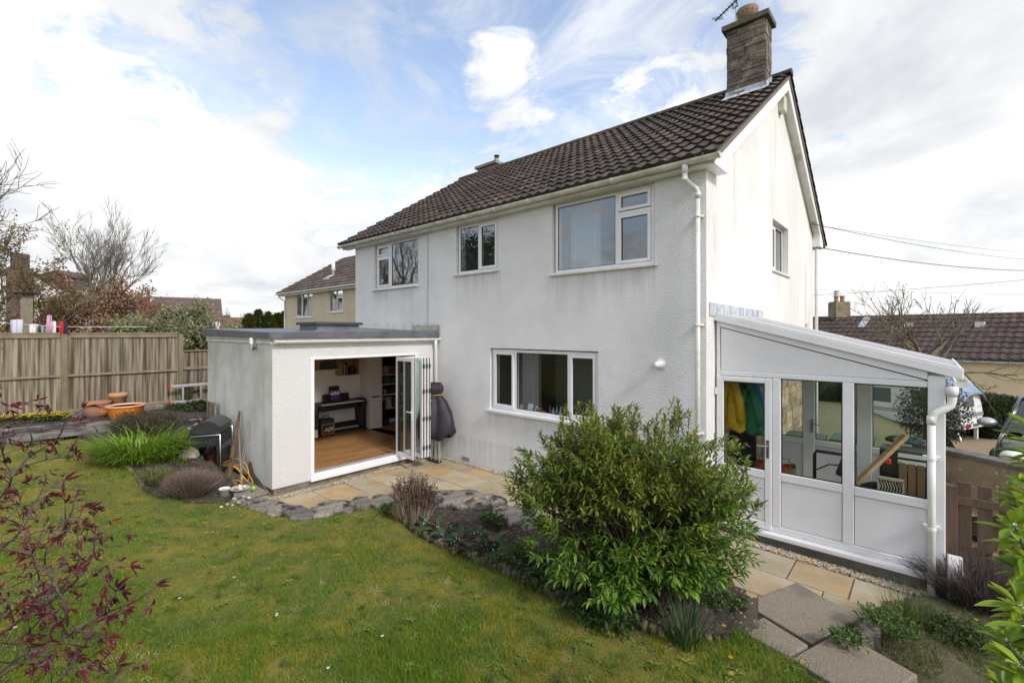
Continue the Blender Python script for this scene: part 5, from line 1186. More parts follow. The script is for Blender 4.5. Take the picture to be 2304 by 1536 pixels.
# --- right: bare fruit tree, evergreen, hedges
def right_side():
    rs = random.Random(31)
    b = at_ground(2085, 10.5, -.5); top = DP(2085, 800, 10.5)
    dirs = [RGT * s + FWD * f + Vector((0, 0, z)) for s, f, z in [(-1.1, .1, .75), (-.7, -.3, 1.1), (-.35, .4, 1.5), (.0, .1, 1.7), (.35, -.3, 1.4), (.7, .3, 1.0), (1.0, -.1, .65), (1.15, .3, .28), (-1.0, .3, .35)]]
    tree('fruit_tree', 'bare fruit tree with small buds and lichened limbs in front of the bungalow', b, dirs, .92, .10, 3, 14, M_bark2, trunk=tuple(Vector((0, 0, top.z + .5 - .35))), leaves=(2, .035, .02, [(.20, .18, .08), (.15, .15, .06), (.25, .20, .12)], .012, 1), spread=.62, up=.10, kids=(3, 4), shrink=.70, minr=.0055, wig=.20)
    # evergreen shrub
    b = at_ground(2100, 9.3, -.2); m = MB(); t = thing('evergreen_shrub', 'speckled grey green evergreen shrub on a short trunk beside the conservatory downpipe', 'shrub', tuple(b))
    c0 = DP(2098, 925, 9.3)
    for _ in range(5200):
        a = rs.uniform(0, 6.28); u = rs.uniform(-1, 1); r = rs.random() ** .45; k = math.sqrt(1 - u * u) * (1 + .15 * math.sin(3 * a)); q = c0 + Vector((math.cos(a) * k * r * .58, math.sin(a) * k * r * .5, u * r * .72))
        c = rs.choice([(.06, .075, .04), (.10, .115, .075), (.045, .06, .03), (.17, .18, .13)]); m.leaf(q, (rs.gauss(0, 1), rs.gauss(0, 1), rs.gauss(.3, 1)), (0, 0, 1), rs.uniform(.04, .075), .035, c, seg=1)
    m.build('crown', M_leaf, t, attr=True, recalc=False)
    p = at_ground(2140, 9.2, 0); MB().tube([(p.x, p.y, -.5), (p.x, p.y, .4), (c0.x, c0.y, 1.0)], [.09, .08, .05], 8).build('trunk', M_bark2, t, smooth=True)
    def hedge(label, c, ax, ay, zb, zt, n, seed):
        m = MB(); r = random.Random(seed); c = Vector(c)
        for _ in range(n):
            u, v, w = r.uniform(-1, 1), r.uniform(-1, 1), r.uniform(0, 1); f = r.randint(0, 4)
            if f < 2: v = -1
            elif f == 2: u = r.choice((-1, 1))
            elif f == 3: w = 1
            s = (abs(u) ** 6 + abs(v) ** 6 + abs(w * 2 - 1) ** 6) ** (1 / 6); s = max(s, 1e-3)
            if f < 4: s = max(s, 1.0)
            q = c + Vector(ax) * u / max(1, s) + Vector(ay) * v / max(1, s); q.z = zb + (zt - zb) * ((w * 2 - 1) / max(1, s) * .5 + .5)
            q += Vector((r.gauss(0, .03), r.gauss(0, .03), r.gauss(0, .03))); k = r.uniform(.6, 1.4)
            m.leaf(q, (r.gauss(0, 1), r.gauss(0, 1), r.gauss(.4, 1)), (0, 0, 1), r.uniform(.06, .12), .05, (.05 * k, .075 * k, .02 * k), seg=1)
        t = thing('hedge', label, 'hedge', (c.x, c.y, zb)); m.build('foliage', M_leaf, t, attr=True, recalc=False)
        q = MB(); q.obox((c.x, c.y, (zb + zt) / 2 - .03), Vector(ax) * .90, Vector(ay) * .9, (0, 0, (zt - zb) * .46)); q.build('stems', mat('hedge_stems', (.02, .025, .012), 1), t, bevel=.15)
    p = DP(2222, HYP, 18.6); hedge('clipped rounded box hedge beside the caravan', (p.x, p.y, 0), RGT * .78, FWD * .9, -1.5, DP(2222, 890, 18.6).z, 7000, 3)
    p = DP(1868, HYP, 22); hedge('tall dark hedge seen through the conservatory glass', (p.x, p.y, 0), RGT * 2.6, FWD * .8, -1.6, 1.1, 7000, 5)
right_side()

# --- trees further up the garden, seen mirrored in the upstairs windows
def upper_garden():
    rs = random.Random(4); b = Vector((-23.5, -3.2, 1.0)); dirs = [Vector((math.cos(a) * .7, math.sin(a) * .7, rs.uniform(.6, 1.6))) for a in [i * .7 for i in range(9)]]
    tree('bare_tree', 'old bare tree with tangled branches further up the garden, mirrored in an upstairs window', b, dirs, 2.6, .28, 4, 9, M_bark, trunk=(.1, 0, 2.0), spread=.6, up=.08, kids=(3, 4), shrink=.68, minr=.012, wig=.18)
    b = Vector((-17.5, -4.8, 1.0)); dirs = [Vector((math.cos(a) * .5, math.sin(a) * .5, rs.uniform(.8, 1.8))) for a in [i * .8 for i in range(8)]]
    tree('ivy_tree', 'dense ivy covered tree further up the garden, mirrored in the middle upstairs window', b, dirs, 1.9, .25, 3, 5, M_bark, trunk=(0, .1, 2.2), leaves=(40, .16, .11, [(.04, .07, .02), (.06, .09, .025), (.03, .05, .018)], .22, 3), spread=.6, up=.1, kids=(3, 3), shrink=.66, minr=.02, wig=.14)
upper_garden()
# ================================================================ OBJECTS
M_wood = mat('pale_timber', (.42, .29, .15), .8, (.34, .22, .11), 4, 6, stretch=(1, 1, 6), bump=(30, .3, .004))
M_brownwood = mat('brown_stained_timber', (.125, .080, .052), .85, (.088, .056, .037), 3, 6, stretch=(5, 5, .6), bump=(34, .5, .005, (2, 2, .15)), layers=(((.17, .13, .09), 2.5, .58, .75, .6),))
M_terra = mat('terracotta', (.34, .15, .075), .85, (.28, .155, .10), 5, 6, bump=(30, .3, .005))
M_fabric_dk = mat('dark_cover_fabric', (.024, .019, .027), .65, (.036, .028, .038), 5, bump=(120, .3, .003))
M_white = mat('white_paint', (.75, .75, .73), .5)
def solo(mb, name, m, label, cat, group=None, loc=None, **kw):
    l = loc or (sum(v[0] for v in mb.v) / len(mb.v), sum(v[1] for v in mb.v) / len(mb.v), min(v[2] for v in mb.v))
    return tag(mb.build(name, m, None, loc=l, **kw), label, cat, group)

# ---- aerial on the chimney
def aerial():
    b = PY(1656, 46, 10.1); t = thing('tv_aerial', 'rooftop television aerial with toothed boom on the stone chimney', 'aerial', tuple(b))
    top = PY(1656, -6, 10.1); MB().tube([b - Vector((0, 0, .12)), top + Vector((0, 0, .05))], .016, 8).build('mast', M_metal, t)
    p, q = PY(1609, 48, 9.95), PY(1672, -14, 9.95); m = MB(); m.tube([p, q], .016, 6); d = (q - p).normalized()
    sd_ = d.cross(Vector((0, -1, .3))).normalized()
    for i in range(9): c = p.lerp(q, .12 + i * .1); m.tube([c - sd_ * .11 + Vector((0, .05, 0)), c + sd_ * .11 - Vector((0, .05, 0))], .008, 4)
    m.build('boom', M_black, t)
    m = MB(); c = p + d * .06; u2 = Vector((.9, .2, -.25)).normalized(); v2 = u2.cross(d).normalized()
    for k in (-1, -.33, .33, 1): m.tube([c - u2 * .11 + v2 * .07 * k, c + u2 * .11 + v2 * .07 * k], .004, 4)
    for k in (-1, 0, 1): m.tube([c + u2 * .11 * k - v2 * .07, c + u2 * .11 * k + v2 * .07], .004, 4)
    m.build('reflector', M_metal, t)
    m = MB(); c = p.lerp(q, .62); m.tube([c, c + Vector((.02, 0, -.10)), c + Vector((.10, 0, -.08)), top], .012, 6); m.build('dipole_arm', M_black, t)
aerial()
# ---- overhead cables
def cables():
    def cab(a, b, sag, lab, r=.011):
        pts = [a.lerp(b, i / 16) - Vector((0, 0, sag * 4 * (i / 16) * (1 - i / 16))) for i in range(17)]
        tag(MB().tube(pts, r, 5).build('overhead_cable', M_black, None, loc=tuple(a)), lab, 'cable', 'overhead wires to the right of the house')
    a = PX(1826, 503, -2.2); cab(a, DP(2420, 588, 22), .25, 'upper overhead wire running from the gable corner bracket', .008)
    cab(a + Vector((0, 0, -.02)), DP(2420, 575, 22.5), .15, 'thin overhead wire beside the upper one from the gable bracket', .005)
    cab(PX(1850, 558, -2.1), DP(2420, 608, 18), .22, 'thick overhead wire running from the boxed eave corner')
    cab(DP(1780, 666, 26), DP(2420, 618, 26), .12, 'overhead wire rising to the right above the bungalow chimney', .012)
    cab(DP(1780, 650, 40), DP(2420, 662, 40), .1, 'faint distant overhead wire above the bungalow roof', .010)
cables()

# ---- things on the garden side of the extension
def outside_things():
    p = PY(568, 757, 3.0); l = thing('wall_lamp', 'brushed steel cylinder wall lamp on the stained end wall', 'lamp', (p.x, EY, 2.5))
    c = (p.x, 2.985, 0); MB().lathe([(.036, 2.40), (.036, 2.535)], c, 18).build('body', M_metal, l, smooth=False, bevel=.003); MB().lathe([(.034, 2.536), (.034, 2.635), (0, 2.636)], c, 18).build('shade', mat('frosted_glass', (.72, .74, .68), .3), l)
    MB().tube([(p.x, 2.99, 2.47), (p.x, EY, 2.47)], .02, 8).lathe([(.04, 0), (.04, .02), (0, .02)], (p.x, EY - .001, 2.47), 12, (0, -1, 0)).build('bracket', M_metal, l)
    MB().tube([(p.x + .04, 3.0, 2.45), (p.x + .1, 2.99, 2.45)], .022, 8).build('sensor', M_black, l)
    # barbecue
    b = thing('barbecue', 'black gas barbecue with domed lid and four control knobs against the grey end wall', 'barbecue', (-9.75, 2.62, .06)); 
    fx = Vector((-.50, -.86, 0)).normalized(); rx = Vector((-fx.y, fx.x, 0)); o = Vector((-9.72, 2.63, 0)); Z = Vector((0, 0, 1))
    Q = lambda r, f, z: o + rx * r + fx * f + Z * z       # r: to its side, f: towards its front
    w2, d2 = .35, .24
    m = MB(); m.prism([Q(-w2, -d2, .72), Q(-w2, d2, .72), Q(-w2, d2 + .10, .80), Q(-w2, d2 + .02, .93), Q(-w2, -d2, .93)], rx * 2 * w2); m.build('firebox', M_black, b, bevel=.012)
    m = MB(); n = 10
    prof = [Q(-w2, -d2, .945)] + [Q(-w2, -d2 + (2 * d2) * i / n, .945 + .23 * math.sin(math.pi * (.12 + .80 * i / n)) ** .7) for i in range(n + 1)] + [Q(-w2, d2, .945)]
    m.prism(prof, rx * 2 * w2); m.build('lid', mat('black_enamel', (.016, .016, .018), .22, (.03, .026, .024), 4), b, bevel=.015); ld_ = b.children[-1]
    for s in (-w2 - .004, w2 - .008):
        q = MB(); q.prism([p + rx * (s + w2) for p in prof], rx * .012); q.build('end_cap', M_black, ld_, bevel=.003)
    m = MB(); m.tube([Q(-.22, d2 + .01, 1.03), Q(-.22, d2 + .06, 1.04), Q(.22, d2 + .06, 1.04), Q(.22, d2 + .01, 1.03)], .012, 8); m.build('lid_handle', M_metal, ld_)
    MB().obox(Q(0, .16, 1.155), rx * .05, fx * .02, Z * .004).build('thermometer_plate', mat('rusty_badge', (.35, .11, .04), .6), ld_)
    for i in range(4): MB().lathe([(.034, 0), (.034, .02), (.026, .03), (0, .03)], tuple(Q(-.22 + .13 * i, d2 + .055, .865)), 14, fx + Z * .55).build('knob', mat('grey_knob', (.05, .05, .055), .3) if 'grey_knob' not in MATS else MATS['grey_knob'], b)
    for s in (-1, 1):
        q = MB(); q.tube([Q(s * (w2 + .05), d2 - .02, .07), Q(s * (w2 + .05), d2 - .02, .88), Q(s * (w2 + .05), d2 - .05, .925), Q(s * (w2 + .05), -d2, .935), Q(s * (w2 + .05), -d2, .07)], .014, 8); q.build('side_leg', M_metal, b, smooth=True)
    m = MB(); m.obox(Q(0, 0, .22), rx * (w2 + .04), fx * .22, Z * .012); m.obox(Q(0, -.2, .42), rx * (w2 + .04), fx * .012, Z * .18); m.build('lower_shelf', M_black, b)
    MB().tube([Q(.1, 0, .72), Q(.1, 0, .5)], .02, 8).build('drip_pipe', M_black, b)
    m = MB(); m.lathe([(.0, .24), (.1, .25), (.115, .3), (.115, .45), (.08, .52), (.03, .54), (.03, .58)], tuple(Q(-.15, .05, 0)), 16); solo(m, 'gas_bottle', mat('dull_red_paint', (.16, .03, .02), .5), 'dull red gas bottle standing inside the barbecue trolley', 'gas bottle', smooth=True)
    # bicycle behind the barbecue
    bk = thing('bicycle', 'black bicycle leaning by the end wall behind the barbecue', 'bicycle', (-10.9, 2.75, .06)); y = 2.80
    for x, n in ((-11.45, 0), (-10.42, 1)):
        q = MB(); q.tube([(x + .33 * math.cos(a), y, .39 + .33 * math.sin(a)) for a in [2 * math.pi * i / 28 for i in range(28)]], .022, 8, closed=True); wo = q.build('wheel', M_black, bk, smooth=True)
        q = MB()
        for i in range(14): a = 2 * math.pi * i / 14; q.tube([(x, y, .39), (x + .32 * math.cos(a), y, .39 + .32 * math.sin(a))], .002, 3)
        q.build('spokes', M_metal, wo)
    q = MB(); bb, st, hd, hb = Vector((-11.0, y, .36)), Vector((-11.15, y, .86)), Vector((-10.55, y, .90)), Vector((-10.53, y, .80))
    for a, c_ in ((bb, st), (st, hd), (bb, hb), (bb, Vector((-11.45, y, .39))), (st, Vector((-11.45, y, .39))), (hb, Vector((-10.42, y, .39))), (hd, hb)): q.tube([a, c_], .016, 8)
    q.build('frame', mat('dark_frame_paint', (.03, .03, .035), .3), bk)
    q = MB(); s0 = Vector((-10.57, y, 1.02)); q.tube([hd, s0], .015, 8); q.tube([s0 + Vector((.02, -.30, .02)), s0 + Vector((.03, -.12, .03)), s0, s0 + Vector((.03, .12, .03)), s0 + Vector((.02, .20, .02))], .012, 8); q.tube([s0 + Vector((.02, -.32, .02)), s0 + Vector((.03, -.2, .025))], .017, 8); q.build('handlebar', M_black, bk)
    q = MB(); q.tube([st, st + Vector((-.03, 0, .1))], .012, 8); q.blob(tuple(st + Vector((-.02, 0, .12))), (.13, .07, .03), random.Random(1), 12, 6, .05); q.build('saddle', M_black, bk, smooth=True)
    m = MB(); m.box(-11.3, -10.75, 2.97, 3.0, .1, 1.28); solo(m, 'plywood_board', M_fence, 'grey wooden board standing against the wall behind the bicycle', 'board')
    # knobbly branch, broom, hose, ball
    a, c = Vector((-9.12, 2.72, .06)), PY(539, 925, 3.03); m = MB(); n = 9; rs = random.Random(4)
    pts = [a.lerp(c, i / n) + Vector((rs.uniform(-.012, .012), 0, 0)) for i in range(n + 1)]; m.tube(pts, [.05 - .028 * i / n for i in range(n + 1)], 9)
    for i in range(26):
        p = a.lerp(c, rs.random()); d = Vector((rs.uniform(-1, 1), rs.uniform(-1, .2), rs.uniform(-.2, .8))).normalized(); m.tube([p, p + d * rs.uniform(.05, .085)], [.013, .008], 5)
    solo(m, 'cut_branch', mat('brown_bark', (.15, .085, .05), .95, (.09, .05, .03), 8, 6, bump=(30, .8, .01)), 'knobbly brown cut branch leaning on the stained end wall', 'branch', loc=tuple(a))
    b = thing('broom', 'long handled broom with dark head leaning on the end wall', 'broom', (-8.85, 2.86, .1)); h0 = Vector((-8.83, 2.84, .13)); h1 = PY(537, 962, 3.04)
    MB().tube([h0, h1], .012, 8).build('handle', mat('grey_wood_handle', (.24, .20, .16), .8), b)
    dd = Vector((.9, -.1, 0)).normalized(); MB().obox(h0 - Vector((0, 0, .01)), dd * .17, Vector((.1, .9, 0)) * .035, (0, 0, .018)).build('head', mat('dark_red_wood', (.06, .03, .025), .7), b, bevel=.006); MB().obox(h0 - Vector((0, 0, .055)), dd * .16, Vector((.1, .9, 0)) * .03, (0, 0, .027)).build('bristles', M_black, b)
    for j, (x0_, lab) in enumerate(((-8.98, 'thin grey cane'), (-9.02, 'thin pale cane'))):
        m = MB(); m.tube([(x0_, 2.85, .06), (x0_ - .1 - .03 * j, 3.055, 1.0 + .12 * j)], .008, 6); solo(m, 'cane', MATS['grey_wood_handle'], lab + ' leaning between the branch and the broom', 'cane')
    pts = []
    for px, py, t in [(468, 1062, 8.6), (490, 1052, 8.5), (510, 1038, 8.4), (530, 1032, 8.35), (545, 1036, 8.3), (555, 1048, 8.25), (560, 1066, 8.15), (557, 1082, 8.1), (548, 1072, 8.1), (530, 1052, 8.2), (505, 1047, 8.35), (470, 1048, 8.6), (500, 1044, 8.5), (535, 1046, 8.3), (552, 1056, 8.2), (566, 1078, 8.0), (569, 1086, 7.95)]: pts.append(DP(px, py, t))
    def smooth(ps, k=5):
        out = []
        for i in range(len(ps) - 1):
            p0, p1, p2, p3 = ps[max(i - 1, 0)], ps[i], ps[i + 1], ps[min(i + 2, len(ps) - 1)]
            for j in range(k):
                t = j / k; out.append(.5 * ((2 * p1) + (p2 - p0) * t + (2 * p0 - 5 * p1 + 4 * p2 - p3) * t * t + (3 * p1 - p0 - 3 * p2 + p3) * t ** 3))
        return out + [ps[-1]]
    m = MB(); m.tube(smooth(pts), .0095, 8)
    pts = [DP(px, py, t) for px, py, t in [(505, 1072, 8.3), (512, 1056, 8.3), (525, 1048, 8.25), (538, 1055, 8.2), (545, 1070, 8.1), (543, 1082, 8.05), (530, 1086, 8.05), (518, 1082, 8.1), (535, 1080, 8.0), (548, 1090, 7.95), (552, 1096, 7.9)]]
    m.tube(smooth(pts), .0095, 8); solo(m, 'garden_hose', mat('yellow_hose', (.56, .30, .02), .45), 'loosely coiled yellow garden hose lying by the branch', 'hose', smooth=True)
    p = GP(570, 1102, .10); p.z = .10; m = MB(); m.lathe([(.034 * math.sin(math.pi * i / 12), -.034 * math.cos(math.pi * i / 12)) for i in range(13)], tuple(p + Vector((0, 0, .034))), 20); solo(m, 'tennis_ball', mat('lime_felt', (.36, .55, .03), .9, bump=(200, .4, .003)), 'lime green ball lying near the corner of the extension', 'ball', smooth=True)
    # tubs and pots by the fence
    z0 = .87; p = GP(283, 942, z0)
    t = thing('plastic_tub', 'bright orange round plastic tub with rope handles by the fence', 'tub', tuple(p)); m = MB(); m.lathe([(.24, 0), (.27, .04), (.325, .27), (.335, .28), (.335, .30), (.315, .30), (.31, .27), (.25, .05), (0, .05)], tuple(p), 32); m.build('body', mat('orange_plastic', (.78, .24, .02), .4), t, smooth=True)
    MB().lathe([(.338, .27), (.342, .305), (.312, .307), (.311, .27)], tuple(p), 32).build('rim', mat('faded_orange_rim', (.62, .36, .24), .5), t, smooth=True)
    for s in (-1, 1): c = p + RGT * .27 * s - FWD * .19 + Vector((0, 0, .24)); MB().tube([c - RGT * .06, c - RGT * .03 - FWD * .06 - Vector((0, 0, .06)), c + RGT * .03 - FWD * .06 - Vector((0, 0, .06)), c + RGT * .06], .011, 6).build('handle', MATS['orange_plastic'], t, smooth=True)
    p = GP(218, 939, z0); m = MB(); m.lathe([(.15, 0), (.21, .08), (.235, .2), (.225, .28), (.24, .30), (.25, .345), (.225, .345), (.21, .28), (.2, .1), (0, .08)], tuple(p), 28); solo(m, 'terracotta_pot', M_terra, 'round bellied terracotta pot left of the orange tub', 'plant pot', loc=tuple(p), smooth=True)
    p = at_ground(266, 10.45, z0); m = MB(); m.lathe([(.13, 0), (.15, .40), (.175, .41), (.175, .47), (.15, .49), (0, .495)], tuple(p), 28); solo(m, 'terracotta_pot', MATS['orange_clay_pot'], 'tall upturned terracotta pot behind the orange tub', 'plant pot', loc=tuple(p), smooth=True)
    # ladder hung along the fence
    X = -13.72; l = thing('ladder', 'aluminium ladder hung on its side along the low fence', 'ladder', (X, 3.0, 1.0))
    y0 = PX(384, 870, X).y
    for z in (1.40, 1.0):
        q = MB(); q.box(X - .02, X + .02, y0, 6.3, z - .035, z + .035); q.build('stile', M_alu, l, bevel=.006); MB().box(X - .024, X + .024, y0 - .05, y0 - .001, z - .04, z + .04).build('end_cap', mat('red_plastic', (.35, .03, .03), .5) if 'red_plastic' not in MATS else MATS['red_plastic'], l)
    y = y0 + .25
    while y < 6.2: MB().box(X - .012, X + .012, y - .02, y + .02, 1.036, 1.364).build('rung', M_alu, l); y += .38
    # bucket, bowl, shells, pebbles
    p = GP(505, 1117, .36); b = thing('plant_bucket', 'small white plastic bucket beside the lavender', 'bucket', tuple(p)); m = MB(); m.lathe([(.05, 0), (.068, .115), (.074, .115), (.074, .125), (.064, .125), (.056, .04), (0, .04)], tuple(p), 24); m.build('body', M_white, b, smooth=True); MB().lathe([(.0625, .1), (0, .108)], tuple(p), 16).build('soil', M_soil, b)
    p = GP(540, 1106, .36); m = MB(); m.lathe([(.05, 0), (.10, .02), (.13, .055), (.14, .06), (.13, .065), (.09, .035), (0, .028)], tuple(p), 26); solo(m, 'stone_bowl', mat('pale_stone_bowl', (.45, .41, .34), .85, (.36, .33, .27), 6), 'shallow pale stone bowl holding shells beside the white bucket', 'bowl', loc=tuple(p), smooth=True)
    rs = random.Random(6)
    for i, (dx, dy) in enumerate(((-.07, .02), (.03, .05), (.0, -.05), (.08, -.02), (-.02, .0))):
        m = MB(); m.blob((p.x + dx, p.y + dy, p.z + .075), (.035, .028, .02), rs, 9, 6, .2); solo(m, 'sea_shell', mat('shell_%d' % i, rs.choice([(.6, .52, .42), (.66, .62, .56), (.5, .36, .27)]), .6), ['tan shell', 'cream shell', 'pale shell', 'whitish shell', 'small shell'][i] + ' resting in the shallow stone bowl', 'shell', 'shells in the stone bowl', smooth=True)
    for i, (px, py, r, c, lab) in enumerate([(527, 1122, .055, (.46, .43, .37), 'smooth white pebble in front of the stone bowl'), (548, 1116, .05, (.30, .33, .34), 'blue grey pebble beside the stone bowl'), (537, 1130, .05, (.50, .46, .39), 'cream pebble lying on the long wall stone'), (512, 1134, .045, (.52, .48, .42), 'white pebble below the bucket'), (498, 1140, .04, (.55, .52, .46), 'small white pebble at the lawn edge'),
            (560, 1119, .04, (.62, .60, .55), 'pale round pebble nearest the tennis ball'), (520, 1090, .05, (.5, .47, .42), 'white shell like pebble behind the bucket'), (505, 1085, .05, (.58, .54, .46), 'beige pebble behind the bucket rim'), (523, 1136, .035, (.5, .47, .42), 'grey pebble between two white ones'), (487, 1100, .035, (.55, .53, .48), 'white pebble left of the bucket')]):
        p = GP(px, py, .37); m = MB(); m.blob(tuple(p), (r * .72, r * .55, r * .4), rs, 11, 7, .14); solo(m, 'pebble', mat('pebble_%d' % i, c, .7, tuple(x * .8 for x in c), 20), lab, 'pebble', 'loose pebbles by the bucket', smooth=True)
    # folded gazebo with its dark cover
    g = thing('folded_gazebo', 'folded gazebo frame with dark fabric cover tied by a yellow cord against the white wall', 'gazebo', (-7.78, 6.25, 0)); c = Vector((-7.78, 6.22, 0)); rs = random.Random(3)
    for i in range(7): q = MB(); x = -.16 + i * .055; q.tube([c + Vector((x * 1.2, (i % 2) * .08 - .04, .02)), c + Vector((x * .8, (i % 2) * .06 - .03, 1.15))], .014, 6); q.build('leg', M_alu, g)
    for i in range(4): MB().obox(c + Vector((-.15 + .1 * i, -.03, .02)), (.05, 0, 0), (0, .06, 0), (0, 0, .02)).build('foot', M_black, g)
    m = MB(); n = 40; rows = [(1.62, .10), (1.66, .14), (1.60, .19), (1.50, .20), (1.42, .155), (1.38, .16), (1.25, .25), (1.05, .32), (.85, .37), (.68, .36), (.58, .26)]
    vs = []
    for k, (z, r) in enumerate(rows):
        for i in range(n):
            a = 2 * math.pi * i / n; f = 1 + .24 * math.sin(5 * a + k * .3) * min(1, k / 5) + .11 * math.sin(11 * a + k); zz = z + (.10 * math.sin(3 * a + 1) if k >= 8 else 0) - (.18 * max(0, math.cos(a - 3.6)) if k > 8 else 0)
            vs.append(c + Vector((math.cos(a) * r * f * 1.05 + .03 * max(0, k - 5) * max(0, math.cos(a)), max(-.36, min(.31, math.sin(a) * r * f * .8)), zz)))
    m.add(vs, [(k * n + i, k * n + (i + 1) % n, (k + 1) * n + (i + 1) % n, (k + 1) * n + i) for k in range(len(rows) - 1) for i in range(n)] + [tuple(range(n))]); m.build('cover', M_fabric_dk, g, smooth=True); cv = g.children[-1]
    m = MB(); m.tube([c + Vector((math.cos(a) * .19, math.sin(a) * .15, 1.40 + .02 * math.cos(a))) for a in [2 * math.pi * i / 24 for i in range(24)]], .008, 6, closed=True); m.build('cord', MATS['yellow_hose'], cv)
    MB().obox(c + Vector((.10, -.17, 1.27)), (.03, 0, .01), (0, .004, 0), (-.01, 0, .045)).build('label_tag', M_white, cv)
outside_things()

# ---- inside the extension
def indoor():
    X = -11.30
    p = thing('digital_piano', 'black digital piano on its stand against the white inner wall', 'piano', (-11.1, 5.9, .18)); y0, y1 = 5.18, 6.50
    m = MB(); m.prism([(X, y0, .79), (X + .34, y0, .79), (X + .38, y0, .86), (X + .38, y0, .93), (X + .30, y0, .95), (X + .16, y0, .985), (X, y0, .985)], (0, y1 - y0, 0)); m.build('body', M_black, p, bevel=.008)
    MB().box(X + .22, X + .372, y0 + .10, y1 - .06, .951, .962).build('keys', mat('ivory_keys', (.72, .72, .70), .3), p); MB().box(X + .373, X + .383, y0 + .1, y1 - .06, .935, .955).build('key_fronts', MATS['ivory_keys'], p)
    for y in (y0 + .01, y1 - .05): q = MB(); q.box(X + .02, X + .34, y, y + .04, .20, .789); q.box(X - .0, X + .40, y - .005, y + .045, .182, .215); q.build('side_leg', M_black, p, bevel=.004)
    MB().box(X + .02, X + .05, y0 + .06, y1 - .06, .28, .42).build('back_panel', M_black, p); MB().box(X + .1, X + .22, y0 + .06, y1 - .06, .19, .24).build('pedal_bar', M_black, p)
    MB().prism([(X + .10, 5.45, .986), (X + .10, 6.15, .986), (X + .04, 6.15, 1.16), (X + .04, 5.45, 1.16)], (.012, 0, 0)).build('music_rest', M_black, p)
    b = thing('music_book', 'music book with white piano keys and purple band on the piano', 'book', (X + .1, 5.75, .99))
    Q = lambda y, z: (X + .15 - z * .30, 5.62 + y, .99 + z)
    def card(y0_, y1_, z0_, z1_, mt, nm, off): m_ = MB(); m_.prism([tuple(Vector(Q(y, z)) + Vector((off, 0, 0))) for y, z in ((y0_, z0_), (y1_, z0_), (y1_, z1_), (y0_, z1_))], (.004, 0, .001)); m_.build(nm, mt, b)
    card(0, .27, 0, .36, M_black, 'cover', 0); card(.01, .26, .01, .15, mat('purple_print', (.10, .06, .28), .5), 'purple_band', .006); card(.01, .26, .151, .20, M_white, 'keys_print', .006)
    for i in range(3): card(.045 + .075 * i, .085 + .075 * i, .201, .245, M_white, 'keys_print', .006)
    m = MB(); n = 20; vs = []
    for k, (z, r) in enumerate(((1.0, .16), (.98, .20), (.8, .2), (.6, .19), (.42, .17), (.36, .12))):
        for i in range(n): a = 2 * math.pi * i / n; vs.append((X + .18 + math.cos(a) * r * (1 + .1 * math.sin(4 * a + k)), 6.42 + math.sin(a) * r * .55 * (1 + .12 * math.sin(3 * a + k)), z + (.07 * math.sin(2 * a) if k > 4 else 0)))
    m.add(vs, [(k * n + i, k * n + (i + 1) % n, (k + 1) * n + (i + 1) % n, (k + 1) * n + i) for k in range(5) for i in range(n)] + [tuple(range(n))]); solo(m, 'black_cloth', M_fabric_dk, 'black cloth draped over the far end of the piano', 'cloth', smooth=True)
    a = thing('amplifier_bag', 'black padded amplifier bag with yellow piping in front of the piano', 'bag', (-10.95, 5.42, .18)); ax = -10.93
    m = MB(); m.box(ax - .26, ax, 5.26, 5.62, .185, .60); m.build('bag', M_fabric_dk, a, bevel=.03, seg=3)
    m = MB(); m.tube([(ax + .006, y, z) for y, z in ((5.29, .24), (5.59, .24), (5.59, .48), (5.29, .48))], .008, 6, closed=True); m.build('piping', mat('yellow_piping', (.75, .42, .03), .5), a)
    fc = bpy.data.curves.new('lettering', 'FONT'); fc.body = 'AER'; fc.size = .14; fc.extrude = .002; fc.align_x = 'CENTER'; fc.shear = .25
    tmp = bpy.data.objects.new('lettering_curve', fc); me = bpy.data.meshes.new_from_object(tmp); bpy.data.objects.remove(tmp); me.materials.clear(); me.materials.append(M_white)
    fo = bpy.data.objects.new('lettering', me); COL.objects.link(fo); fo.parent = a
    fo.location = Vector((ax + .008, 5.46, .30)) - Vector((-10.95, 5.42, .18)); fo.rotation_euler = (R(90), 0, R(90))
    m = MB(); m.tube([(ax - .13, 5.34, .60), (ax - .13, 5.36, .66), (ax - .13, 5.52, .66), (ax - .13, 5.54, .60)], .012, 6); m.build('handle', M_fabric_dk, a)
    r = thing('radiator', 'white ribbed radiator on the wall under the piano', 'radiator', (-11.33, 5.8, .3)); m = MB(); y = 5.36
    while y < 6.28: m.box(-11.335, -11.312, y, y + .028, .30, .80); y += .036
    m.box(-11.342, -11.3355, 5.35, 6.29, .29, .81); m.build('panel', M_white, r, bevel=.006)
    for i, (ya, yb, za, zb) in enumerate(((5.27, 5.80, 1.79, 2.12), (5.84, 6.36, 1.62, 2.06))):
        c = thing('wall_crate', ('lower open wooden wall crate full of records' if i else 'higher open wooden wall crate holding a green cloth') + ' above the piano', 'crate', (-11.2, ya, za)); m = MB(); d = .28; xa = -11.345
        m.box(xa, xa + d, ya, ya + .02, za, zb); m.box(xa, xa + d, yb - .02, yb, za, zb); m.box(xa, xa + d, ya + .021, yb - .021, za, za + .02); m.box(xa, xa + d, ya + .021, yb - .021, zb - .02, zb); m.box(xa, xa + .008, ya + .021, yb - .021, za + .021, zb - .021); m.build('crate', M_wood, c)
        rs = random.Random(i)
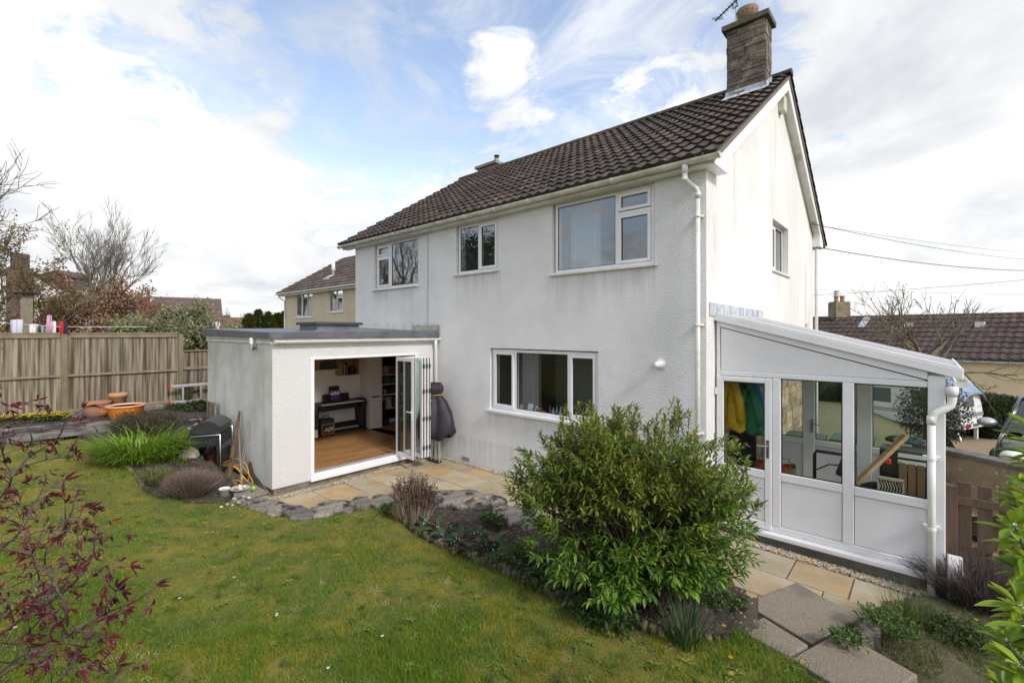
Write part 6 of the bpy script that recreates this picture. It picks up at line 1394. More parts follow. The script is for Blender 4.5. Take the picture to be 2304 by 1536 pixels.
        if i == 0:
            m = MB(); m.blob((xa + .14, (ya + yb) / 2 + .06, za + .10), (.1, .17, .07), rs, 14, 7, .15); solo(m, 'green_cloth', mat('teal_cloth', (.03, .12, .10), .9), 'folded dark green cloth in the higher wall crate', 'cloth', smooth=True)
        else:
            y = ya + .03
            for k in range(9):
                w = rs.uniform(.014, .03); m = MB(); m.box(xa + .02, xa + .25, y, y + w, za + .021, za + rs.uniform(.26, .32)); y += w + .001
                solo(m, 'record_sleeve', mat('sleeve_%d' % k, rs.choice([(.5, .46, .38), (.05, .05, .06), (.3, .06, .05), (.08, .1, .2), (.3, .28, .2)]), .6), 'upright record sleeve in the lower wall crate', 'record', 'records in the wall crate')
            m = MB(); m.blob((xa + .15, yb - .14, za + .13), (.1, .09, .11), rs, 14, 7, .08); solo(m, 'headphones', M_black, 'round black headphones in the lower wall crate', 'headphones', smooth=True)
    # alcove shelves
    s = thing('alcove_shelves', 'white alcove shelves packed with books and boxes beyond the pillar', 'shelf', (-11.2, 7.6, .6)); rs = random.Random(15)
    for z in (.64, 1.02, 1.30, 1.56): MB().box(-11.34, -11.06, 6.94, 8.8, z - .025, z).build('shelf', M_white, s)
    k = 0
    for z, hmax in ((.64, .32), (1.02, .2), (1.30, .2), (1.56, .26)):
        y = 6.97
        while y < 8.5:
            w = rs.uniform(.02, .05) if z == .64 else rs.uniform(.05, .26); h = hmax * rs.uniform(.6, .95); k += 1
            m = MB(); m.box(-11.33, -11.33 + rs.uniform(.17, .25), y, y + w, z + .001, z + h)
            c = rs.choice([(.05, .06, .10), (.08, .13, .12), (.30, .30, .28), (.04, .04, .045), (.16, .05, .05), (.35, .33, .27), (.10, .09, .08), (.5, .45, .42)])
            solo(m, 'book' if z == .64 else 'storage_box', mat('spine_%d' % k, c, .6), ('upright book on the lowest alcove shelf' if z == .64 else 'box standing on an upper alcove shelf'), 'book' if z == .64 else 'box', 'books on the lowest shelf' if z == .64 else 'boxes on the upper shelves'); y += w + (.003 if z == .64 else .02)
    s = thing('kick_scooter', 'folded black scooter leaning below the alcove shelves', 'scooter', (-11.0, 7.05, .18)); MB().tube([(-11.05, 7.0, .25), (-11.10, 6.99, .98)], .02, 8).build('stem', M_black, s); MB().box(-11.12, -10.98, 6.97, 7.09, .45, .85).build('deck', M_black, s, bevel=.01)
    for y in (7.02, 7.12): MB().lathe([(0, -.02), (.085, -.02), (.1, 0), (.085, .02), (0, .02)], (-11.0, y + .03, .285), 18, (1, .3, 0)).build('wheel', M_black, s, smooth=True)
    b = thing('plastic_box', 'small white plastic box on wheels at the end of the piano', 'box', (-10.9, 5.02, .18)); MB().prism([(-11.0, 4.86, .23), (-10.75, 4.86, .23), (-10.72, 4.83, .40), (-11.03, 4.83, .40)], (0, .25, 0)).build('box', M_white, b, bevel=.01); MB().box(-11.04, -10.71, 4.82, 5.09, .401, .42).build('lid', MATS['frosted_glass'], b, bevel=.006)
    # kitchen window sill things
    zb = 1.201
    for i, (px, w, h) in enumerate(((1170, .10, .13), (1191, .15, .17), (1205, .08, .14))):
        q = PY(px, 900, 6.76); m = MB(); m.prism([(q.x - w / 2, 6.78 - .01 * i, zb), (q.x + w / 2, 6.76 - .01 * i, zb), (q.x + w / 2 - .01, 6.81, zb + h), (q.x - w / 2, 6.82, zb + h)], (0, .004, 0)); solo(m, 'greeting_card', M_white, ['small white card at the curtain end of the kitchen sill', 'large white card in the middle of the kitchen sill cards', 'narrow white card next to the terracotta pot on the kitchen sill'][i], 'card', 'cards on the kitchen sill')
    q = PY(1213, 900, 6.77); m = MB(); m.lathe([(.045, 0), (.06, .09), (.066, .09), (.066, .115), (.05, .115), (0, .1)], (q.x, q.y, zb), 18); solo(m, 'flower_pot', MATS['orange_clay_pot'], 'terracotta pot standing on the kitchen window sill', 'plant pot', loc=(q.x, q.y, zb), smooth=True)
    q = PY(1221, 905, 6.73); m = MB(); m.lathe([(.038, 0), (.048, .06), (.05, .075), (.04, .075), (0, .06)], (q.x, q.y, zb), 18); solo(m, 'flower_pot', mat('pale_yellow_glaze', (.6, .55, .3), .3), 'small pale yellow pot on the kitchen window sill', 'plant pot', loc=(q.x, q.y, zb), smooth=True)
    for i, px in enumerate((1238, 1245, 1253, 1262, 1269)):
        q = PY(px, 900, 6.75 + .03 * (i % 2)); m = MB(); h = (.19, .15, .2, .2, .17)[i]; m.lathe([(.026, 0), (.028, h * .6), (.012, h * .72), (.012, h), (0, h)], (q.x, q.y, zb), 14)
        solo(m, 'bottle', mat('bottle_%d' % i, ((.3, .04, .04), (.6, .62, .62), (.2, .3, .28), (.45, .48, .48), (.1, .12, .1))[i], .15), ['red labelled bottle', 'clear pump bottle', 'greenish tall bottle', 'grey white bottle', 'dark bottle'][i] + ' on the kitchen window sill', 'bottle', loc=(q.x, q.y, zb), smooth=True)
indoor()

# ---- inside and around the conservatory
def conservatory_things():
    rs = random.Random(8)
    def coat(name, label, px, top, bot, w, D_, m_, quilt=0.0, seed=1, lean=0.0):
        a = PY(px, top, D_); b = PY(px, bot, D_); m = MB(); n = 30; rows = 26; vs = []
        for k in range(rows + 1):
            f = k / rows; z = a.z + (b.z - a.z) * f; r = w * (.28 + .72 * min(1, f * 1.6) ** .8) * (1 + .06 * math.sin(f * 9 + seed)); r *= 1 + quilt * abs(math.sin(f * 24))
            for i in range(n):
                g = 2 * math.pi * i / n; fold = 1 + .13 * math.sin(4 * g + seed + f * 1.5) + .05 * math.sin(9 * g + seed)
                vs.append((a.x + lean * f + math.cos(g) * r * fold, D_ + math.sin(g) * r * .5 * fold, z + (.035 * math.sin(3 * g + seed) * f)))
        m.add(vs, [(k * n + i, k * n + (i + 1) % n, (k + 1) * n + (i + 1) % n, (k + 1) * n + i) for k in range(rows) for i in range(n)] + [tuple(range(n)), tuple(rows * n + i for i in range(n))[::-1]])
        q = PY(px, top + 10, D_); t = thing(name, label, 'jacket', (a.x, D_, b.z)); m.build('body', m_, t, smooth=True)
        s = MB(); 
        for sgn in (-1, 1): s.tube([(a.x + sgn * w * .35, D_ - .05, a.z - .1), (a.x + sgn * w * .9 + lean * .3, D_ - .07, a.z - .35), (a.x + sgn * w * .95 + lean * .7, D_ - .06, b.z + .12)], [.05, .06, .05], 10)
        s.build('sleeves', m_, t, smooth=True)
    coat('jacket', 'mustard yellow quilted jacket hanging behind the conservatory door', 1645, 842, 965, .13, 7.30, mat('mustard_quilted', (.60, .38, .01), .55, (.5, .30, .005), 12, bump=(11, .8, .02, (.6, .6, 3))), .10, 1, .05)
    coat('jacket', 'black coat hanging between the yellow and green jackets', 1668, 845, 1045, .14, 7.52, mat('black_coat', (.015, .015, .017), .7), 0, 3, .06)
    coat('jacket', 'green jacket hanging beside the black coat', 1686, 860, 972, .12, 7.40, mat('green_coat', (.03, .18, .085), .6, (.022, .13, .065), 6), 0, 4, .07)
    coat('jacket', 'bright blue jacket hanging at the end of the coat row', 1692, 850, 962, .12, 7.75, mat('blue_coat', (.005, .25, .42), .6), 0, 6, .14)
    # leaning timber
    a, b = PY(1925, 1088, 7.12), PY(2038, 980, 7.45); m = MB(); m.beam(a, b, .075, .045); solo(m, 'timber_length', M_wood, 'sawn pale timber length leaning inside the conservatory window', 'timber', loc=tuple(a), bevel=.003)
    # pressure washer
    p = PY(1862, 1060, 7.6); t = thing('pressure_washer', 'black pressure washer with loop handle and yellow labels in the middle window', 'pressure washer', (p.x, p.y, .03))
    MB().box(p.x - .12, p.x + .16, 7.45, 7.75, .06, .55).build('body', M_black, t, bevel=.04); q = PY(1866, 1046, 7.6); m = MB(); m.tube([(q.x - .17, 7.6, .5), (q.x - .17, 7.6, q.z + .12), (q.x - .15, 7.6, q.z + .17), (q.x + .13, 7.6, q.z + .17), (q.x + .16, 7.6, q.z + .13), (q.x + .16, 7.6, .5)], .022, 8); m.build('handle', M_black, t, smooth=True)
    m = MB(); m.tube([(q.x - .14, 7.57, q.z - .08), (q.x, 7.55, q.z + .02), (q.x + .14, 7.57, q.z + .03)], .01, 6); m.build('hose', M_black, t, smooth=True)
    m = MB(); m.beam((q.x + .12, 7.52, q.z - .10), (q.x + .22, 7.52, q.z + .22), .10, .07, (0, 1, 0)); m.build('lance_holder', M_black, t, bevel=.025); MB().obox((q.x + .19, 7.465, q.z + .12), (.025, 0, .008), (0, .003, 0), (-.01, 0, .035)).build('yellow_label', mat('label_yellow', (.62, .50, .03), .5), t)
    # shopping bag
    for px, lab, c in ((1709, 'green and orange patterned shopping bag seen through the door glass', 0), (1768, 'green and orange shopping bag standing by the middle window frame', 1)):
        q = PY(px, 1050, 7.9); m = MB(); n = 24; vs = []; r_ = random.Random(c)
        for k, (z, r) in enumerate(((.03, .15), (.2, .17), (.45, .165), (.62, .15), (.75, .14))):
            for i in range(n): g = 2 * math.pi * i / n; vs.append((q.x + math.cos(g) * r * (1 + .08 * math.sin(3 * g + k)), q.y + math.sin(g) * r * .7 * (1 + .08 * math.sin(5 * g + k)), z + .02 * math.sin(2 * g)))
        m.add(vs, [(k * n + i, k * n + (i + 1) % n, (k + 1) * n + (i + 1) % n, (k + 1) * n + i) for k in range(4) for i in range(n)]); t = thing('shopping_bag', lab, 'bag', (q.x, q.y, .03)); m.build('bag', mat('printed_bag_%d' % c, (.03, .26, .12), .5, (.50, .10, .03), 5, 3, .46, .52), t, smooth=True)
        m = MB(); m.tube([(q.x - .08, q.y - .09, .72), (q.x - .06, q.y - .09, .86), (q.x + .06, q.y - .09, .86), (q.x + .08, q.y - .09, .72)], .008, 6); m.build('handles', mat('strap_green', (.05, .3, .15), .6) if 'strap_green' not in MATS else MATS['strap_green'], t)
    # bench corner: pallet crate, lattice basket, tool case, compost bag
    q0, q1 = PY(2022, 1050, 7.25), PY(2082, 1050, 7.25); t = thing('wooden_crate', 'wide boarded wooden crate standing upright at the conservatory corner', 'crate', (q0.x, 7.25, .5)); ww = (q1.x - q0.x) / 3
    for i in range(3): m = MB(); m.box(q0.x + ww * i + .006, q0.x + ww * (i + 1) - .006, 7.22, 7.24, .45, 1.18); m.build('board', mat('rough_brown_board', (.22, .125, .065), .85, (.16, .09, .045), 5, 6, stretch=(4, 1, .5)) if 'rough_brown_board' not in MATS else MATS['rough_brown_board'], t, bevel=.003)
    m = MB(); m.box(q0.x, q1.x, 7.241, 7.27, .5, .56); m.box(q0.x, q1.x, 7.241, 7.27, 1.05, 1.11); m.box(q0.x, q0.x + .02, 7.271, 7.6, .45, 1.15); m.build('frame', MATS['rough_brown_board'], t)
    q = PY(2005, 1080, 7.3); t = thing('lattice_basket', 'cream lattice basket between the timber length and the boarded crate', 'basket', (q.x, 7.3, .45)); m = MB(); 
    for i in range(9):
        x = q.x - .11 + i * .027; m.tube([(x + .012 * math.sin(k * 1.57), 7.2, .55 + k * .035) for k in range(13)], .005, 5)
    for z in (.55, .97): m.box(q.x - .125, q.x + .125, 7.19, 7.215, z - .015, z + .015)
    for x in (-.125, .112): m.box(q.x + x, q.x + x + .014, 7.19, 7.215, .55, .97)
    m.build('lattice_side', mat('cream_cane', (.50, .43, .30), .7), t); MB().box(q.x - .12, q.x + .12, 7.23, 7.5, .46, .95).build('inner_lining', mat('dark_lining', (.04, .035, .03), .9), t)
    m = MB(); m.box(-.62, .0, 7.28, 8.3, .42, .47); 
    t = thing('low_bench', 'dark low bench loaded with boxes along the conservatory side glass', 'bench', (-.3, 7.8, .03)); m.build('top', M_brownwood, t)
    for x in (-.58, -.06):
        for y in (7.32, 8.24): MB().box(x, x + .05, y, y + .05, .03, .419).build('leg', M_brownwood, t)
    q = PY(2045, 1020, 7.6); t = thing('tool_case', 'black tool case with clear lid panes on the conservatory bench', 'tool case', (q.x, 7.6, .9)); MB().box(q.x - .28, q.x + .20, 7.45, 7.8, .48, 1.28).build('case', M_black, t, bevel=.02)
    for z in (1.12, 1.20): MB().box(q.x - .10, q.x + .17, 7.440, 7.449, z, z + .05).build('clear_pane', MATS['frosted_glass'], t)
    m = MB(); m.blob((-.22, 8.0, 1.32), (.17, .14, .055), rs, 18, 9, .3); solo(m, 'compost_bag', mat('compost_print', (.04, .07, .02), .45, (.07, .16, .24), 6, 3, .5, .56, layers=(((.45, .42, .33), 7, .55, .62, .9),)), 'crumpled green and blue compost bag on top of the tool case', 'bag', smooth=True)
    q = PY(1998, 1037, 7.4); m = MB(); m.box(q.x - .03, q.x + .03, 7.38, 7.42, q.z - .035, q.z + .035); solo(m, 'red_clamp', mat('signal_red', (.75, .05, .03), .5), 'small red clamp beside the leaning timber', 'clamp', bevel=.012)
    q = PY(1965, 1090, 7.5); m = MB(); m.blob((q.x, 7.5, .62), (.2, .16, .2), rs, 14, 8, .2); solo(m, 'black_bag', M_fabric_dk, 'crumpled black bag under the leaning timber', 'bag', smooth=True)
    # wheelie bins behind
    for i, (x, y) in enumerate(((-1.72, 10.25), (-1.02, 10.6))):
        t = thing('wheelie_bin', ('black wheelie bin with green lid behind the conservatory by the stone wall' if i == 0 else 'green lidded wheelie bin behind the conservatory back door'), 'wheelie bin', (x, y, -.42), 'wheelie bins behind the conservatory'); z0 = -.42
        m = MB(); m.add([(x + sx * a, y + sy * b, z) for z, a, b in ((z0, .22, .26), (z0 + 1.15, .30, .36)) for sx, sy in ((-1, -1), (1, -1), (1, 1), (-1, 1))], [(0, 1, 5, 4), (1, 2, 6, 5), (2, 3, 7, 6), (3, 0, 4, 7), (0, 3, 2, 1), (4, 5, 6, 7)]); m.build('body', M_black, t, bevel=.03)
        m = MB(); m.box(x - .32, x + .32, y - .40, y + .38, z0 + 1.155, z0 + 1.20); m.build('lid', mat('bin_green', (.018, .055, .028), .5) if 'bin_green' not in MATS else MATS['bin_green'], t, bevel=.02)
        m = MB(); m.tube([(x - .25, y - .42, z0 + 1.16), (x + .25, y - .42, z0 + 1.16)], .018, 8); m.build('handle', MATS['bin_green'], t)
        for s in (-1, 1): MB().lathe([(0, -.03), (.1, -.03), (.1, .03), (0, .03)], (x + s * .25, y + .3, z0 + .1), 14, (1, 0, 0)).build('wheel', M_black, t)
conservatory_things()

# ---- gate, wall, drive, caravan, car
def front_side():
    Y = 7.42; ps = PY(2140, 1090, Y); zt = ps.z
    solo(MB().box(ps.x - .075, ps.x + .055, Y - .05, Y + .05, -.35, zt), 'gate_post', M_brownwood, 'brown timber gate post beside the conservatory corner', 'post', bevel=.006)
    g = thing('picket_gate', 'brown picket garden gate with diagonal brace between the conservatory and laurel', 'gate', (ps.x + .08, Y, -.1)); x = PY(2154, 1085, Y).x; i = 0
    while i < 6: MB().box(x, x + .118, Y - .012, Y + .012, -.1, zt + .05 - .01 * (i % 2)).build('picket', M_brownwood, g, bevel=.004); x += .165; i += 1
    xa = PY(2154, 1085, Y).x - .005; xe = x - .02
    for z in (zt - .155, .18): MB().box(xa, xe, Y - .042, Y - .0125, z - .045, z + .045).build('rail', M_brownwood, g, bevel=.004)
    m = MB(); m.beam((xa + .05, Y - .028, .20), (xe - .05, Y - .028, zt - .22), .028, .09, (0, 0, 1)); m.build('brace', M_brownwood, g)
    # rendered retaining wall with coping
    a, b = DP(2100, 1000, 7.55), DP(2330, 1055, 6.35); a.z = b.z = .87; d = (b - a).normalized(); b = b + d * 2.5; a = a - d * .3; n = Vector((-d.y, d.x, 0)); w = thing('garden_wall', 'low rendered wall with lichen spots and concrete coping beside the gravel drive', 'wall', tuple(a))
    m = MB(); m.prism([a + Vector((0, 0, -1.4)), b + Vector((0, 0, -1.4)), b + Vector((0, 0, -.075)), a + Vector((0, 0, -.075))], n * .2); m.build('wall', mat('lichened_render', (.33, .26, .165), .95, (.22, .17, .105), 2.4, 7, bump=(22, .6, .015), spots=((.50, .48, .40), 16, .72), layers=(((.33, .29, .2), 4, .55, .7, .7),)), w)
    m = MB(); m.prism([a - n * .04 + Vector((0, 0, -.074)), b - n * .04 + Vector((0, 0, -.074)), b - n * .04, a - n * .04], n * .28); m.build('coping', mat('grey_coping', (.16, .145, .135), .95, (.10, .09, .085), 5, 7, bump=(20, .6, .01)), w, bevel=.012)
    # gravel drive following the slope
    m = MB(); nx, ny = 60, 60; vs = []; hz_ = lambda lat, d_: -.02 - .145 * max(0, d_ - 8.3) + .08 * max(0, 8.3 - d_)
    for j in range(ny + 1):
        d_ = 6.6 + 13.5 * j / ny
        for i in range(nx + 1): lat = d_ * (.79 + .75 * i / nx); vs.append(LD(lat, d_, hz_(lat, d_)))
    m.add(vs, [(j * (nx + 1) + i, j * (nx + 1) + i + 1, (j + 1) * (nx + 1) + i + 1, (j + 1) * (nx + 1) + i) for j in range(ny) for i in range(nx)])
    tag(m.build('gravel_drive', mat('drive_gravel', (.36, .27, .16), .95, (.20, .145, .09), 30, 3, .4, .6, bump=(45, 1.0, .03), spots=((.55, .47, .34), 30, .6)), smooth=True), kind='structure')
    # grass and paving seen through the back of the conservatory
    m = MB(); m.add([(-1.9, 9.7, -.28), (1.2, 9.7, -.28), (1.2, 11.6, -.34), (-1.9, 11.6, -.34)], [(0, 1, 2, 3)]); tag(m.build('side_paving', mat('pink_paving', (.40, .27, .19), .9, (.33, .22, .15), 2)), kind='structure')
    m = MB(); m.add([(.32, 7.5, -.27), (3.2, 6.2, -.2), (3.4, 7.6, -.2), (.32, 9.6, -.3)], [(0, 1, 2, 3)]); tag(m.build('front_path', mat('pink_gravel_path', (.42, .33, .25), .95, (.28, .21, .15), 24, 4, bump=(40, .8, .02))), kind='structure')
    # caravan
    A = LD(16.5, 17, 0); wd = RGT * .894 + FWD * .447; ln = RGT * -.447 + FWD * .894; z0 = -.92; zt = .62
    c = thing('caravan', 'small white touring caravan with grey stripes and red rear lights on the gravel drive', 'caravan', tuple(A + Vector((0, 0, -1.25)))); Q = lambda l, w, z: A + ln * l + wd * w + Vector((0, 0, z)); L_, W_ = 4.1, 1.85
    prof = [(.18, z0), (.05, z0 + .25), (.0, z0 + .5), (.10, zt - .25), (.28, zt), (3.2, zt + .03), (3.75, zt - .35), (4.1, z0 + .45), (4.0, z0 + .1), (3.7, z0)]
    m = MB(); m.prism([Q(l, 0, z) for l, z in prof], wd * W_); m.build('body', mat('caravan_white', (.74, .74, .73), .35, (.68, .68, .66), 2), c, bevel=.05, seg=2)
    for l0, l1, z in ((.06, 3.9, z0 + .48), (.06, 3.9, z0 + .40)): MB().prism([Q(l0, -.004, z), Q(l1, -.004, z), Q(l1, -.004, z + .05), Q(l0, -.004, z + .05)], wd * .003).build('stripe', mat('stripe_grey', (.22, .25, .30), .4) if 'stripe_grey' not in MATS else MATS['stripe_grey'], c)
    MB().prism([Q(-.006 + .03, .05, z0 + .47), Q(.024, W_ - .05, z0 + .47), Q(.030, W_ - .05, z0 + .60), Q(.030, .05, z0 + .60)], -ln * .04).build('stripe', MATS['stripe_grey'], c)
    for l0, l1 in ((.6, 1.5), (2.2, 3.1)): MB().prism([Q(l0, -.006, z0 + .75), Q(l1, -.006, z0 + .75), Q(l1, -.006, zt - .2), Q(l0, -.006, zt - .2)], wd * .004).build('window', mat('caravan_glass', (.10, .12, .13), .08) if 'caravan_glass' not in MATS else MATS['caravan_glass'], c)
    rear = lambda w, z, e=.0: Q(.10 - .10 * (1 - max(0, (z - z0 - .5)) / (zt - .75 - z0)) - .015 - e, w, z)
    m = MB(); m.add([rear(.3, z0 + .85), rear(1.1, z0 + .85), rear(1.1, zt - .22), rear(.3, zt - .22)], [(0, 1, 2, 3)]); o = m.build('window', MATS['caravan_glass'], c); s = o.modifiers.new('t', 'SOLIDIFY'); s.thickness = .02
    m = MB(); m.prism([Q(-.09, -.02, z0 + .05), Q(-.09, W_ + .02, z0 + .05), Q(-.09, W_ + .02, z0 + .28), Q(-.09, -.02, z0 + .28)], ln * .2); m.build('bumper', MATS['caravan_white'], c, bevel=.03)
    for w in (.08, W_ - .42): MB().prism([Q(-.105, w, z0 + .10), Q(-.105, w + .36, z0 + .10), Q(-.105, w + .36, z0 + .25), Q(-.105, w, z0 + .25)], ln * .012).build('tail_light', mat('lamp_red', (.45, .02, .015), .25) if 'lamp_red' not in MATS else MATS['lamp_red'], c)
    MB().prism([Q(-.103, .68, z0 + .12), Q(-.103, 1.17, z0 + .12), Q(-.103, 1.17, z0 + .23), Q(-.103, .68, z0 + .23)], ln * .01).build('number_plate', MATS['caravan_glass'], c)
    m = MB()
    for w in (.03, W_ - .23): m.lathe([(0, -.09), (.29, -.09), (.29, .09), (0, .09)], tuple(Q(1.9, w + .1, z0 - .06)), 20, wd)
    m.build('wheels', M_black, c)
    m = MB(); m.tube([Q(.25, .25, z0 + .05), Q(.0, .15, -1.48)], .03, 6); m.build('corner_steady', M_metal, c); m = MB(); m.obox(Q(.15, W_ - .2, -1.15), ln * .05, wd * .05, (0, 0, .35)); m.build('corner_steady', M_white, c)
    m = MB(); m.beam(Q(4.1, W_ / 2, z0 + .08), Q(5.1, W_ / 2, z0 + .02), .12, .08); m.build('hitch', M_white, c)
    n = 14; m = MB(); vs = []; rs = random.Random(2); nl = 24
    for i in range(nl + 1):
        l = -.10 + 4.0 * i / nl
        for j in range(n + 1):
            f = j / n; w = -.06 + (W_ + .12) * f; drop = .28 * (abs(f * 2 - 1) ** 8) + (.42 if i == 0 else .22 if i == 1 else 0) + (.3 if i == nl else 0); h = .10 * math.sin(math.pi * f) + .17 * math.sin(math.pi * min(1, i / nl * 2.2) * .5 + .3)
            vs.append(Q(l, w, zt + .05 + h - drop + rs.uniform(-.02, .02)))
    m.add(vs, [(i * (n + 1) + j, i * (n + 1) + j + 1, (i + 1) * (n + 1) + j + 1, (i + 1) * (n + 1) + j) for i in range(nl) for j in range(n)]); o = solo(m, 'tarpaulin', mat('blue_tarpaulin', (.20, .29, .40), .45, (.26, .35, .45), 6, bump=(8, .6, .04)), 'pale blue tarpaulin draped over the caravan roof', 'tarpaulin', smooth=True, recalc=False); s = o.modifiers.new('t', 'SOLIDIFY'); s.thickness = .012
    # car: front end towards the garden
    cc = LD(9.22, 7.6, 0); fd = (-FWD * .60 - RGT * .80).normalized(); sd_ = Vector((-fd.y, fd.x, 0)); zg = .0
    car = thing('car', 'dark grey metallic car parked on the drive behind the low wall', 'car', tuple(cc)); Q = lambda f, s, z: cc + fd * f + sd_ * s + Vector((0, 0, zg + z))
    # lofted body: stations along its length with (f, halfwidth, sill z, shoulder z)
    st = [(.92, .55, .32, .62), (.86, .74, .28, .74), (.6, .86, .24, .86), (.1, .90, .22, .94), (-.4, .91, .22, .98), (-1.2, .92, .22, 1.0), (-2.2, .92, .22, 1.02), (-3.0, .90, .24, 1.03), (-3.45, .80, .34, .98)]
    m = MB(); rn = 11
    for f, hw, zs, zh in st:
        ring = [(-hw * .9, zs), (-hw, zs + .12), (-hw * 1.01, (zs + zh) / 2), (-hw * .97, zh - .06), (-hw * .86, zh), (0, zh + .045), (hw * .86, zh), (hw * .97, zh - .06), (hw * 1.01, (zs + zh) / 2), (hw, zs + .12), (hw * .9, zs)]
        for s, z in ring: m.v.append(tuple(Q(f, s, z))); m.c.append((1, 1, 1))
    for i in range(len(st) - 1):
        for j in range(rn): m.f.append((i * rn + j, i * rn + (j + 1) % rn, (i + 1) * rn + (j + 1) % rn, (i + 1) * rn + j))
    m.f.append(tuple(range(rn))); m.f.append(tuple((len(st) - 1) * rn + j for j in range(rn)))
    M_car = mat('metallic_grey_paint', (.045, .048, .055), .22, metallic=.6, coat=1.0); m.build('body', M_car, car, smooth=True, subsurf=1)
    gl = [(.02, .80, .98), (-.75, .66, 1.48), (-2.4, .66, 1.50), (-3.25, .76, 1.02)]
    m = MB()
    for f, hw, z in gl: m.v += [tuple(Q(f, -hw, z)), tuple(Q(f, hw, z))]; m.c += [(1, 1, 1)] * 2
    for f, hw in ((-.75, .86), (-2.4, .86)): m.v += [tuple(Q(f, -hw, 1.0)), tuple(Q(f, hw, 1.0))]; m.c += [(1, 1, 1)] * 2
    m.f = [(0, 1, 3, 2), (2, 3, 5, 4), (4, 5, 7, 6), (0, 2, 8), (2, 4, 10, 8) if False else (2, 4, 10, 8), (4, 6, 10), (1, 9, 3), (3, 9, 11, 5), (5, 11, 7)]
    m.build('glasshouse', mat('car_glass', (.02, .026, .03), .04, spec=1.0), car, recalc=True)
    m = MB()
    for s in (-1, 1):
        m.tube([Q(.06, s * .81, .97), Q(-.75, s * .665, 1.49), Q(-2.4, s * .665, 1.515), Q(-3.25, s * .77, 1.02)], .032, 8); m.tube([Q(-1.5, s * .86, 1.0), Q(-1.5, s * .67, 1.5)], .03, 8)
    m.build('pillars', M_car, car, smooth=True)
    m = MB(); m.prism([Q(-.74, -.64, 1.49), Q(-2.4, -.64, 1.515), Q(-2.4, .64, 1.515), Q(-.74, .64, 1.49)], (0, 0, .04)); m.build('roof', M_car, car, bevel=.02)
    for s in (-1, 1): MB().tube([Q(-.85, s * .60, 1.585), Q(-1.6, s * .6, 1.60), Q(-2.4, s * .60, 1.585)], .018, 8).build('roof_rail', M_metal, car)
    for s in (-1, 1):
        q = MB(); c0 = Q(-.28, s * 1.04, 1.07); q.blob(tuple(c0), (.14, .14, .085), random.Random(1), 16, 8, .03); q.build('wing_mirror', mat('silver_mirror_shell', (.50, .51, .53), .25, metallic=.5) if 'silver_mirror_shell' not in MATS else MATS['silver_mirror_shell'], car, smooth=True)
        MB().tube([Q(-.28, s * .85, 1.0), Q(-.28, s * .98, 1.04)], .035, 8).build('mirror_arm', M_black, car)
        for f in (.12, -2.6):
            q = MB(); q.lathe([(0, -.11), (.30, -.11), (.34, -.07), (.34, .07), (.30, .11), (0, .11)], tuple(Q(f, s * .83, .34)), 26, sd_); wo = q.build('wheel', M_black, car, smooth=False); MB().lathe([(.22, 0), (.2, .02), (.05, .03), (0, .03)], tuple(Q(f, s * .945, .34)), 20, sd_ * s).build('rim', M_metal, wo)
        q = MB(); q.blob(tuple(Q(.80, s * .60, .70)), (.16, .16, .09), random.Random(2), 14, 8, .02); q.build('headlight', MATS['frosted_glass'], car, smooth=True)
    m = MB(); m.obox(Q(.905, 0, .5), fd * .02, sd_ * .45, (0, 0, .08)); m.build('grille', M_black, car)
front_side()
# ================================================================ GARDEN STONES AND PLANTS
M_petal = mat('petal', (1, 1, 1), .6, attr=True, transl=.25)
M_gloss = mat('glossy_leaf', (1, 1, 1), .48, attr=True, transl=.30, spec=.35, base2=(.85, .88, .8), nscale=14)
def flat_stone(px_poly, zt, th, label, seed, tint=1.0):
    rs = random.Random(seed); c2 = [GP(x, y, zt) for x, y in px_poly]; c = sum(c2, Vector()) / len(c2); ring = []
    n = len(c2)
    for i in range(n):
        a, b = c2[i], c2[(i + 1) % n]
        for k in range(3):
            p = a.lerp(b, k / 3); p = p + Vector((rs.gauss(0, .020), rs.gauss(0, .020), 0)); ring.append(p)
    m = MB(); N_ = len(ring); vs = []
    for f, dz in ((1.02, -th), (1.03, -.02), (.94, .0), (.6, .012), (.25, .008)):
        for p in ring:
            q = c.lerp(p, f); vs.append((q.x, q.y, zt + dz + rs.uniform(-.008, .008) * (1 if f < 1 else .6)))
    m.add(vs, [(r * N_ + i, r * N_ + (i + 1) % N_, (r + 1) * N_ + (i + 1) % N_, (r + 1) * N_ + i) for r in range(4) for i in range(N_)] + [tuple(4 * N_ + i for i in range(N_))], (tint, tint, tint))
    return solo(m, 'wall_stone', M_wstone, label, 'stone', 'capping stones of the low garden wall', loc=(c.x, c.y, zt - th), smooth=False)
M_wstone = mat('lichened_wall_stone', (.225, .20, .165), .95, (.13, .118, .10), 6, 7, .4, .62, bump=(20, 1.0, .035), attr=True, spots=((.36, .34, .29), 8, .84), layers=(((.34, .30, .23), 3.2, .55, .70, .6), ((.06, .056, .05), 5, .58, .75, .6)))
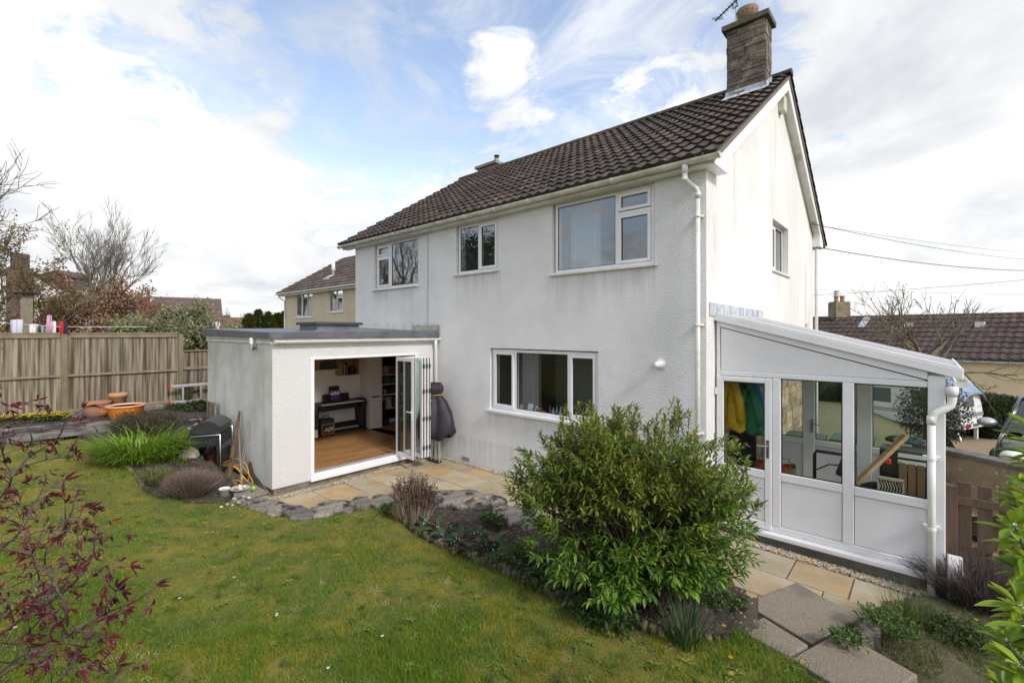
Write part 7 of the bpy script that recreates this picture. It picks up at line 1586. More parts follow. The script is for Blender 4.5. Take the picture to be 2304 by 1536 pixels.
for i, (poly, zt, th, lab, tint) in enumerate([
    ([(497, 1126), (540, 1115), (590, 1118), (640, 1127), (668, 1142), (650, 1160), (600, 1152), (550, 1142)], .36, .25, 'long grey flat stone nearest the bucket', 1.0),
    ([(630, 1136), (680, 1134), (706, 1144), (708, 1160), (668, 1164), (640, 1156)], .37, .25, 'darkest of the flat stones along the lawn edge', .62),
    ([(700, 1140), (730, 1124), (788, 1124), (776, 1140), (736, 1156), (708, 1158)], .36, .25, 'pale flat wall stone right of the dark one', 1.15),
    ([(762, 1144), (790, 1132), (815, 1130), (822, 1140), (795, 1152), (768, 1154)], .33, .2, 'low wedge shaped wall stone sunk in the grass', .95),
    ([(788, 1126), (800, 1116), (826, 1114), (836, 1124), (828, 1138), (800, 1138)], .38, .25, 'rounded dark wall stone in the middle of the row', .75),
    ([(830, 1124), (842, 1112), (872, 1110), (884, 1122), (870, 1134), (840, 1136)], .36, .25, 'squarish wall stone left of the dry shrub', .95),
    ([(872, 1112), (905, 1104), (950, 1106), (960, 1122), (925, 1138), (885, 1132)], .36, .25, 'flat wall stone under the dry shrub', 1.05),
    ([(950, 1104), (1010, 1099), (1075, 1102), (1092, 1110), (1060, 1120), (1024, 1128), (985, 1134), (955, 1124)], .37, .25, 'largest flat grey wall stone on the patio side', 1.0),
    ([(1020, 1124), (1048, 1117), (1062, 1124), (1048, 1138), (1020, 1140)], .36, .2, 'small blocky wall stone beside the two ornamental stones', 1.2),
    ([(1046, 1122), (1090, 1110), (1132, 1114), (1142, 1124), (1112, 1134), (1086, 1142), (1056, 1136)], .37, .12, 'smooth slab carrying two rounded ornamental stones', 1.1),
    ([(1110, 1142), (1140, 1134), (1172, 1140), (1180, 1164), (1150, 1176), (1120, 1166)], .36, .25, 'pinkish rough wall stone next to the big bush', 1.35),
    ([(1160, 1150), (1200, 1150), (1215, 1180), (1175, 1190)], .32, .25, 'wall stone half hidden under the big bush', 1.0),
    ([(1610, 1352), (1650, 1332), (1682, 1338), (1694, 1356), (1662, 1372), (1625, 1372)], .16, .3, 'dark mossy stone by the corner of the concrete path', .7),
    ([(1590, 1378), (1622, 1372), (1648, 1390), (1625, 1408), (1598, 1400)], .22, .25, 'brown tilted stone under the edge of the big bush', .85),
    ([(1640, 1392), (1680, 1378), (1705, 1392), (1680, 1412), (1648, 1412)], .16, .2, 'flat dark stone beside the concrete path slabs', .8),
    ([(1918, 1398), (1960, 1388), (1985, 1408), (1978, 1428), (1935, 1428)], .16, .3, 'dark stone on the right side of the concrete path', .6)]):
    flat_stone(poly, zt, th, lab, 40 + i, tint)
rs = random.Random(5)
for px, py, r, c, lab in ((1070, 1121, .062, (.30, .23, .12), 'golden brown rounded ornamental stone on the slab'), (1096, 1120, .045, (.33, .31, .25), 'speckled grey ornamental stone on the slab'), (1668, 1408, .05, (.60, .55, .46), 'cream pebble beside the concrete path'), (1662, 1350, .035, (.62, .58, .52), 'white pebble under the right edge of the bush')):
    p = GP(px, py, .38 if py < 1200 else .18); m = MB(); m.blob(tuple(p), (r, r * .85, r * .72), rs, 14, 8, .08); solo(m, 'ornamental_stone', mat('orn_%d' % px, c, .85, tuple(x * .45 for x in c), 24, 5), lab, 'stone', smooth=True)
m = MB(); p = GP(424, 1050, .40); m.blob(tuple(p + Vector((0, 0, .14))), (.22, .17, .22), random.Random(9), 16, 10, .28); solo(m, 'boulder', mat('pale_boulder', (.36, .32, .25), .95, (.2, .18, .14), 6, 7, bump=(18, 1.0, .04)), 'rough pale boulder between the green clump and the barbecue', 'stone')
m = MB(); p = GP(388, 1030, .5); m.blob(tuple(p + Vector((0, 0, .05))), (.12, .09, .07), random.Random(2), 12, 7, .2); solo(m, 'boulder', MATS['pale_boulder'], 'smaller pale stone left of the rough boulder', 'stone')
a, b = GP(276, 1044, .63), GP(320, 1092, .51); m = MB(); m.beam(a, b, .05, .12); solo(m, 'timber_edging', mat('grey_old_timber', (.22, .19, .14), .9, (.14, .12, .09), 6), 'weathered timber board edging the side bed', 'edging', bevel=.006)
# log roll edging of the flower bed
def log_edging():
    pts = [gp2(*p) for p in [(905, 1174, .33), (960, 1214, .34), (1020, 1241, .35), (1130, 1288, .35), (1250, 1346, .36), (1380, 1399, .36), (1500, 1429, .36), (1640, 1442, .32)]]
    t = thing('log_edging', 'low mossy half log edging between the lawn and the flower bed', 'edging', (pts[0][0], pts[0][1], .2)); rs = random.Random(4)
    for a, b in zip(pts, pts[1:]):
        a, b = Vector(a), Vector(b); n = int((b - a).length / .066)
        for i in range(n):
            p = a.lerp(b, (i + .5) / n); z = lawn_h(p.x, p.y); h = rs.uniform(.03, .085); g = rs.uniform(.7, 1.2)
            m = MB(); m.lathe([(.031, -.2), (.031, h), (.022, h + .008), (0, h + .006)], (p.x + rs.gauss(0, .006), p.y + rs.gauss(0, .006), z), 9, (rs.gauss(0, .05), rs.gauss(0, .05), 1)); m.c = [(g, g, g)] * len(m.v); m.build('log', M_log, t)
M_log = mat('mossy_log', (.13, .105, .055), .95, (.07, .075, .03), 8, 6, bump=(30, .7, .008), attr=True)
log_edging()

def lance(lm, rng, q, d, l, w, col, up=(0, 0, 1)):
    g = rng.uniform(.75, 1.45); lm.leaf(q, d, up, l * rng.uniform(.6, 1.3), w * rng.uniform(.75, 1.25), (col[0] * g * .92, col[1] * g, col[2] * g), curl=.18, fold=.18)
# ---- the big evergreen bush
def big_bush():
    rs = random.Random(21); base = GP(1416, 1338, .30); t = thing('evergreen_bush', 'big rounded evergreen bush with bronze new growth in the flower bed', 'bush', tuple(base)); st = MB(); lm = MB()
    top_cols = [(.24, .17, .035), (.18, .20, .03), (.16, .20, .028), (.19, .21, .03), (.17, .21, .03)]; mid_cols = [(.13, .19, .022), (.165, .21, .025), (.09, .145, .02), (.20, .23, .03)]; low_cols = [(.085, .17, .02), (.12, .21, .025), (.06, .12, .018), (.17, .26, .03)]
    ez = Vector((0, 0, 1)); shoots = []
    clumps = []
    for i in range(95):
        u, a = rs.random(), rs.uniform(0, 2 * math.pi); f = .17 + .83 * u
        R_ = .86 * (1 - ((f - .50) / .62) ** 2 * .70) * (1 + .10 * math.sin(3 * a + 1) + .07 * math.sin(7 * a + f * 5)); k = rs.random() ** .3
        clumps.append((Vector((math.cos(a) * R_ * k, math.sin(a) * R_ * k, .06 + 1.46 * f * (1 + .04 * math.sin(2 * a + .7)) * (1 - .06 * (1 - k)))), f, k))
    for i in range(2150):
        c, f, k = rs.choice(clumps); s_ = .14
        q = c + Vector((rs.gauss(0, s_) * .9, rs.gauss(0, s_) * .9, rs.gauss(0, s_ * .8))); q.z = max(.38 + .06 * rs.random(), q.z)
        shoots.append((base + q, min(1, max(.1, f + rs.gauss(0, .05))), k))
    for px, py, dd in ((1525, 908, 4.5), (1535, 925, 4.5), (1528, 940, 4.45), (1410, 915, 4.6), (1395, 925, 4.5), (1430, 930, 4.3), (1470, 945, 4.5), (1262, 955, 4.4), (1280, 960, 4.5), (1172, 1025, 4.3), (1165, 1055, 4.3), (1300, 955, 4.4), (1380, 930, 4.6), (1640, 985, 4.4), (1660, 990, 4.4), (1600, 985, 4.5), (1690, 1090, 4.3), (1700, 1130, 4.2), (1685, 1170, 4.2), (1500, 950, 4.5), (1560, 970, 4.4), (1340, 950, 4.5), (1230, 975, 4.4), (1160, 1090, 4.3), (1675, 1040, 4.3), (1180, 1130, 4.2)):
        for _ in range(4): shoots.append((DP(px + rs.gauss(0, 9), py + rs.gauss(0, 10) + 6, dd + rs.gauss(0, .06)), .9 if py < 1010 else .55, 1.0))
    for tip, f, k in shoots:
        root = base + Vector((rs.gauss(0, .16), rs.gauss(0, .16), 0)); mid = root.lerp(tip, .6) + Vector((rs.gauss(0, .04), rs.gauss(0, .04), .10))
        if rs.random() < .26: st.tube([root, root.lerp(mid, .5) + Vector((rs.gauss(0, .03), rs.gauss(0, .03), .03)), mid, tip], [.009, .007, .005, .002], 4, cap=False)
        d = (tip - mid).normalized(); d = (d + ez * rs.uniform(-.15, .35) + Vector((rs.gauss(0, .3), rs.gauss(0, .3), rs.gauss(0, .2)))).normalized(); L_ = rs.uniform(.11, .20); n = rs.randint(11, 17); ph = rs.uniform(0, 6)
        big = 1.0 + .38 * (1 - f) * (1 if k > .6 else .6)
        st.tube([tip - d * L_, tip], [.003, .0015], 3, cap=False)
        s1 = d.cross(Vector((.3, .1, 1)) if abs(d.z) < .95 else Vector((1, 0, 0))).normalized(); s2 = d.cross(s1)
        for j in range(n):
            tt = j / n; a = ph + j * 2.4; out = s1 * math.cos(a) + s2 * math.sin(a); q = tip - d * L_ * (1 - tt)
            ld = (out * (1.15 - .75 * tt) + d * (.35 + .8 * tt) - ez * (.22 * (1 - f))).normalized()
            r = rs.random()
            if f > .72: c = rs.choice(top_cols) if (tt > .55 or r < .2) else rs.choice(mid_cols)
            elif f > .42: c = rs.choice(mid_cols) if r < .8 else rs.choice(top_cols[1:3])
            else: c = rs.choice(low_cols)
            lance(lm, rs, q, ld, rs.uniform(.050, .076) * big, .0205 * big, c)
    st.build('stems', mat('dark_stem', (.045, .03, .02), .9), t, recalc=False); lm.build('foliage', M_gloss, t, attr=True, recalc=False)
big_bush()

# ---- foreground maple branches
def maple():
    rs = random.Random(3); base = Vector((-2.05, .35, .35)); t = thing('red_maple', 'young maple with dark branches and drooping crimson leaves at the near edge of the lawn', 'tree', tuple(base)); st = MB(); lm = MB()
    k = 1 / 2.272; T = lambda x, y, d: DP(x * k, 860 + y * k, d)
    L = [([(-300, 1700), (0, 1480), (120, 1390), (260, 1350), (400, 1250), (560, 1170), (700, 1110), (800, 1040)], 1.55, .009), ([(-300, 1500), (0, 1290), (160, 1170), (300, 1090), (400, 1000), (440, 920), (500, 860)], 1.7, .011),
         ([(-200, 1560), (0, 1380), (180, 1240), (240, 1130), (260, 1050)], 1.65, .007), ([(140, 1180), (190, 1080), (200, 1000), (170, 900), (190, 840)], 1.75, .007), ([(345, 1240), (330, 1130), (260, 1000), (230, 930), (240, 850), (310, 720), (440, 630)], 1.5, .007),
         ([(-200, 1050), (0, 860), (120, 740), (200, 580), (330, 500)], 1.75, .008), ([(-250, 800), (0, 590), (60, 480), (30, 420), (0, 300), (-20, 240)], 1.9, .008), ([(60, 480), (150, 380), (290, 290), (340, 190), (440, 130)], 1.85, .006), ([(90, 440), (240, 395), (390, 380)], 1.85, .005),
         ([(-200, 1650), (0, 1500), (200, 1400), (300, 1390), (380, 1420)], 1.45, .007), ([(120, 1700), (300, 1520), (400, 1390), (460, 1290), (500, 1200), (610, 1050)], 1.4, .006), ([(-200, 900), (0, 830), (200, 760), (330, 755), (470, 790), (580, 785)], 1.6, .006), ([(100, 290), (190, 160), (230, 120)], 1.9, .004), ([(-60, 190), (20, 150), (55, 115)], 1.9, .004),
         ([(200, 900), (320, 830), (440, 800)], 1.7, .004), ([(230, 930), (150, 1000), (20, 1060), (-60, 1120)], 1.7, .005), ([(400, 1000), (480, 960), (560, 965)], 1.6, .003), ([(160, 1170), (60, 1120), (0, 1130), (-80, 1170)], 1.6, .004), ([(200, 700), (100, 690), (0, 640)], 1.8, .004), ([(500, 1600), (590, 1500), (600, 1440)], 1.4, .004), ([(0, 1330), (120, 1330), (240, 1270), (330, 1160)], 1.55, .004),
         ([(260, 1350), (360, 1290), (470, 1230), (520, 1180)], 1.5, .004), ([(300, 720), (400, 690), (520, 770)], 1.6, .0035), ([(-100, 420), (40, 360), (130, 330)], 1.95, .004), ([(-100, 740), (30, 700), (100, 620), (90, 550)], 1.85, .004)]
    lcols = [(.11, .014, .020), (.08, .012, .018), (.17, .018, .024), (.06, .013, .018), (.12, .03, .03)]
    def cluster(p, d, s=1.0):
        n = rs.randint(2, 4); ez = Vector((0, 0, -1)); d = Vector(d).normalized()
        for i in range(n):
            ax = Vector((rs.gauss(0, 1), rs.gauss(0, 1), rs.gauss(0, .6))); ld = (d * rs.uniform(.3, 1.1) + ax * .45 + ez * rs.uniform(-.1, .8)).normalized(); g = rs.uniform(.7, 1.3); c = rs.choice(lcols)
            l = rs.uniform(.028, .052) * s; w = rs.uniform(.0055, .0105) * s
            for j in range(2):
                l2 = (ld + Vector((rs.gauss(0, .22), rs.gauss(0, .22), rs.gauss(0, .22)))).normalized(); lm.leaf(p, l2, ax, l * rs.uniform(.7, 1.1), w, (c[0] * g, c[1] * g, c[2] * g), curl=rs.uniform(.05, .4), fold=.5)
    for pl, d, r in L:
        pts = [T(x, y, d + .12 * math.sin(i * 1.3 + x)) for i, (x, y) in enumerate(pl)]; q = []
        for i in range(len(pts) - 1):
            for j in range(5):
                u = j / 5; p0, p1, p2, p3 = pts[max(i - 1, 0)], pts[i], pts[i + 1], pts[min(i + 2, len(pts) - 1)]
                q.append(.5 * ((2 * p1) + (p2 - p0) * u + (2 * p0 - 5 * p1 + 4 * p2 - p3) * u * u + (3 * p1 - p0 - 3 * p2 + p3) * u ** 3))
        q.append(pts[-1]); n = len(q); st.tube(q, [r * .62 * (1 - .72 * i / n) for i in range(n)], 7)
        cluster(q[-1], q[-1] - q[-3], 1.25)
        for i in range(4, n - 1):
            if rs.random() < .58:
                dd = (q[i + 1] - q[i]).normalized(); ax = Vector((rs.gauss(0, 1), rs.gauss(0, 1), rs.gauss(.3, 1))); ax = (ax - dd * ax.dot(dd)).normalized(); e = q[i] + (dd * .6 + ax * .8) * rs.uniform(.03, .12)
                st.tube([q[i], q[i].lerp(e, .5) + Vector((0, 0, .006)), e], [r * .3, r * .22, .0012], 5); cluster(e, e - q[i], rs.uniform(.6, 1.1)) if rs.random() < .9 else None
                if rs.random() < .3: cluster(q[i].lerp(e, .6), ax, .7)
    st.build('branches', mat('dark_red_bark', (.055, .028, .03), .6, (.12, .085, .075), 10, 5), t, smooth=True, recalc=False); lm.build('foliage', mat('crimson_leaf', (1, 1, 1), .5, attr=True, transl=.25), t, attr=True, recalc=False)
maple()

# ---- foreground laurel at the right edge
def laurel():
    rs = random.Random(8); t = thing('laurel_shrub', 'bright yellow green glossy laurel shrub filling the right edge', 'shrub', (1.25, 1.2, .1)); st = MB(); lm = MB(); ez = Vector((0, 0, 1))
    cols = [(.24, .33, .02), (.19, .30, .02), (.30, .38, .03), (.13, .24, .018), (.26, .33, .025)]
    stems = [([(2420, 1700), (2380, 1450), (2345, 1250), (2325, 1080), (2312, 960)], 1.5), ([(2440, 1750), (2400, 1550), (2330, 1430), (2290, 1360)], 1.3), ([(2480, 1500), (2400, 1300), (2370, 1150), (2350, 1020)], 1.7), ([(2450, 1800), (2380, 1650), (2330, 1560), (2300, 1500)], 1.2), ([(2430, 1500), (2360, 1330), (2310, 1240), (2280, 1180)], 1.4),
             ([(2500, 1600), (2420, 1400), (2370, 1260), (2330, 1160), (2310, 1090)], 1.45), ([(2480, 1700), (2400, 1480), (2340, 1330), (2290, 1280)], 1.5), ([(2460, 1800), (2380, 1600), (2310, 1500), (2262, 1440)], 1.35), ([(2460, 1400), (2390, 1200), (2350, 1080), (2330, 1000)], 1.55), ([(2450, 1850), (2390, 1720), (2320, 1620), (2270, 1560)], 1.3), ([(2470, 1450), (2380, 1290), (2320, 1170), (2295, 1120)], 1.6)]
    for pl, d in stems:
        q = [DP(x, y, d) for x, y in pl]; st.tube(q, [.012, .009, .007, .005, .004][:len(q)], 8)
        for i in range(len(q) - 1):
            n = 7
            for j in range(n):
                p = q[i].lerp(q[i + 1], (j + rs.random()) / n); dd = (q[i + 1] - q[i]).normalized()
                for _ in range(3):
                    ax = Vector((rs.gauss(0, 1), rs.gauss(0, 1), rs.gauss(0, .5))); ax = (ax - dd * ax.dot(dd)).normalized(); ld = (ax + dd * rs.uniform(.1, .6)).normalized(); c = rs.choice(cols); g = rs.uniform(.8, 1.2); l = rs.uniform(.055, .095)
                    laurel_leaf(lm, p, ld, ez, l, l * .34, (c[0] * g, c[1] * g, c[2] * g), rs.uniform(.0, .25))
        for _ in range(7):
            ax = Vector((rs.gauss(0, 1), rs.gauss(0, 1), rs.uniform(.2, 1.2))).normalized(); c = rs.choice(cols); laurel_leaf(lm, q[-1], ax, ez, .07, .024, c, .1)
    # the long leaf reaching out over the rough grass
    p, e = DP(2312, 1368, 1.3), DP(2192, 1352, 1.3); laurel_leaf(lm, p, (e - p), ez, (e - p).length, .036, (.20, .29, .03), .08); p, e = DP(2310, 1408, 1.25), DP(2215, 1398, 1.25); laurel_leaf(lm, p, (e - p), ez, (e - p).length, .026, (.16, .26, .02), .1)
    st.build('stems', mat('green_stem', (.10, .13, .03), .6), t, smooth=True, recalc=False); lm.build('foliage', M_gloss, t, attr=True, recalc=False, smooth=True)
def laurel_leaf(mb, p, d, up, l, w, col, curl):
    p, d = Vector(p), Vector(d).normalized(); s = d.cross(Vector(up)); s = s.normalized() if s.length > 1e-3 else Vector((1, 0, 0)); n = s.cross(d); vs = []; R_ = 6
    prof = [.12, .62, .92, 1.0, .86, .5, .04]
    for i in range(R_ + 1):
        f = i / R_; c = p + d * l * (.10 + .90 * f) - n * l * curl * f * f
        for e, hh in ((-1, .30), (-.5, .10), (0, 0), (.5, .10), (1, .30)): vs.append(c + s * w * .5 * e * prof[i] + n * w * hh * prof[i] * .6)
    mb.add(vs, [(i * 5 + j, i * 5 + j + 1, (i + 1) * 5 + j + 1, (i + 1) * 5 + j) for i in range(R_) for j in range(4)], col); mb.tube([p, p + d * l * .12], w * .05, 4)
laurel()

# ---- clumps
def strap_clump(name, label, c, r, n, lmin, lmax, w, cols, seed, cat='plant', arch=.9, spread=.8, flower=None):
    rs = random.Random(seed); m = MB(); c = Vector(c)
    for _ in range(n):
        a = rs.uniform(0, 6.283); rr = r * math.sqrt(rs.random()); p = c + Vector((math.cos(a) * rr, math.sin(a) * rr * .8, 0)); b = a + rs.gauss(0, .6); out = Vector((math.cos(b), math.sin(b), 0)); l = rs.uniform(lmin, lmax); d = (out * spread * rs.uniform(.2, 1) + Vector((0, 0, 1))).normalized(); s = out.cross(Vector((0, 0, 1))); col = rs.choice(cols); g = rs.uniform(.75, 1.25); col = tuple(x * g for x in col); vs = []; q = p; K = 5
        for i in range(K + 1):
            ww = w * (1 - (i / K) ** 2 * .95) * .5; vs += [q - s * ww, q + s * ww]; d = (d + (out * .35 - Vector((0, 0, .55))) * arch * (i / K) * .62).normalized(); q = q + d * l / K
        m.add(vs, [(2 * i, 2 * i + 1, 2 * i + 3, 2 * i + 2) for i in range(K)], col)
    t = thing(name, label, cat, tuple(c)); m.build('foliage', M_leaf, t, attr=True, recalc=False)
    return t
p = GP(320, 1030, .62); strap_clump('daylily_clump', 'large bright green clump of arching strap leaves beside the lawn', p, .62, 1250, .40, .72, .021, [(.22, .36, .03), (.18, .31, .028), (.28, .40, .04), (.13, .24, .022)], 5, arch=1.35, spread=1.25)
strap_clump('iris_clump', 'tuft of upright blue green blades under the front of the big bush', GP(1540, 1450, .34), .12, 70, .25, .46, .012, [(.04, .09, .03), (.055, .11, .035), (.03, .07, .025)], 6, arch=.35, spread=.6)
strap_clump('grass_tuft', 'pale green grass tuft with seed stalks near the conservatory corner', GP(2030, 1395, -.02), .14, 170, .2, .42, .006, [(.10, .15, .04), (.22, .20, .08), (.07, .12, .03)], 7, arch=.6)
strap_clump('grass_tuft', 'dark green grass tuft at the edge of the log edging', GP(955, 1206, .34), .06, 60, .08, .2, .007, [(.06, .14, .02), (.09, .17, .02)], 8, arch=.7)
def twiggy(name, label, c, rx, ry, h, n, cols, seed, r=.0022, leafcol=None, leafn=0, ll=.02, lw=.006, cat='shrub', splay=.75, toponly=False):
    rs = random.Random(seed); st = MB(); lm = MB(); c = Vector(c)
    for _ in range(n):
        a = rs.uniform(0, 6.283); k = math.sqrt(rs.random()); p = c + Vector((math.cos(a) * rx * k * .55, math.sin(a) * ry * k * .55, 0)); hh = h * (1 - .35 * k * k) * rs.uniform(.75, 1.1); e = c + Vector((math.cos(a) * rx * k * (1 + splay * .3), math.sin(a) * ry * k * (1 + splay * .3), hh)) + Vector((rs.gauss(0, .03), rs.gauss(0, .03), 0)); mid = p.lerp(e, .5) + Vector((rs.gauss(0, .02), rs.gauss(0, .02), .03)); col = rs.choice(cols); g = rs.uniform(.7, 1.3); st.col = tuple(x * g for x in col); st.tube([p, mid, e], [r * 1.3, r, r * .5], 3, cap=False)
        for j in range(leafn):
            t = rs.uniform(.55 if toponly else .15, 1.02); q = mid.lerp(e, t * 2 - 1) if t > .5 else p.lerp(mid, t * 2); lc = rs.choice(leafcol); g = rs.uniform(.7, 1.3); lm.leaf(q, (rs.gauss(0, 1), rs.gauss(0, 1), rs.gauss(.5, .8)), (0, 0, 1), ll * rs.uniform(.7, 1.3), lw, tuple(x * g for x in lc), seg=1)
    t = thing(name, label, cat, tuple(c)); st.build('stems', MATS.get('twig') or mat('twig', (1, 1, 1), .9, attr=True), t, attr=True, recalc=False)
    if leafn: lm.build('foliage', M_leaf, t, attr=True, recalc=False)
    return t
LAV = [(.17, .115, .088), (.12, .08, .062), (.22, .16, .12), (.14, .105, .085)]
twiggy('lavender', 'mauve grey clump of bare lavender stems beside the white bucket', GP(430, 1112, .42), .36, .30, .34, 1500, LAV, 4, .0024, [(.13, .12, .06), (.10, .11, .05)], 1, .03, .006)
twiggy('lavender', 'dark brown lavender stems in front of the picket gate', DP(2195, HYP, 4.9) + Vector((0, 0, -CAMH - .12)), .52, .40, .46, 1500, [(.075, .052, .046), (.11, .08, .07), (.055, .04, .036)], 5, .0024, [(.06, .075, .02)], 1, .02, .006)
twiggy('ground_cover_plant', 'low dark green leafy plant below the gate lavender', DP(2135, HYP, 4.3) + Vector((0, 0, -CAMH - .13)), .32, .26, .20, 160, [(.05, .06, .02)], 15, .002, [(.05, .09, .018), (.07, .11, .02), (.035, .065, .015)], 9, .04, .02)
twiggy('dry_shrub', 'dry twiggy shrub with dark red leaf tops leaning over the wall stones', GP(932, 1172, .33), .34, .26, .60, 170, [(.25, .19, .13), (.20, .15, .10), (.30, .24, .17)], 6, .0036, [(.10, .035, .035), (.08, .028, .03), (.13, .055, .045)], 15, .036, .014, toponly=True, splay=.2)
for px, py, d in ((905, 1060, 5.3), (900, 1080, 5.25), (912, 1095, 5.3)): pass
twiggy('dry_grass_tuft', 'straw coloured dead stems at the foot of the dry shrub', GP(905, 1168, .32), .16, .14, .22, 190, [(.30, .22, .14), (.24, .17, .10)], 16, .002)
twiggy('dark_shrub', 'low dark bronze leaved shrub in front of the orange tub', GP(325, 975, .80), 1.15, .5, .36, 520, [(.06, .045, .03)], 7, .003, [(.11, .085, .045), (.085, .09, .04), (.14, .105, .06), (.065, .06, .035)], 11, .05, .02)
twiggy('weed_clump', 'weedy green and straw clump beside the timber edging', GP(352, 1085, .5), .34, .22, .22, 260, [(.22, .19, .08), (.12, .13, .04)], 9, .002, [(.10, .15, .03), (.16, .18, .06), (.07, .11, .025)], 5, .03, .012)
twiggy('weed_clump', 'dandelion leaved weeds at the near end of the concrete path', GP(1905, 1445, .12), .14, .12, .06, 30, [(.06, .09, .03)], 12, .002, [(.06, .12, .025), (.09, .16, .03)], 5, .06, .02)
twiggy('weed_clump', 'leafy yellow flowered weeds beside the dark path stone', GP(2000, 1430, .05), .22, .18, .22, 90, [(.07, .10, .03)], 13, .002, [(.07, .13, .025), (.10, .17, .03)], 6, .05, .018)
twiggy('weed_clump', 'trailing leafy weeds under the right side of the big bush', GP(1600, 1362, .22), .30, .2, .16, 90, [(.05, .07, .02)], 14, .002, [(.06, .12, .02), (.09, .15, .03), (.045, .085, .02)], 7, .04, .022)
twiggy('weed_clump', 'broad leaved weeds under the left side of the big bush', GP(1360, 1400, .34), .30, .2, .14, 80, [(.05, .07, .02)], 17, .002, [(.05, .10, .02), (.07, .13, .03), (.04, .075, .02)], 7, .06, .03)
twiggy('weed_clump', 'bright feathery green weed left of the big bush in the soil', GP(1160, 1255, .34), .13, .11, .14, 70, [(.06, .09, .03)], 18, .002, [(.09, .17, .02), (.07, .14, .02)], 10, .03, .012)
twiggy('weed_clump', 'creeping green weeds on the lawn edge under the dry shrub', GP(885, 1158, .32), .26, .14, .08, 90, [(.05, .07, .02)], 19, .002, [(.05, .10, .02), (.08, .14, .025), (.03, .06, .016)], 7, .035, .018)
twiggy('weed_clump', 'green leafy weeds in front of the boulder', GP(400, 1052, .5), .2, .14, .16, 70, [(.05, .07, .02)], 20, .002, [(.09, .15, .025), (.12, .18, .03)], 8, .04, .022)
twiggy('climbing_plant', 'small climbing plant with pale flowers on the low fence post', PX(425, 905, -13.8), .12, .12, .55, 40, [(.12, .09, .05)], 21, .004, [(.07, .12, .03), (.10, .14, .04)], 7, .06, .03, cat='plant')
for i, (px, py) in enumerate(((1135, 1280), (1205, 1318), (1270, 1345), (1330, 1375), (1110, 1180), (1215, 1270))):
    twiggy('weed_clump', ['leafy weeds over the log edging left of the bush', 'low dark weeds between the logs and the bush', 'weeds hanging over the logs under the bush', 'weeds at the lawn edge below the bush', 'small weeds beside the pinkish wall stone', 'feathery weeds on the soil under the left bush edge'][i], GP(px, py, .33), .2, .13, .12, 60, [(.05, .07, .02)], 50 + i, .002, [(.06, .11, .025), (.09, .15, .03), (.05, .085, .03)], 7, .045, .024)
twiggy('weed_clump', 'ivy leaved weeds at the foot of the low fence beside the ladder', PX(440, 925, -13.3), .8, .5, .25, 160, [(.06, .08, .03)], 61, .003, [(.05, .10, .025), (.08, .13, .03), (.04, .07, .02)], 7, .07, .05)
# bergenia
def bergenia():
    rs = random.Random(11); t = thing('bergenia', 'broad leaved bergenia with green and red leaves over the log edging', 'plant', tuple(GP(1060, 1225, .35))); lm = MB(); cols = [(.05, .10, .045), (.07, .13, .06), (.04, .08, .035), (.09, .06, .035), (.18, .06, .04), (.12, .10, .04), (.06, .11, .05), (.08, .14, .06)]
    spots = [(1000, 1215), (1030, 1225), (1060, 1230), (1075, 1215), (1045, 1205), (1090, 1235), (1100, 1225), (1020, 1235), (985, 1200), (1115, 1245), (1070, 1245), (1010, 1195), (960, 1185), (940, 1168), (1120, 1225), (1040, 1245)]
    for px, py in spots:
        p = GP(px, py, .34)
        for _ in range(4):
            a = rs.uniform(0, 6.28); d = Vector((math.cos(a), math.sin(a), rs.uniform(.25, 1.1))); c = rs.choice(cols) if (px, py) != (940, 1168) else (.30, .12, .085); laurel_leaf(lm, p + Vector((math.cos(a) * .03, math.sin(a) * .03, rs.uniform(0, .08))), d, (0, 0, 1), rs.uniform(.10, .17), rs.uniform(.075, .12), c, rs.uniform(.1, .5))
    lm.build('foliage', M_gloss, t, attr=True, recalc=False, smooth=True)
bergenia()
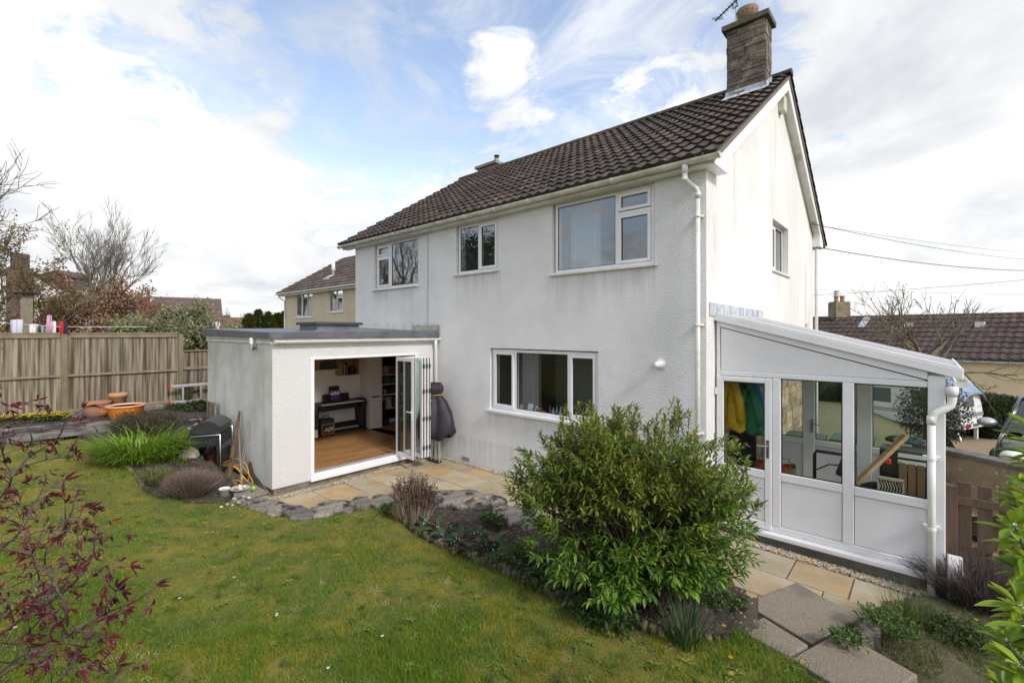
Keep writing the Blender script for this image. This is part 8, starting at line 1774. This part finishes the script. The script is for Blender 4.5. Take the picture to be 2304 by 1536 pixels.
# ---- flowers in the lawn
def flowers():
    rs = random.Random(14)
    def head(m, p, r, col, n=14, cup=.3):
        for i in range(n):
            a = 2 * math.pi * i / n + rs.uniform(-.1, .1); m.leaf(p, (math.cos(a), math.sin(a), cup), (0, 0, 1), r, r * .5, col, curl=.1, fold=.1, seg=1)
    D_ = [('dandelion', 'yellow dandelion', 1, (.62, .42, .01), [(465, 1198, 'alone on the lawn below the long stone'), (478, 1198, 'close beside its twin on the lawn'), (462, 1176, 'in the lawn near the white bucket'), (512, 1184, 'left of centre in the lawn'), (594, 1178, 'in the lawn below the dark wall stone'), (1629, 1407, 'beside the concrete path under the bush'), (1644, 1478, 'beside the lower concrete slab'), (1645, 1515, 'lowest in the lawn by the path'), (1806, 1488, 'on a stalk in front of the concrete slab'), (2130, 1382, 'in the rough grass near the laurel'), (2197, 1395, 'in the rough grass against the laurel leaves'), (2008, 1350, 'above the leafy weeds by the path'), (1985, 1347, 'just left of the grass tuft'), (195, 1016, 'small one at the foot of the green clump'), (206, 1024, 'small one near the timber edging')]),
          ('daisy', 'white daisy', 0, (.75, .74, .70), [(404, 1345, 'left in the near lawn'), (622, 1384, 'in the middle of the near lawn'), (623, 1380, 'touching another daisy'), (34, 1417, 'below the maple branches'), (527, 1298, 'alone in the middle lawn'), (738, 1502, 'at the bottom of the lawn'), (860, 1430, 'in the lawn below the log edging')])]
    for nm, lab, yel, col, pts in D_:
        for px, py, where in pts:
            onrough = px > 1850; x, y = gp2(px, py, .3)
            for _ in range(2): x, y = gp2(px, py, (rough_h(x, y) + .06) if onrough else lawn_h(x, y) + .05)
            z = (rough_h(x, y) + .02) if onrough else lawn_h(x, y); h = .05; t = thing(nm, lab + ' ' + where, 'flower', (x, y, z), 'flowers in the grass'); m = MB(); head(m, Vector((x, y, z + h)), .020 if yel else .013, col, 16); 
            if yel: head(m, Vector((x, y, z + h + .003)), .012, (.55, .30, .005), 10, .8)
            else: m.col = (.6, .4, .02); m.blob((x, y, z + h + .002), (.004, .004, .003), rs, 6, 4, 0)
            m.build('petals', M_petal, t, attr=True, recalc=False); s = MB(); s.tube([(x, y, z - .01), (x + .004, y, z + h)], .0017, 5); s.build('stalk', MATS['green_stem'], t)
    # mass of yellow flowers by the fence
    p0 = GP(70, 948, .88); t = thing('yellow_flower_border', 'row of yellow flowers with green leaves along the foot of the fence', 'flowers', tuple(p0)); lm = MB(); fm = MB(); a, b = GP(-60, 955, .88), GP(150, 945, .88)
    for _ in range(900): q = a.lerp(b, rs.random()) + Vector((rs.gauss(0, .12), rs.gauss(0, .05), rs.uniform(0, .12))); lm.leaf(q, (rs.gauss(0, 1), rs.gauss(0, 1), 1), (0, 0, 1), .07, .03, rs.choice([(.06, .12, .02), (.09, .16, .03)]), seg=1)
    for _ in range(240):
        q = a.lerp(b, rs.random()) + Vector((rs.gauss(0, .12), rs.gauss(0, .05), rs.uniform(.10, .17))); c = rs.choice([(.70, .52, .01), (.75, .60, .03), (.68, .45, .01)]); head(fm, q, .042, c, 9, .5)
    lm.build('foliage', M_leaf, t, attr=True, recalc=False); fm.build('petals', M_petal, t, attr=True, recalc=False)
flowers()
